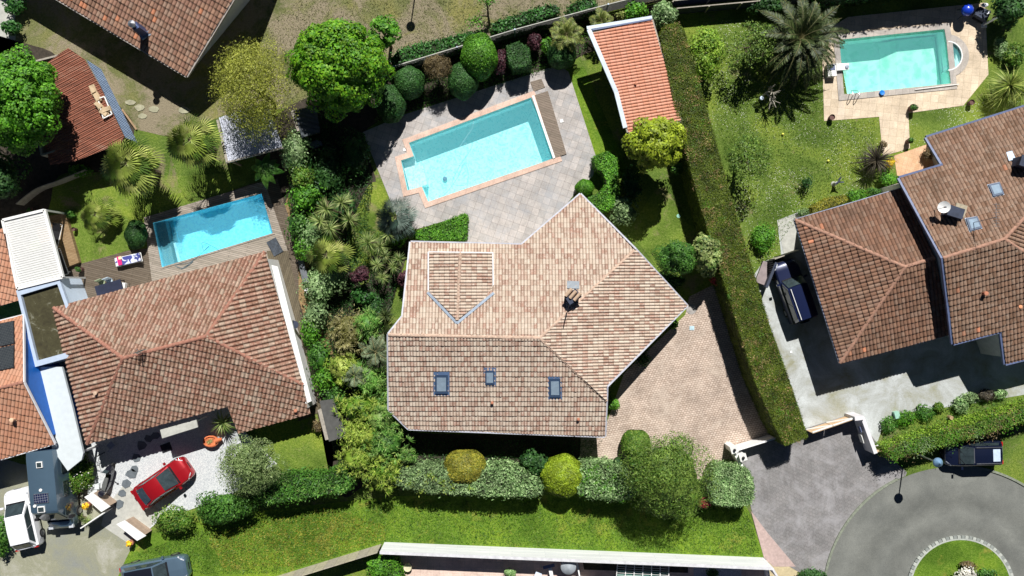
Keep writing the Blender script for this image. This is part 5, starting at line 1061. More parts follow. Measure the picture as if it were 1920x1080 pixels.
cn = thing('canopy', 'long narrow pale canopy over the doorway notch of the left house', 'canopy', W(333, 805)); t = MB(); t.prism(WP([(300, 806), (368, 787), (371, 801), (304, 822)], 2.2), 2.1, 2.2); t.build('slab', M['concrete'], cn)
for q in ((305, 806), (367, 790)): t = MB(); p = W(*q, 2.1); t.box((p[0], p[1], 1.05), (.08, .08, 2.1)); t.build('post', M['white'], cn)
ss('door_mat', 'black square mat on the gravel below the long canopy', 'mat', 312, 839, lambda t, p: t.box((p[0], p[1], .03), (.75, .6, .03), .35), M['black'])
ss('rubber_mat', 'wavy black mat at the corner of the blue pool and the side deck', 'mat', 516, 463, lambda t, p: t.box((p[0], p[1], .07), (.75, 1.15, .04), .5), plain('mat_wave', (.045, .055, .07), .6, var=.6, sc=6))
sk = thing('plant_sack', 'open orange sack holding a plant beside the olive tree', 'plant sack', W(400, 825)); p = W(400, 825); t = MB(); t.lathe((p[0], p[1], 0), [(.36, 0), (.48, .25), (.52, .5), (.43, .52), (.36, .42), (.1, .40)], 14, 1.1, .8); t.tube([(p[0] + .3, p[1], .5), (p[0] + .75, p[1] + .15, .35)], [.22, .1], 8); t.build('sack', M['redcover'], sk, smooth=50); nb = NB(); blades(nb, (p[0] - .1, p[1], .42), 60, .35, .03); nb.build('grass_tuft', plain('drygrass', (.35, .32, .12), .9), sk)
ss('sink', 'white plastic basin standing above the upper entrance wall', 'basin', 181, 913, lambda t, p: (t.prism(WP([(172, 905), (189, 905), (189, 922), (172, 922)]), 0, .5), t.prism(WP([(175, 908), (186, 908), (186, 917), (175, 917)], .5), .501, .54)), plain('basin_white', (.62, .66, .66), .5))
ss('blue_mat', 'bright blue mat along the west eave of the left house', 'mat', 146, 772, lambda t, p: t.prism(WP([(129, 742), (146, 737), (158, 802), (141, 808)]), .02, .06), M['blue'])
ss('parasol_box', 'bright blue bucket net at the edge of the green pool', 'pool net', 1652, 175, lambda t, p: (t.lathe((p[0], p[1], .08), [(.16, 0), (.2, .08), (.17, .12), (.05, .1)], 12)), plain('net_blue', (.01, .20, .65), .5))
ss('telescopic_pole', 'long white telescopic pole lying beside the green pool', 'pole', 1755, 163, lambda t, p: t.tube([W(1716, 168, .14), W(1798, 158, .14)], .03, 6), M['white'])
pu = thing('filter_unit', 'white filter block hooked over the west edge of the green pool', 'pool filter', W(1563, 130)); t = MB(); t.prism(WP([(1551, 121), (1567, 119), (1569, 142), (1553, 143)], .5), .05, .5); t.build('housing', M['white'], pu); t = MB(); t.prism(WP([(1555, 122), (1565, 121), (1566, 131), (1556, 132)], .5), .505, .52); t.build('basket', M['gutter'], pu); t = MB(); t.prism(WP([(1568, 119), (1592, 118), (1592, 130), (1569, 132)], .3), .08, .3); t.build('return_arm', M['white'], pu); t = MB(); q = W(1588, 125, .32); t.lathe((q[0], q[1], .3), [(.15, 0), (.14, .06), (.04, .08)], 12); t.build('cap', plain('grey_cap', (.3, .34, .42), .5), pu)
ld = thing('pool_ladder', 'thin steel ladder on the south edge of the green pool', 'ladder', W(1604, 175))
for x_ in (1598, 1610): t = MB(); t.tube([W(x_, 181, .03), W(x_ + 1, 179, .5), W(x_ + 1, 176, .75), W(x_, 173, .72), W(x_ - 2, 170, .3), W(x_ - 2, 170, -.9)], .025, 6); t.build('rail', M['steel'], ld)
for z in (-.7, -.45, -.2): t = MB(); t.bar(W(1596, 170, z), W(1608, 170, z), .06, .03); t.build('rung', M['steel'], ld)
def cleaner(label, px, py, m, hose, mh, dz, depth):
    o = thing('pool_cleaner', label, 'pool cleaner', W(px, py, -depth)); p = W(px, py); t = MB(); t.lathe((p[0], p[1], -depth + .02), [(.16, 0), (.17, .1), (.1, .16), (.03, .2)], 12); t.build('body', m, o, smooth=50); t = MB(); P = [W(*q) for q in curve(hose, 5, False)]; t.tube([(a[0], a[1], dz) for a in P], .013, 5); t.build('hose', mh, o)
cleaner('blue pool cleaner with a curling pale hose on the floor of the turquoise pool', 831, 330, M['gutter'], [(831, 330), (845, 315), (862, 290), (872, 268), (880, 285), (875, 308), (850, 305), (862, 275), (885, 240), (888, 222)], plain('hose_pale', (.35, .60, .66), .5), -.09, 1.5)
cleaner('thin dark hose looping in the blue pool and over its deck', 412, 470, M['black'], [(412, 470), (395, 460), (380, 455), (383, 470), (392, 462), (360, 490), (330, 497), (345, 503), (363, 490), (340, 505)], plain('hose_dark', (.03, .12, .18), .5), .07, 1.3)
ss('skimmer_lid', 'square white skimmer lid on the terrace west of the turquoise pool', 'lid', 759, 281, lambda t, p: t.box((p[0], p[1], .05), (.24, .2, .03), .3), M['white']); ss('skimmer_lid', 'square white skimmer lid on the terrace east of the turquoise pool', 'lid', 1053, 227, lambda t, p: t.box((p[0], p[1], .05), (.24, .24, .03), .3), M['white'])
ss('cover_grate', 'grey slatted hatch on the terrace above the pool cover', 'hatch', 1008, 160, lambda t, p: t.prism(WP([(994, 154), (1015, 148), (1022, 164), (1001, 172)]), .02, .06), bpy.data.materials['cover_slats'])
ss('drain_cover', 'round grey drain cover at the tip of the main house roof', 'drain cover', 1296, 580, lambda t, p: t.lathe((p[0], p[1], .03), [(.36, 0), (.36, .02), (.3, .03), (.02, .03)], 20), plain('drain', (.33, .31, .29), .8, var=.3)); ss('inspection_cover', 'small square pale blue inspection cover on the pink drive', 'cover', 1297, 615, lambda t, p: (t.box((p[0], p[1], .045), (.34, .3, .03)), t.box((p[0], p[1], .07), (.18, .14, .03))), plain('cover_blue', (.45, .60, .66), .6))
ss('drain_cover', 'pale green round cover in the lawn beside the tall hedge', 'drain cover', 1272, 405, lambda t, p: t.lathe((p[0], p[1], .02), [(.14, 0), (.14, .03), (.02, .03)], 14), plain('cover_green', (.25, .50, .40), .7))
for k, (x_, y_, r_, g_, lb) in enumerate(((1558, 221, .21, 0, 'dark round pot at the southwest corner of the sand slabs'), (1709, 203, .26, 1, 'pot with green leaves at the top of the slab path'), (1819, 193, .2, 0, 'dark round pot at the southeast corner of the sand slabs'), (1703, 265, .2, 1, 'pot with a trimmed plant at the foot of the slab path'), (152, 505, .2, 1, 'pot with a small plant at the corner of the ochre deck'), (141, 430, .14, 0, 'tiny brown pot on the bright lawn by the ochre deck'), (765, 1062, .3, 0, 'large cream pot in the courtyard behind the long white wall'), (62, 395, .2, 1, 'pot with a plant in the shade behind the white awning'))):
    o = thing('plant_pot', lb, 'plant pot', W(x_, y_)); p = W(x_, y_, .2); t = MB(); t.lathe((p[0], p[1], 0), [(r_ * .7, 0), (r_, .42), (r_ * .98, .45), (r_ * .85, .42), (r_ * .8, .36), (.02, .36)], 16); t.build('pot', plain('pot%d' % k, (.60, .55, .38) if k == 6 else (.12, .06, .05), .7), o, smooth=50)
    if g_: nb = NB(); crown(nb, (p[0], p[1], .55), (r_ * 1.0, r_, .25), 260, .05, .7, 10); nb.build('plant', None or leaf_mat('pot_leaf%d' % k, (.02, .06, .01), (.05, .12, .02), (.10, .2, .04)), o)
# kettle grill and garden things top right
gb = thing('kettle_grill', 'bright blue covered barbecue at the north corner of the sand slabs', 'barbecue', W(1812, 25)); p = W(1812, 20, .8); t = MB(); t.lathe((p[0], p[1], .65), [(.1, 0), (.36, .1), (.42, .25), (.38, .42), (.2, .55), (.03, .6)], 18); t.build('bowl', plain('grill_blue', (.01, .05, .50), .35, coat=.6), gb, smooth=60)
for a in range(3): t = MB(); t.tube([(p[0] + .25 * math.cos(a * 2.1), p[1] + .25 * math.sin(a * 2.1), .75), (p[0] + .4 * math.cos(a * 2.1), p[1] + .4 * math.sin(a * 2.1), 0)], .02, 6); t.build('leg', M['black'], gb)
gc = thing('garden_cart', 'dark garden cart piled with pale cloths behind the white post', 'cart', W(1845, 28)); t = MB(); q = [W(*z, .6) for z in ((1826, 26), (1838, 12), (1858, 22), (1850, 40))]; t.prism(q, .3, .62); t.build('tray', M['chimney'], gc); t = MB(); p = W(1849, 8, .8); t.lathe((p[0], p[1], .62), [(.26, 0), (.22, .1), (.06, .14)], 12, 1, .6); p = W(1855, 22, .8); t.box((p[0], p[1], .68), (.3, .2, .1), .4); t.build('cloths', M['cloth'], gc); t = MB(); t.tube([W(1824, 33, .2), W(1842, 43, .15)], .09, 8); t.build('axle', M['rubber'], gc)
for (x_, y_, a, lb) in ((1428, 512, 1.2, 'dark garden bench with a pinkish seat against the tall hedge'),):
    o = thing('bench', lb, 'bench', W(x_, y_), a); t = MB(); t.box((0, 0, .45), (1.6, .7, .06)); t.build('seat', plain('bench_seat', (.27, .22, .22), .7), o, local=True); t = MB(); t.box((0, -.42, .7), (1.9, .18, .5)); t.build('backrest', M['chimney'], o, local=True)
    for s in (-.7, .7): t = MB(); t.box((s, 0, .21), (.08, .6, .42)); t.build('leg', M['black'], o, local=True)
cf = thing('carport_screen', 'black slatted screen closing the parking strip north of the dark off road car', 'screen', W(1450, 500)); t = MB()
for k in range(6): t.wall(W(1435, 490 + k * 4), W(1462, 482 + k * 4), .04, .1 + 0 * k, .9)
t.build('slats', M['black'], cf); t = MB(); t.wall(W(1442, 487), W(1488, 470), .06, 0, 1.2); t.build('top_rail', M['oldwood'], cf)
ss('garden_bin', 'small pale green box among the leaves of the front bed', 'box', 1678, 778, lambda t, p: t.prism(WP([(1672, 772), (1681, 770), (1684, 782), (1675, 784)]), 0, .35), plain('pale_green', (.30, .52, .42), .6)); ss('utility_cover', 'small white cover on the concrete beside the gate wall', 'cover', 1622, 802, lambda t, p: t.box((p[0], p[1], .03), (.3, .25, .04), .3), M['offwhite']); ss('utility_cover', 'tiny white cover on the pale concrete strip beside the tall hedge', 'cover', 1483, 660, lambda t, p: t.box((p[0], p[1], .03), (.16, .16, .03), .1), M['white'])
for x_, y_, lb in ((1467, 252, 'yellow ball on the daisy lawn nearer the pruned tree'), (1552, 302, 'yellow ball on the daisy lawn nearer the dark cordyline')): ss('ball', lb, 'ball', x_, y_, lambda t, p: t.lathe((p[0], p[1], .0), [(.02, 0), (.07, .03), (.09, .09), (.07, .15), (.02, .18)], 12), plain('ball_yellow', (.75, .72, .12), .6), smooth=180)
# statue and little ornaments on the lawn
o = thing('garden_ornament', 'small dark bird ornament on a pale stone on the daisy lawn', 'ornament', W(1563, 345)); p = W(1563, 345); t = MB(); t.lathe((p[0], p[1], 0), [(.2, 0), (.12, .1), (.08, .5), (.12, .55), (.03, .56)], 10); t.build('stone', M['concrete'], o); t = MB(); t.add([(p[0], p[1], .6), (p[0] + .1, p[1] + .1, .68), (p[0] + .3, p[1] + .45, .8), (p[0] + .1, p[1] + .35, .7)], [(0, 1, 2, 3)]); t.add([(p[0], p[1], .62), (p[0] + .35, p[1] + .1, .72), (p[0] + .45, p[1] - .02, .8)], [(0, 1, 2)]); t.tube([(p[0] - .15, p[1] - .1, .58), (p[0] + .18, p[1] + .12, .66)], [.04, .09], 8); t.build('bird', M['chimney'], o)
# courtyard behind the wall
ps = thing('closed_parasol', 'round grey parasol opened flat in the courtyard shade behind the white wall', 'parasol', W(1066, 1064)); p = W(1066, 1064, 1.6); t = MB(); t.lathe((p[0], p[1], 1.5), [(.55, 0), (.52, .04), (.28, .16), (.03, .26)], 16); t.build('canopy', plain('parasol_grey', (.30, .33, .36), .8), ps, smooth=30); t = MB(); t.tube([(p[0], p[1], 0), (p[0], p[1], 1.6)], .025, 6); t.build('pole', M['steel'], ps)
gt = thing('exercise_bench', 'white and blue folded trestle in the courtyard behind the white wall', 'trestle', W(1030, 1065)); t = MB(); t.box(W(1029, 1062, .7), (.85, .22, .06), .25); t.build('crossbar', M['gutter'], gt); t = MB(); t.box(W(1033, 1073, .6), (.25, .9, .06), .2); t.build('board', M['white'], gt)
for q in ((1015, 1062), (1042, 1056)): t = MB(); t.box(W(*q, .35), (.05, .05, .7)); t.build('leg', M['steel'], gt)
gh = thing('trellis_cage', 'white wire trellis cage over green panels behind the white wall', 'trellis', W(1205, 1065)); t = MB()
for k in range(7): t.bar(W(1158 + k * 16, 1056 + k * .8, .9), W(1155 + k * 16.5, 1090, .9), .05, .05)
for k in range(9): t.bar(W(1158, 1058 + k * 4, .9), W(1255, 1063 + k * 4, .9), .02, .02)
t.build('wires', M['white'], gh); t = MB(); t.prism(WP([(1157, 1070), (1253, 1074), (1253, 1100), (1155, 1100)], .6), .5, .55); t.build('green_panel', plain('panel_green', (.05, .20, .15), .7), gh)
t = MB(); t.wall(W(1078, 1036), W(1092, 1110), .10, 0, .9); t.solo('low_partition', M['white'], 'low white partition in the courtyard between the parasol and the dark bed', 'wall', W(1085, 1070)); t = MB(); t.wall(W(1431, 1050), W(1440, 1110), .12, 0, .9); t.solo('low_partition', M['white'], 'low white partition at the right end of the courtyard', 'wall', W(1435, 1070))
chair('blue and white chair in the courtyard left of the trestle', 1008, 1075, 1.2, M['bluewall'])
# stones by the shelter and shed
for k, (x_, y_, r_, lb) in enumerate(((262, 202, 11, 'pale flat stone nearest the white board'), (290, 205, 11, 'largest pale flat stone in the middle of the stone path'), (245, 192, 10, 'flat stone at the edge of the house shadow'), (268, 218, 9, 'greenish flat stone below the pale ones'), (345, 207, 12, 'broad pale stone right of the flue shadow'))):
    rr = random.Random(k + 50); pts = [(x_ + r_ * rr.uniform(.7, 1.1) * math.cos(a * math.tau / 7), y_ + .6 * r_ * rr.uniform(.7, 1.1) * math.sin(a * math.tau / 7)) for a in range(7)]; t = MB(); t.prism(WP(pts), 0, .045); t.solo('flat_stone', plain('flatstone%d' % k, (.33, .32, .22), .9, var=.25), lb, 'stone', W(x_, y_), 'flat stones by the rusty shed')

# ------------------------------------------------------------------ vegetation
LM = {}
def lm(k, d, m, l, **kw): LM[k] = leaf_mat('leaf_' + k, d, m, l, **kw)
lm('maple', (.035, .11, .004), (.095, .225, .008), (.18, .33, .015), trans=.3)
lm('bigtree', (.03, .10, .006), (.08, .215, .010), (.17, .34, .025), trans=.3)
lm('lime', (.13, .19, .01), (.26, .35, .015), (.42, .50, .04), trans=.25, boost=1.05)
lm('willow', (.13, .15, .02), (.25, .28, .035), (.40, .41, .08), trans=.3)
lm('green', (.02, .065, .010), (.055, .13, .018), (.11, .21, .035))
lm('fresh', (.03, .10, .008), (.08, .20, .014), (.16, .30, .03))
lm('laurel', (.012, .05, .010), (.03, .11, .018), (.09, .20, .05), rough=.5, spec=.4)
lm('dark', (.010, .035, .010), (.025, .07, .016), (.06, .12, .03))
lm('topiary', (.018, .05, .014), (.040, .10, .025), (.08, .16, .045))
lm('cypress', (.03, .055, .005), (.075, .115, .008), (.15, .19, .02))
lm('flecks', (.22, .14, .05), (.36, .24, .10), (.48, .34, .16), boost=1)
lm('limefresh', (.07, .15, .01), (.15, .27, .02), (.27, .38, .05))
lm('feathery', (.04, .09, .012), (.09, .16, .022), (.19, .28, .05))
lm('brown', (.07, .05, .025), (.12, .09, .04), (.20, .15, .07))
lm('purple', (.03, .012, .016), (.06, .02, .03), (.11, .04, .05))
lm('red', (.12, .01, .015), (.26, .02, .03), (.42, .05, .07))
lm('silver', (.07, .13, .04), (.17, .28, .10), (.33, .45, .21))
lm('olive', (.07, .12, .035), (.15, .22, .07), (.29, .36, .15))
lm('grey', (.06, .11, .04), (.14, .22, .085), (.26, .36, .16))
lm('bamboo', (.08, .15, .012), (.19, .28, .03), (.38, .44, .09))
lm('bamboo2', (.05, .12, .02), (.12, .23, .04), (.27, .38, .10))
lm('drybamboo', (.13, .13, .03), (.28, .26, .09), (.48, .44, .22), boost=1)
lm('golden', (.12, .15, .02), (.24, .25, .03), (.45, .39, .05), boost=1)
lm('limeball', (.13, .20, .01), (.24, .35, .015), (.38, .49, .04), boost=1)
lm('palm', (.035, .07, .010), (.15, .21, .025), (.44, .48, .14))
lm('palmdark', (.02, .035, .012), (.05, .075, .02), (.12, .15, .05))
lm('deadpalm', (.22, .18, .09), (.34, .28, .15), (.46, .40, .24), boost=1)
lm('bluepalm', (.05, .09, .07), (.12, .18, .15), (.27, .34, .29), trans=.1, boost=1)
lm('datepalm', (.015, .03, .008), (.045, .07, .015), (.12, .16, .05), trans=.12, spec=.35, boost=.85)
lm('dusty', (.08, .12, .06), (.15, .20, .10), (.25, .31, .17), trans=.15, boost=1)
lm('yucca', (.05, .10, .02), (.15, .21, .05), (.35, .40, .15))
lm('fern', (.06, .10, .02), (.14, .18, .035), (.26, .28, .08))
lm('white', (.55, .55, .48), (.70, .68, .60), (.82, .80, .72), trans=.1, boost=1)
lm('yellow', (.45, .30, .01), (.62, .44, .02), (.75, .58, .04), boost=1)
lm('hydr', (.03, .08, .008), (.08, .15, .015), (.17, .23, .04))
lm('bronze', (.03, .028, .02), (.06, .05, .035), (.13, .11, .07), boost=1)

def trunk_mb(x, y, z0, z1, r, lean=(0, 0), limbs=5, spread=1.0):
    t = MB(); top = Vector((x + lean[0], y + lean[1], z1)); t.tube([(x, y, z0), (x + lean[0] * .4, y + lean[1] * .4, z0 + (z1 - z0) * .5), top], [r, r * .8, r * .55], 8)
    for k in range(limbs):
        a = k * 2.4 + x; s = Vector((x, y, z0 + (z1 - z0) * (.45 + .1 * (k % 4)))); e = s + Vector((math.cos(a) * spread, math.sin(a) * spread, (z1 - z0) * .4 + .3)); t.tube([s, s.lerp(e, .5) + Vector((0, 0, .15)), e], [r * .5, r * .32, r * .12], 6)
    return t
def tree(name, label, px, py, rx, ry, hc, rz, mat, n, L, lobes=30, lr=.34, cat='tree', asp=.55, kcore=.62, group=None, bark='bark', inner=.15, up=.4, jit=.7, zmin=-.25, extra=None):
    m = r_at(hc); X, Y, _ = W(px, py, hc); o = thing(name, label, cat, (X, Y, 0), group=group); r = (rx * m, ry * m, rz)
    nb = NB()
    crown(nb, (X, Y, hc), r, n, L, asp, lobes, lr, zmin, inner, up, jit)
    if kcore: core(nb, (X, Y, hc), r, kcore)
    nb.build('crown', LM[mat], o)
    if extra:
        for em, en, eL in extra: nb = NB(); crown(nb, (X, Y, hc + .08), tuple(v * 1.02 for v in r), en, eL, .8, lobes, lr, 0, 0); nb.build('blossom', LM[em], o)
    t = trunk_mb(X, Y, 0, max(.3, hc), max(.04, .035 * hc + .02 * r[0]), spread=min(r[0], r[1]) * .55, limbs=4 if hc > 1.6 else 2); t.build('trunk', M[bark], o)
    return o
def tuft_tree(name, label, px, py, rx, ry, hc, rz, mat, cat='bamboo', L=.40, w=.05, dens=9.0, nb_=12):
    m = r_at(hc); X, Y, _ = W(px, py, hc); o = thing(name, label, cat, (X, Y, 0)); r = np.array((rx * m * 1.1, ry * m * 1.1, rz)); nb = NB(); N = int(dens * r[0] * r[1] * 3.1); lobes = 12
    lc = rdir(lobes, -.1) * .55 * RNG.uniform(.7, 1.2, (lobes, 1)); k = RNG.integers(0, lobes, N); d = rdir(N, -.3); P = np.array((X, Y, hc)) + (lc[k] + d * .42 * RNG.uniform(.8, 1.15, (N, 1))) * r
    for p, q in zip(P, d):
        dirs = unit(rdir(nb_, -.5) + q * .9 + np.array([0, 0, .35])); blades(nb, p, nb_, L * RNG.uniform(.7, 1.2), w, .7, dirs=dirs, seg=2)
    core(nb, (X, Y, hc - .1), r, .62); crown(nb, (X, Y, hc - .1), r, int(N * 8), .12, .2, 12, .42, -.3, .3, .5, 1.4); nb.build('crown', LM[mat], o); trunk_mb(X, Y, 0, hc, .06, spread=.4).build('stems', M['bark'], o); return o
def bush(label, px, py, rx, ry, h, mat, n=None, L=.09, name='shrub', cat='shrub', **kw):
    hc = h * .52; rz = h * .5; A = rx * ry / 676.; n = n or int(260 * A / (L / .09) ** 2 + 500)
    return tree(name, label, px, py, rx, ry, hc, rz, mat, n, L, cat=cat, **{**dict(lobes=15, lr=.42, kcore=.6, zmin=-.1, jit=.9), **kw})
def ball(label, px, py, rx, ry, h, mat, n=None, L=.06, **kw):
    """closely clipped dome"""
    hc = h * .5; m = r_at(hc); X, Y, _ = W(px, py, hc); r = np.array((rx * m, ry * m, h * .5)); o = thing('topiary', label, 'topiary', (X, Y, 0)); nb = NB()
    n = n or int(9000 * r[0] * r[1] + 1200); d = rdir(n, -.5); nz = RNG.uniform(.95, 1.04, (n, 1)); k = 1 + .03 * np.sin(d[:, :1] * 7 + px) + .03 * np.cos(d[:, 1:2] * 6 + py)
    leaves(nb, np.array((X, Y, hc)) + d * r * nz * k, d + rdir(n) * .25, L, .55, .6); core(nb, (X, Y, hc), r, .93, 20, 10, -.8); nb.build('crown', LM[mat], o)
    t = MB(); t.tube([(X, Y, 0), (X, Y, hc)], .06, 6); t.build('stem', M['bark'], o); return o
def hedge(label, pts, h, mat, L=.08, dens=260, name='hedge', extra=None, cat='hedge', rough=.08, z0=0.0, world=False, blobs=0.0, sidek=1.0, sig=.13, side=None):
    """clipped hedge over the pixel outline of its top"""
    P = [Vector(W(x, y, h)[:2]) for x, y in pts]; n = len(P); area = .5 * sum(P[i].x * P[(i + 1) % n].y - P[(i + 1) % n].x * P[i].y for i in range(n))
    if area < 0: P = P[::-1]; area = -area
    c = sum(P, Vector((0, 0))) / n; o = thing(name, label, cat, (c.x, c.y, 0)); nb = NB(); tris = tessellate_polygon([[Vector((*p, 0)) for p in P]]); pts3 = []; nor = []
    for t in tris:
        a, b, d = (P[i] for i in t); ar = abs((b - a).cross(d - a)) / 2; k = int(ar * dens); u = RNG.uniform(0, 1, (k, 2)); f = u.sum(1) > 1; u[f] = 1 - u[f]
        xy = np.array(a) + u[:, :1] * np.array(b - a) + u[:, 1:] * np.array(d - a); pts3.append(np.column_stack([xy, h + RNG.normal(0, rough * .6, k) + blobs * (np.sin(xy[:, 0] * 3.1) * np.cos(xy[:, 1] * 2.7 + 1))])); nor.append(np.tile((0, 0, 1.0), (k, 1)))
    for i in range(n):
        a, b = P[i], P[(i + 1) % n]; e = b - a; l = e.length; k = int(l * (h - z0) * dens * .8 * sidek); nn = np.array((e.y, -e.x, 0)) / l; t = RNG.uniform(0, 1, k)
        xy = np.array(a) + t[:, None] * np.array(e); z = RNG.uniform(z0, h, k) ; q = np.column_stack([xy, z]) + nn * RNG.normal(0, rough, k)[:, None]; pts3.append(q); nor.append(np.tile(nn + (0, 0, .15), (k, 1)))
    nt_ = len(tris); leaves(nb, np.concatenate(pts3[:nt_]), np.concatenate(nor[:nt_]), L, .5, .9); nb.m = 1 if side else 0; leaves(nb, np.concatenate(pts3[nt_:]), np.concatenate(nor[nt_:]), L, .5, .9); ci = [c + (p - c) * (1 - .10 / max((p - c).length, .3)) for p in P]; t = MB(); t.prism([(p.x, p.y) for p in ci], z0, h - .08); t.build('inner_branches', plain('hedge_inner_' + mat, (.02, .03, .01), .95), o)
    if extra:
        for em, fr, eL in extra:
            nb.m += 1; P3 = np.concatenate(pts3[:len(tris)]); k = int(len(P3) * fr); cl = P3[RNG.integers(0, len(P3), max(3, k // (14 if sig < .2 else 110)))]; q = cl[RNG.integers(0, len(cl), k)] + RNG.normal(0, sig, (k, 3)) * (1, 1, .13 / sig * .25) + (0, 0, .04); leaves(nb, q, np.tile((0, 0, 1.0), (k, 1)), eL, .3, 1.0)
    nb.build('foliage', [LM[mat]] + ([LM[side]] if side else []) + [LM[e[0]] for e in (extra or ())], o)
    return o
def fanpalm(label, px, py, r, h, mat='palm', n=30, dead=10, nseg=11, name='fan_palm', zlo=-.35):
    X, Y, _ = W(px, py, h); R = r * r_at(h); o = thing(name, label, 'palm', (X, Y, 0)); nb = NB(); st = MB()
    for k in range(n):
        a = k * 2.39996 + random.uniform(-.15, .15); e = .85 - (.85 - zlo) * (k / n) ** .7; d = Vector((math.cos(a) * math.cos(e * 1.35), math.sin(a) * math.cos(e * 1.35), math.sin(e * 1.35))); pl = R * (.12 + .48 * (k / n) ** .8) * random.uniform(.8, 1.15); hub = Vector((X, Y, h)) + d * pl
        fan(nb, hub, Vector((d.x, d.y, d.z * .35 - .1)), R * .46 * random.uniform(.8, 1.2), nseg, 1.15, random.uniform(.3, .8)); st.tube([(X, Y, h - .1), hub], [.025, .015], 4, cap=False)
    nb.build('fronds', LM[mat], o); st.build('leaf_stalks', plain('stalk', (.22, .26, .08), .7) if 'stalk' not in bpy.data.materials else bpy.data.materials['stalk'], o)
    if dead:
        nb = NB()
        for k in range(dead):
            a = k * 2.4 + 1; d = Vector((math.cos(a), math.sin(a), -.75)); fan(nb, Vector((X, Y, h - .25)) + d * R * .35, d, R * .45, 12, 1.3, .5)
        nb.build('dead_fronds', LM['deadpalm'], o)
    t = MB(); t.tube([(X, Y, 0), (X, Y, h * .5), (X, Y, h)], [.24, .17, .16], 10); t.build('trunk', M['bark'], o)
    return o
def feather(nb, st, base, a, e, L, n=34, ll=.42, w=.05, droop=.9, rachis=.022):
    d = Vector((math.cos(a) * math.cos(e), math.sin(a) * math.cos(e), math.sin(e))); P = []
    for k in range(9): u = k / 8; P.append(Vector(base) + d * L * u - Vector((0, 0, 1)) * droop * L * u * u * .75)
    st.tube(P, [rachis * (1 - .8 * k / 8) + .004 for k in range(9)], 4, cap=False); V = []; Q = []
    side = d.cross(Vector((0, 0, 1))).normalized()
    for k in range(n):
        u = .12 + .88 * k / n; i = min(int(u * 8), 7); p = P[i].lerp(P[i + 1], u * 8 - i); t = (P[i + 1] - P[i]).normalized(); l = ll * (math.sin(math.pi * min(u * .95 + .12, 1)) ** .6) * random.uniform(.85, 1.1)
        for s in (1, -1):
            q = (side * s * .85 + t * .55 + Vector((0, 0, random.uniform(-.25, .25)))).normalized(); b = len(V); tw = t * w * .5
            V += [p - tw, p + q * l * .5 + t * w * .5, p + q * l, p + q * l * .5 - t * w * .5]; Q.append((b, b + 1, b + 2, b + 3))
    nb.add(np.array([tuple(v) for v in V]), np.array(Q))
def datepalm(label, px, py, r, h, mat='palmdark', n=60, name='date_palm', ll=.5, zlo=-.5, fl=40, tr=.28, w=.045):
    X, Y, _ = W(px, py, h); R = r * r_at(h); o = thing(name, label, 'palm', (X, Y, 0)); nb = NB(); st = MB()
    for k in range(n):
        a = k * 2.39996; e = 1.35 - (1.35 - zlo) * (k / n) ** .8; feather(nb, st, (X, Y, h), a, e, R * (1.12 if e > .5 else 1.0) * random.uniform(.88, 1.08), fl, ll, w, .75)
    nb.build('fronds', LM[mat], o); st.build('frond_ribs', bpy.data.materials.get('rib') or plain('rib', (.24, .22, .10), .7), o)
    t = MB(); t.tube([(X, Y, 0), (X, Y, h)], [tr * 1.2, tr], 12); t.build('trunk', M['bark'], o); return o
def spiky(label, heads, mat='yucca', n=90, L=.62, w=.045, name='yucca', cat='yucca', droop=.45, zmin=-.35, dead=False, px=None, py=None):
    """heads: (px, py, h, scale)"""
    x0 = sum(q[0] for q in heads) / len(heads); y0 = sum(q[1] for q in heads) / len(heads); hm = sum(q[2] for q in heads) / len(heads); b = W(x0, y0, hm); o = thing(name, label, cat, (b[0], b[1], 0))
    t = MB()
    for (x_, y_, h, s) in heads:
        p = W(x_, y_, h); nb = NB(); blades(nb, p, int(n * s), L * s, w, droop, zmin, 1.0); nb.build('leaf_head', LM[mat], o); t.tube([(b[0], b[1], 0), ((b[0] + p[0]) / 2, (b[1] + p[1]) / 2, h * .5), p], [.10, .08, .06], 7)
        if dead: nb = NB(); blades(nb, (p[0], p[1], h - .08), int(n * .5), L * s * .75, w, 1.0, -.6, .1); nb.build('dead_leaves', LM['deadpalm'], o)
    t.build('stem', M['bark'], o); return o
def twigs(t, p, d, L, r, depth, rng, spread=.6, k=3):
    e = p + d * L; m = p.lerp(e, .5) + Vector([rng.uniform(-.06, .06) * L for _ in range(3)]); t.tube([p, m, e], [r, r * .8, r * .6], 5 if depth > 1 else 4, cap=False)
    if depth <= 0: return [e]
    out = []
    for i in range(k):
        q = (d + Vector([rng.uniform(-spread, spread) for _ in range(3)])).normalized(); out += twigs(t, p.lerp(e, rng.uniform(.55, 1)), q, L * rng.uniform(.55, .8), r * .58, depth - 1, rng, spread, k)
    return out + [e]
def baretree(label, px, py, h, L, r, depth, mat=None, nleaf=0, name='bare_tree', lean=(0, 0, 1), spread=.7, seed=1, bark='bark', k=3, leafL=.07, cat='tree'):
    X, Y, _ = W(px, py); rng = random.Random(seed); o = thing(name, label, cat, (X, Y, 0)); t = MB(); tips = twigs(t, Vector((X, Y, 0)), Vector(lean).normalized(), L, r, depth, rng, spread, k); t.build('branches', M[bark], o)
    if nleaf: nb = NB(); T = np.array([tuple(v) for v in tips]); P = T[RNG.integers(0, len(T), nleaf)] + RNG.normal(0, .16, (nleaf, 3)); leaves(nb, P, np.tile((0, 0, 1.0), (nleaf, 1)), leafL, .6, 1.4); nb.build('leaves', LM[mat], o)
    return o

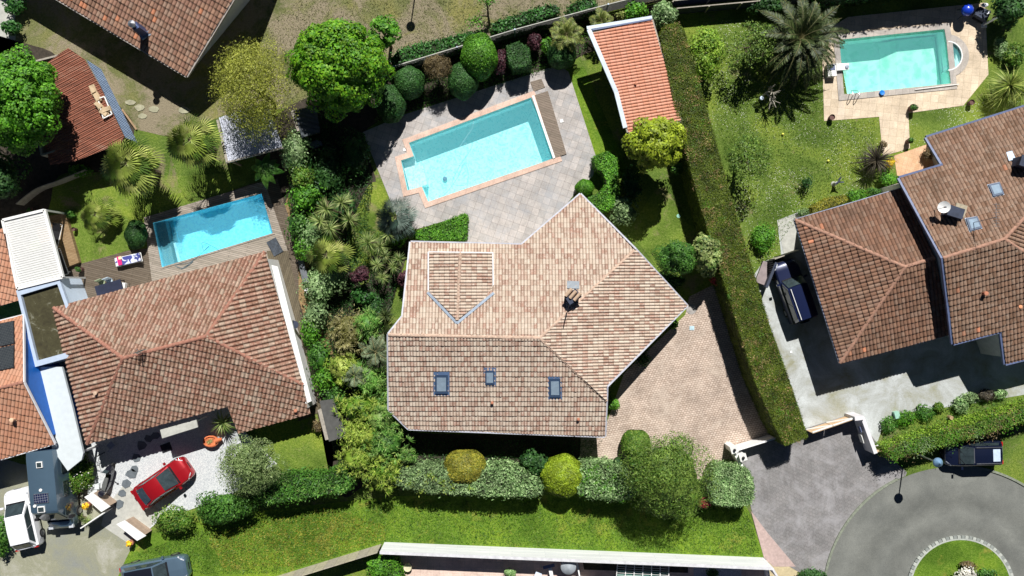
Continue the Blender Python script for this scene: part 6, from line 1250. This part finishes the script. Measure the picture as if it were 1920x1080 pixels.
# -- big trees
tree('maple_tree', 'large round bright green tree between the dry lawn and the turquoise pool', 637, 128, 96, 88, 4.3, 2.9, 'maple', 36000, .09, 170, .17, kcore=.72, inner=.05, asp=.7)
tree('maple_tree', 'large bright green tree cut off by the left edge beside the rusty shed', 30, 192, 88, 100, 4.6, 3.0, 'bigtree', 34000, .09, 150, .18, kcore=.72, inner=.05, asp=.7)
tree('willow_tree', 'wispy yellow green tree hanging over the silver corrugated shelter', 478, 166, 72, 95, 4.2, 2.4, 'willow', 24000, .075, 34, .46, kcore=0, inner=.35, asp=.28, jit=1.4)
tree('lime_tree', 'yellow green tree at the south end of the pool house roof', 1228, 268, 57, 55, 4.0, 2.2, 'lime', 9000, .11, 60, .24, kcore=.75, inner=.05)
tree('small_tree', 'slim green tree on the dry lawn beside the large round tree', 720, 62, 32, 32, 3.0, 1.2, 'fresh', 1500, .12, 24, .28, kcore=0)
tree('feathery_tree', 'big dark green feathery tree in the hedge row south of the pink drive', 1252, 888, 86, 84, 3.7, 2.2, 'feathery', 20000, .095, 16, .46, kcore=.6, asp=.25, jit=1.2)
tree('olive_tree', 'grey green olive tree beside the orange sack', 470, 868, 58, 56, 2.8, 1.6, 'olive', 11000, .085, 15, .46, kcore=.55, asp=.3, jit=1.2)
tree('small_tree', 'round fine leaved green tree east of the main house roof', 1266, 482, 40, 38, 2.6, 1.5, 'green', 6500, .08, 30, .3, kcore=.72, asp=.35)
tree('rhododendron', 'pale yellow green domed tree beside the tall hedge', 1323, 478, 30, 44, 2.3, 1.4, 'limeball' if 0 else 'yucca', 4200, .11, 50, .24, kcore=.75, cat='tree', asp=.6)
bush('bright red shrub squeezed between the pale dome tree and the tall hedge', 1348, 520, 17, 22, 1.3, 'red', 1400, .08)
bush('dark shrub with a pale base in front of the drive shade', 1258, 528, 30, 16, 1.0, 'dark', 1200, .08)
tree('loquat_tree', 'weeping fresh green shrub on the daisy lawn next to the tall hedge', 1325, 100, 38, 50, 2.3, 1.1, 'limefresh', 4200, .085, 30, .34, kcore=0, inner=.3)
baretree('nearly bare twiggy tree north of the daisy lawn between the hedge and the date palm', 1398, 92, 3, 1.5, .09, 4, 'feathery', 3200, spread=.85, seed=4, k=4)
tree('small_tree', 'thin leaved round tree on the daisy lawn beside the tall hedge', 1404, 296, 48, 50, 3.0, 1.1, 'feathery', 2600, .07, 50, .24, kcore=0, inner=.3)
bush('short lime green shrub at the parking end of the daisy lawn', 1432, 448, 26, 28, .9, 'fresh', 2600, .07)
baretree('small pruned tree with knobbly pale branches and a white tie on the daisy lawn', 1424, 186, 2, 1.1, .10, 2, None, 0, lean=(.25, .3, 1), spread=.8, seed=9, bark='palebark', k=5)
ss('tree_tie', 'blue and white tie round the small pruned tree', 'tie', 1428, 184, lambda t, p: t.lathe((p[0], p[1], .75), [(.14, 0), (.14, .12), (.1, .13)], 10), M['bluewall'], h=.8)
baretree('apple tree with sparse leaves at the top edge above the laurel hedge', 918, 48, 2, 1.3, .10, 3, 'fresh', 500, lean=(-.1, .5, 1), seed=12, k=3)
datepalm('huge date palm with dark arching fronds beside the green pool', 1500, 72, 102, 2.5, 'datepalm', 60, ll=.46, zlo=-.45, fl=46, w=.09)
# -- palms at the left
fanpalm('tall fan palm nearest the rusty shed', 238, 306, 66, 4.4, 'palm', 34)
fanpalm('fan palm beside the silver corrugated shelter', 357, 262, 58, 4.0, 'palm', 26, 10)
fanpalm('low bushy fan palm on the bright lawn by the ochre deck', 180, 402, 40, 1.3, 'palm', 30, 0)
fanpalm('dark fan palm crown in the middle of the garden strip', 612, 478, 46, 3.2, 'palm', 22, 3)
fanpalm('blue grey fan palm at the southwest corner of the grey terrace', 742, 408, 46, 2.2, 'bluepalm', 32, 4, 16)
fanpalm('small fan palm squeezed between the bamboo and the main house', 735, 628, 26, 1.2, 'palmdark', 18, 0)
o = thing('banana_plant', 'banana plant with torn green leaves above the blue pool', 'banana plant', W(492, 325)); nb = NB(); X, Y, _ = W(495, 318, 2)
for k in range(9):
    a = k * 2.4 + .5; d = Vector((math.cos(a), math.sin(a), .35)); L_ = random.uniform(1.0, 1.5); V = []; sd = d.cross(Vector((0, 0, 1))).normalized()
    for j in range(8): u = j / 7; p = Vector((X, Y, 1.9)) + d * L_ * u - Vector((0, 0, .9 * u * u)); w_ = .26 * math.sin(math.pi * (u * .85 + .12)); V += [p - sd * w_ - Vector((0, 0, .06)), p, p + sd * w_ - Vector((0, 0, .06))]
    nb.add(np.array([tuple(v) for v in V]), np.array([q for j in range(7) for q in ((3 * j, 3 * j + 1, 3 * j + 4, 3 * j + 3), (3 * j + 1, 3 * j + 2, 3 * j + 5, 3 * j + 4))]))
nb.build('leaves', LM['green'], o); t = MB(); t.tube([(X, Y, 0), (X, Y, 1.9)], [.12, .08], 8); t.build('stem', M['palebark'], o)
ball('dark clipped ball beside the patterned sun lounger', 255, 440, 20, 26, 1.1, 'dark')
bush('leafy shrub under the big left tree beside the low fence', 150, 320, 24, 12, .9, 'fresh', 700, .09)
bush('small leafy plant at the north end of the ochre deck', 133, 402, 12, 8, .6, 'green', 300, .08)
bush('upper leafy bush at the top left corner', 30, 12, 24, 16, 1.2, 'laurel', 700, .1); bush('lower leafy bush at the top left corner', 22, 52, 20, 16, 1.2, 'laurel', 600, .1)
# -- hedges of the dry lawn
hedge('long glossy laurel hedge on the dry lawn north of the slat fence', curve([(732, 108), (760, 88), (830, 72), (895, 58), (905, 72), (850, 92), (790, 108), (738, 122)], 3), 1.3, 'laurel', .10, 150, rough=.14, blobs=.08)
hedge('short glossy laurel hedge in the middle of the dry lawn edge', curve([(922, 44), (960, 30), (1035, 8), (1046, 22), (1000, 40), (935, 60)], 3), 1.3, 'laurel', .10, 150, rough=.14, blobs=.08)
hedge('small laurel clump at the top end of the dry lawn edge', curve([(1066, 14), (1085, 0), (1112, -6), (1114, 14), (1085, 26), (1068, 24)], 3), 1.2, 'laurel', .10, 150, rough=.14, blobs=.08)
# -- pool garden, north side
ball('dark green clipped dome directly east of the large round tree', 768, 155, 27, 30, 2.2, 'topiary'); ball('dark clipped dome half under the large round tree', 733, 195, 28, 34, 2.0, 'topiary')
tree('shrub', 'brownish twiggy globe shrub between two clipped domes', 820, 130, 27, 28, 1.7, 1.1, 'brown', 4600, .08, 40, .3, cat='shrub', asp=.2, kcore=.5, jit=1.3)
ball('clipped dome behind the tall pale green egg shaped shrub', 868, 152, 27, 34, 2.2, 'topiary'); ball('tall pale green egg shaped shrub at the north side of the grey terrace', 898, 108, 34, 42, 3.0, 'fresh', L=.065)
bush('dark purple shrub right of the egg shaped shrub', 938, 118, 13, 24, 1.6, 'purple', 900, .08); bush('dark purple shrub left of the tree fern', 1003, 80, 15, 18, 1.6, 'purple', 800, .08)
hedge('square clipped topiary block north of the terrace', [(950, 86), (972, 78), (992, 90), (996, 122), (962, 128), (952, 110)], 1.8, 'topiary', .06, 500, name='topiary', cat='topiary', rough=.03)
ball('round clipped topiary below the tree fern', 1053, 104, 27, 25, 2.0, 'topiary'); bush('bright green bush left of the tree fern', 1025, 88, 12, 20, 1.4, 'fresh', 700, .08)
datepalm('tree fern with yellowish fronds north of the pool garden lawn', 1062, 66, 40, 2.2, 'fern', 16, name='tree_fern', ll=.42, zlo=-.1, fl=30, tr=.12, w=.06); datepalm('second tree fern tucked behind the pool house roof', 1128, 40, 28, 1.8, 'fern', 12, name='tree_fern', ll=.36, zlo=-.1, fl=26, tr=.1, w=.06)
bush('light green bush north of the pool house roof', 1190, 22, 22, 22, 1.8, 'fresh', 1200, .10); bush('yellowish small bush north of the pool house roof', 1165, 32, 12, 10, 1.3, 'fern', 500, .08); bush('silver green bush at the north end of the tall hedge', 1243, 28, 26, 28, 2.4, 'silver', 2200, .10)
bush('dark bush behind the tree fern', 1010, 45, 20, 14, 1.2, 'dark', 700, .1); bush('leafy dark bush at the fence north of the pool house', 1100, 20, 26, 14, 1.2, 'dark', 900, .1)
# -- pool garden east
hedge('S shaped bright clipped hedge beside the terrace', [(1113, 294), (1138, 284), (1157, 296), (1158, 330), (1163, 360), (1155, 385), (1135, 396), (1106, 385), (1103, 372), (1125, 362), (1138, 345), (1132, 325), (1116, 312)], 1.3, 'fresh', .07, 420, rough=.06)
ball('small clipped ball at the curl of the S shaped hedge', 1096, 352, 17, 15, 1.0, 'fresh'); bush('grey green shrub against the north east eave of the main house', 1166, 395, 28, 30, 1.7, 'grey', 1800, .09); bush('dark bush between the lime tree and the terrace', 1185, 350, 22, 34, 1.6, 'dark', 1500, .09); bush('small round shrub behind the lime tree', 1272, 312, 15, 16, 1.2, 'green', 800, .08)
# -- the tall hedge
hedge('very long tall clipped cypress hedge dividing the two gardens', [(1237, 66), (1248, 48), (1272, 42), (1283, 56), (1316, 170), (1368, 360), (1440, 600), (1486, 730), (1515, 820), (1472, 836), (1452, 800), (1415, 715), (1365, 555), (1308, 370), (1262, 190)], 2.7, 'cypress', .042, 1150, extra=[('flecks', .05, .055), ('fresh', .01, .06)], rough=.05, blobs=.05)
# -- lower right hedge, bed
hedge('broad sloping mixed hedge above the turning circle', [(1660, 845), (1700, 833), (1790, 806), (1930, 764), (1980, 748), (1980, 770), (1900, 797), (1805, 826), (1720, 849), (1672, 861)], 1.9, 'hydr', .065, 560, sig=.32, side='limefresh', extra=[('brown', .14, .07), ('fresh', .22, .07), ('grey', .10, .07), ('flecks', .08, .06)], rough=.10, blobs=.06)  # brighter side leaves paint the sunlight on the north face
for k, (x_, y_, rx, ry, h, m, lb) in enumerate(((1665, 796, 16, 18, .5, 'green', 'dark leafed shrub at the left end of the front bed'), (1700, 783, 22, 16, .5, 'fresh', 'bright leafy shrub in the middle of the front bed'), (1735, 774, 22, 16, .5, 'green', 'leafy shrub beside the bare patch of the front bed'), (1760, 764, 10, 10, .4, 'hydr', 'low plant by the bare patch of the front bed'), (1800, 762, 18, 18, .6, 'silver', 'silver leafed shrub in the front bed'), (1818, 746, 16, 12, .6, 'grey', 'grey shrub at the house side of the front bed'), (1847, 743, 20, 13, .6, 'bronze', 'bronze brown shrub in the front bed'), (1875, 739, 16, 9, .5, 'silver', 'white flowering plant at the right end of the front bed'))): bush(lb, x_, y_, rx, ry, h, m, None, .08)
ss('wooden_stump', 'small wooden stump in the bare patch of the front bed', 'stump', 1779, 782, lambda t, p: t.tube([p, (p[0], p[1], .35)], [.16, .14], 10), M['wood'])
# -- bottom hedge row
ball('golden orange clipped dome in the hedge row below the main house', 872, 876, 41, 32, 2.7, 'golden', L=.07); ball('bright lime clipped ball in the hedge row below the main house', 1056, 891, 41, 38, 2.7, 'limeball', L=.08)
bush('dark glossy bush between the golden dome and the lime ball', 1003, 868, 28, 26, 1.9, 'dark', 1800, .10)
hedge('grey green leafy hedge section left of the golden dome', curve([(745, 885), (800, 878), (850, 884), (890, 905), (890, 925), (830, 925), (790, 920), (748, 910)], 3), 2.2, 'grey', .09, 260, rough=.12, blobs=.1, extra=[('bamboo', .15, .09)])
hedge('silvery hedge section between the golden dome and the lime ball', curve([(890, 890), (925, 876), (970, 882), (1010, 905), (1012, 928), (950, 930), (890, 925)], 3), 2.2, 'silver', .09, 260, rough=.12, blobs=.1)
hedge('pale hedge section right of the lime ball', curve([(1090, 876), (1150, 876), (1185, 900), (1182, 935), (1130, 935), (1085, 925)], 3), 2.2, 'silver', .09, 260, rough=.12, blobs=.1, extra=[('fresh', .3, .09)])
hedge('boxy light green hedge end beside the brick apron', curve([(1340, 885), (1375, 877), (1405, 885), (1413, 915), (1408, 945), (1370, 948), (1335, 940)], 3), 2.1, 'silver', .075, 420, rough=.08)
ball('yellow green dome tucked against the feathery tree on its drive side', 1192, 832, 28, 26, 1.9, 'hydr', L=.07); bush('dark shrub under the feathery tree', 1200, 868, 24, 26, 1.8, 'green', 1500, .09)
bush('red leaved shrub at the feet of the feathery tree', 1322, 942, 14, 12, 1.4, 'red', 500, .08); bush('brownish red shrub between the feathery tree and the boxy hedge end', 1345, 893, 12, 22, 1.6, 'brown', 600, .08)
bush('round bright shrub at the southeast corner of the main house', 1150, 758, 11, 13, .9, 'fresh', 700, .07); bush('low green shrub under the east tip of the main house', 1262, 606, 12, 12, .7, 'fresh', 500, .07); bush('dark climbing shrub along the shaded east wall', 1205, 672, 16, 16, .9, 'dark', 500, .08); ball('tiny dark ball at the foot of the yellow green dome', 1158, 868, 8, 10, .9, 'dark')
# -- bottom left planting
hedge('green shrub row left of the front lawn hedge', curve([(492, 915), (540, 895), (600, 895), (645, 880), (660, 905), (640, 925), (590, 930), (530, 942), (495, 940)], 3), 1.9, 'green', .09, 300, rough=.14, blobs=.12, extra=[('bamboo2', .2, .1)])
bush('dark green shrub below the olive tree', 425, 948, 60, 36, 2.3, 'green', 4200, .09); bush('yellowish shrub beside the lower entrance wall', 322, 975, 44, 26, 1.5, 'hydr', 2600, .085); bush('leafy shrub under the olive tree next to the verge', 500, 925, 34, 26, 1.6, 'green', 1900, .09)
bush('flowering shrub with white heads beside the camper van', 151, 882, 25, 46, 1.5, 'hydr', 3400, .08, extra=[('white', 60, .05)]); spiky('grassy clump below the upper entrance wall', [(162, 977, .3, 1), (150, 968, .3, .8)], 'yucca', 80, .45, .03, name='grass_clump', cat='grass clump'); spiky('long strappy plant under the notch of the left house', [(418, 792, 1.0, 1.1)], 'yucca', 90, .95, .06, name='strap_plant', cat='plant')
bush('shrub at the left edge beside the white car', 6, 1005, 16, 45, 1.2, 'green', 1200, .09); bush('little reddish shrub by the tool shed', 595, 800, 10, 14, .8, 'brown', 300, .07); bush('weedy tuft beside the white path', 152, 850, 8, 14, .4, 'fresh', 250, .06)
# -- the garden strip
strip = [(552, 280, 32, 46, 2.4, 'silver', 'silver green shrub south of the silver shelter'), (565, 332, 30, 30, 2.0, 'hydr', 'yellowish shrub next in the strip below the silver green one'), (572, 372, 38, 34, 2.1, 'fresh', 'wide green shrub right of the blue pool corner'), (560, 425, 30, 34, 2.0, 'green', 'dark green shrub at the side deck corner of the blue pool'), (590, 440, 34, 38, 2.2, 'silver', 'pale shrub in the middle of the strip beside the cordyline heads'), (575, 468, 26, 26, 1.9, 'fresh', 'fresh green shrub above the long dark bench'), (600, 535, 38, 40, 2.3, 'silver', 'broad silver shrub right of the long dark bench'), (628, 515, 32, 34, 2.4, 'grey', 'grey green shrub right of the fan palm crown'), (590, 590, 30, 34, 2.0, 'grey', 'grey shrub north of the dry bamboo'), (583, 622, 22, 34, 1.9, 'fresh', 'bright shrub at the deck edge north of the dry bamboo'), (600, 670, 26, 34, 2.0, 'green', 'green shrub left of the dry bamboo'), (610, 712, 28, 30, 2.0, 'fresh', 'leafy shrub at the deck edge below the dry bamboo'), (628, 745, 28, 24, 1.9, 'green', 'dark leafy shrub above the tool shed'), (715, 745, 34, 30, 2.2, 'bamboo2', 'fine leaved green shrub against the west eave of the main house'), (680, 552, 20, 20, 1.8, 'laurel', 'glossy round camellia below the red maple'), (742, 440, 26, 20, 1.2, 'fresh', 'bright low shrub between the blue grey palm and the eave'), (610, 320, 40, 60, 1.6, 'dark', 'deep green shrub in the shade of the large round tree'), (665, 290, 34, 50, 1.6, 'dark', 'shaded shrub beside the corner of the grey terrace'), (640, 390, 30, 40, 1.2, 'dark', 'dark undergrowth shrub north of the cordylines'), (700, 580, 26, 40, 1.0, 'dark', 'dark undergrowth shrub beside the west eave')]
for x_, y_, rx, ry, h, m, lb in strip: bush(lb, x_, y_, rx, ry, h, m, None, .095 if m != 'laurel' else .12)
tree('japanese_maple', 'dark red round maple in the garden strip', 676, 517, 20, 19, 1.9, .8, 'purple', 1600, .07, 16, .35); bush('small red shrub half under the west eave of the main house', 757, 522, 12, 18, 1.6, 'purple', 700, .07)
LM['purple'].node_tree.nodes  # keep
for x_, y_, rx, ry, h, m, lb in ((655, 622, 42, 44, 2.7, 'drybamboo', 'dry straw coloured bamboo clump in the garden strip'), (690, 610, 30, 34, 3.0, 'bamboo2', 'green bamboo behind the dry clump near the eave'), (645, 690, 38, 34, 3.0, 'bamboo', 'yellow green bamboo below the dry clump'), (690, 715, 36, 34, 3.0, 'bamboo2', 'fine bamboo clump near the blue grey fronds'), (672, 765, 42, 34, 3.4, 'bamboo', 'yellowish bamboo clump level with the tool shed'), (715, 785, 36, 34, 3.4, 'bamboo2', 'green bamboo clump touching the cut corner of the main roof'), (675, 815, 44, 32, 3.4, 'bamboo', 'yellowish bamboo clump right of the tool shed'), (725, 830, 42, 36, 3.4, 'bamboo2', 'green bamboo clump below the cut corner of the main roof'), (672, 860, 40, 32, 3.4, 'bamboo', 'bamboo clump above the verge, left of the last one'), (718, 880, 44, 42, 3.0, 'bamboo', 'last bamboo clump bulging over the verge')):
    tuft_tree('bamboo', lb, x_, y_, rx, ry, h * .6, h * .5, m)
tree('bamboo', 'bamboo tuft sticking out to the right over the shaded lawn', 768, 852, 20, 16, 1.9, .6, 'bamboo2', 700, .15, 10, .4, cat='bamboo', asp=.15, kcore=.4, jit=1.5); datepalm('dusty green feather palm between the bamboo clumps', 705, 660, 40, 2.6, 'dusty', 12, name='feather_palm', ll=.35, zlo=-.1, fl=30, tr=.1)
datepalm('second feather palm with drooping grey fronds above the tool shed', 665, 705, 30, 2.8, 'dusty', 9, name='feather_palm', ll=.35, zlo=-.1, fl=30, tr=.1)
spiky('cordyline with three bright heads and straw coloured plumes', [(612, 392, 3.0, 1.05), (640, 380, 2.8, .9), (655, 412, 2.7, .95)], 'yucca', 90, .85, .055, dead=True, name='cordyline', cat='cordyline'); spiky('cordyline with pale plumes over the pale shrub', [(600, 415, 2.9, 1.0), (618, 428, 2.7, 1.0)], 'yucca', 90, .85, .055, dead=True, name='cordyline', cat='cordyline')
spiky('loose yucca clump below the blue grey palm', [(690, 455, 1.9, 1.05), (712, 462, 1.6, .9), (728, 440, 1.7, .9)], 'yucca', 100, .80, .045, name='yucca'); spiky('yucca clump of five round heads beside the west eave', [(707, 497, 1.8, .85), (722, 480, 1.7, .7), (738, 500, 1.6, .8), (716, 520, 1.6, .85), (748, 486, 1.9, .8)], 'yucca', 100, .72, .045, name='yucca')
spiky('dark spiky plant in the shade beside the small fan palm', [(722, 592, .9, 1.1)], 'palmdark', 90, .75, .05, name='yucca'); spiky('low spiky plant on the little garden lawn edge', [(650, 372, 1.2, .8)], 'yucca', 60, .6, .05, name='yucca')
hedge('bright clipped groundcover hedge in the corner between terrace and main house', [(783, 432), (822, 420), (868, 402), (876, 404), (874, 449), (790, 450), (775, 444)], .7, 'fresh', .07, 420, rough=.06)
# -- right garden small plants
spiky('large dark cordyline at the corner of the terracotta terrace', [(1642, 300, 1.0, 1.5)], 'bronze', 130, .95, .06, name='cordyline', cat='cordyline'); bush('shrub with yellow flowers beside the dark cordyline', 1668, 306, 14, 12, .9, 'yellow', 160, .06); bush('lime green round shrub against the terrace corner', 1664, 335, 18, 16, .9, 'fresh', 900, .07); bush('small shrub tipped with yellow at the blue gutter corner', 1676, 350, 10, 7, .7, 'golden', 300, .06)
hedge('bright yellow clipped strip along the north eave of the garage wing', [(1522, 388), (1552, 372), (1586, 366), (1588, 376), (1556, 388), (1524, 398)], .7, 'golden', .06, 500, rough=.05); bush('bright green mound right of the yellow strip', 1606, 368, 20, 14, .8, 'fresh', 1000, .07); bush('green mound beside the lime shrub at the garage eave', 1640, 360, 16, 10, .7, 'green', 600, .07); bush('white flowering plant left of the yellow strip', 1505, 398, 14, 8, .5, 'silver', 400, .06)
spiky('bushy palm at the right edge above the right house', [(1893, 160, 1.5, 1.6), (1880, 180, 1.0, 1.3), (1915, 172, 1.2, 1.3)], 'palm', 140, .85, .06, name='yucca'); bush('pale green ground shrub right of the sand slabs', 1875, 90, 16, 22, .6, 'silver', 900, .07); bush('yellow green shrub in the right border', 1900, 105, 24, 24, .8, 'hydr', 1200, .08); bush('yellow flowering shrub at the top right corner', 1905, 15, 18, 16, 1.4, 'yellow', 700, .09)
bush('reddish potted plant at the top of the terracotta terrace', 1655, 270, 8, 8, .6, 'brown', 200, .06); baretree('small dark dwarf tree in the middle of the daisy lawn', 1507, 345, 1, .35, .05, 3, 'dark', 420, seed=3, k=4, leafL=.06); bush('straggly shrub under the roof edge of the terracotta terrace', 1738, 290, 12, 12, .7, 'brown', 300, .06)
hedge('tall dark hedge beyond the top edge behind the green pool', [(1540, -40), (1700, -60), (1880, -75), (1885, -45), (1700, -30), (1545, -8)], 2.6, 'dark', .12, 90, rough=.15)
tree('dark_tree', 'dark tree at the top edge behind the garden cart', 1890, 18, 30, 30, 1.6, 1.2, 'dark', 1800, .12, 20, .35); bush('dark bush under the date palm by the top fence', 1440, 12, 40, 16, 1.6, 'dark', 1500, .1)
tree('dark_tree', 'dark shade tree beyond the left edge below the big bright tree', -10, 330, 60, 50, 2.6, 1.8, 'dark', 3500, .13, 24, .35)
# -- island and courtyard
bush('white blossoming shrub on the round island', 1812, 1078, 26, 18, 1.2, 'white', 900, .09); bush('red leaved shrub behind the white blossom on the island', 1816, 1060, 16, 9, .8, 'brown', 500, .07); bush('dark low shrub at the right of the island', 1850, 1078, 20, 14, .7, 'green', 700, .08)
bush('clipped green shrub at the corner of the yellow path', 1525, 1078, 26, 16, 1.0, 'topiary', 1500, .07); bush('bright climbing shrub at the left end of the white wall', 712, 1062, 26, 20, 1.3, 'fresh', 1900, .08); hedge('narrow bright hedge running down from the white wall', [(716, 1034), (738, 1040), (762, 1110), (730, 1110)], 1.2, 'fresh', .08, 300, rough=.1); bush('small pale shrub in the courtyard right of the cream pot', 957, 1074, 12, 10, .8, 'silver', 400, .07)
bush('dark bush in the grey gravel bed of the courtyard', 1335, 1075, 12, 10, .8, 'dark', 400, .07)
# loose tufts in the rough grass, nobody could count them
def tufts(name, poly, n, L, mat, z=.02, zr=.06):
    P = [Vector(W(*q)[:2]) for q in poly]; tris = tessellate_polygon([[Vector((*p, 0)) for p in P]]); ar = []
    for t in tris: a, b, d = (P[i] for i in t); ar.append(abs((b - a).cross(d - a)))
    ar = np.array(ar); k = RNG.choice(len(tris), n, p=ar / ar.sum()); u = RNG.uniform(0, 1, (n, 2)); f = u.sum(1) > 1; u[f] = 1 - u[f]; A = np.array([[tuple(P[i]) for i in tris[j]] for j in range(len(tris))])[k]
    xy = A[:, 0] + u[:, :1] * (A[:, 1] - A[:, 0]) + u[:, 1:] * (A[:, 2] - A[:, 0]); nb = NB(); leaves(nb, np.column_stack([xy, np.full(n, z) + RNG.uniform(0, zr, n)]), np.tile((0, .3, .6), (n, 1)), L, .25, 1.6); o = nb.build(name, LM[mat], None, origin=(float(P[0].x), float(P[0].y), 0)); o['kind'] = 'stuff'; return o
lm('tuft', (.045, .11, .008), (.11, .21, .018), (.25, .34, .06), boost=1); lm('tuftdry', (.12, .14, .04), (.22, .23, .09), (.38, .36, .18), boost=1); lm('tuftgold', (.22, .22, .02), (.33, .31, .04), (.46, .42, .08), boost=1)
VG = [(250, 1040), (420, 975), (740, 940), (1380, 935), (1405, 960), (1425, 1042), (730, 1014), (520, 1075), (380, 1075)]
tufts('verge_grass', VG, 26000, .075, 'tuft'); tufts('verge_grass', [(390, 1000), (620, 950), (725, 985), (725, 1010), (560, 1060), (420, 1070)], 4500, .075, 'tuftgold')
tufts('lawn_grass', [(1290, 60), (1540, 60), (1545, 230), (1640, 225), (1640, 300), (1480, 430), (1450, 470), (1380, 350)], 14000, .06, 'tuft'); tufts('dry_grass', [(560, 0), (1240, 0), (960, 62), (740, 128), (560, 195), (430, 215), (480, 60)], 12000, .06, 'tuftdry')

tufts('ground_cover', [(545, 250), (600, 210), (680, 250), (700, 340), (690, 420), (760, 470), (725, 620), (728, 780), (700, 900), (640, 900), (575, 560), (545, 400)], 30000, .085, 'dark', .05, .5)
tufts('ground_cover', [(745, 820), (1130, 825), (1090, 872), (745, 885)], 5000, .08, 'dark', .03, .25)
tufts('ground_cover', [(740, 140), (960, 72), (1120, 32), (1100, 95), (1050, 125), (870, 180), (700, 235)], 9000, .08, 'green', .03, .3)

tufts('bed_plants', [(1652, 832), (1655, 785), (1690, 768), (1760, 765), (1850, 735), (1890, 738), (1880, 765), (1790, 798), (1700, 825)], 1500, .07, 'green', .02, .15)
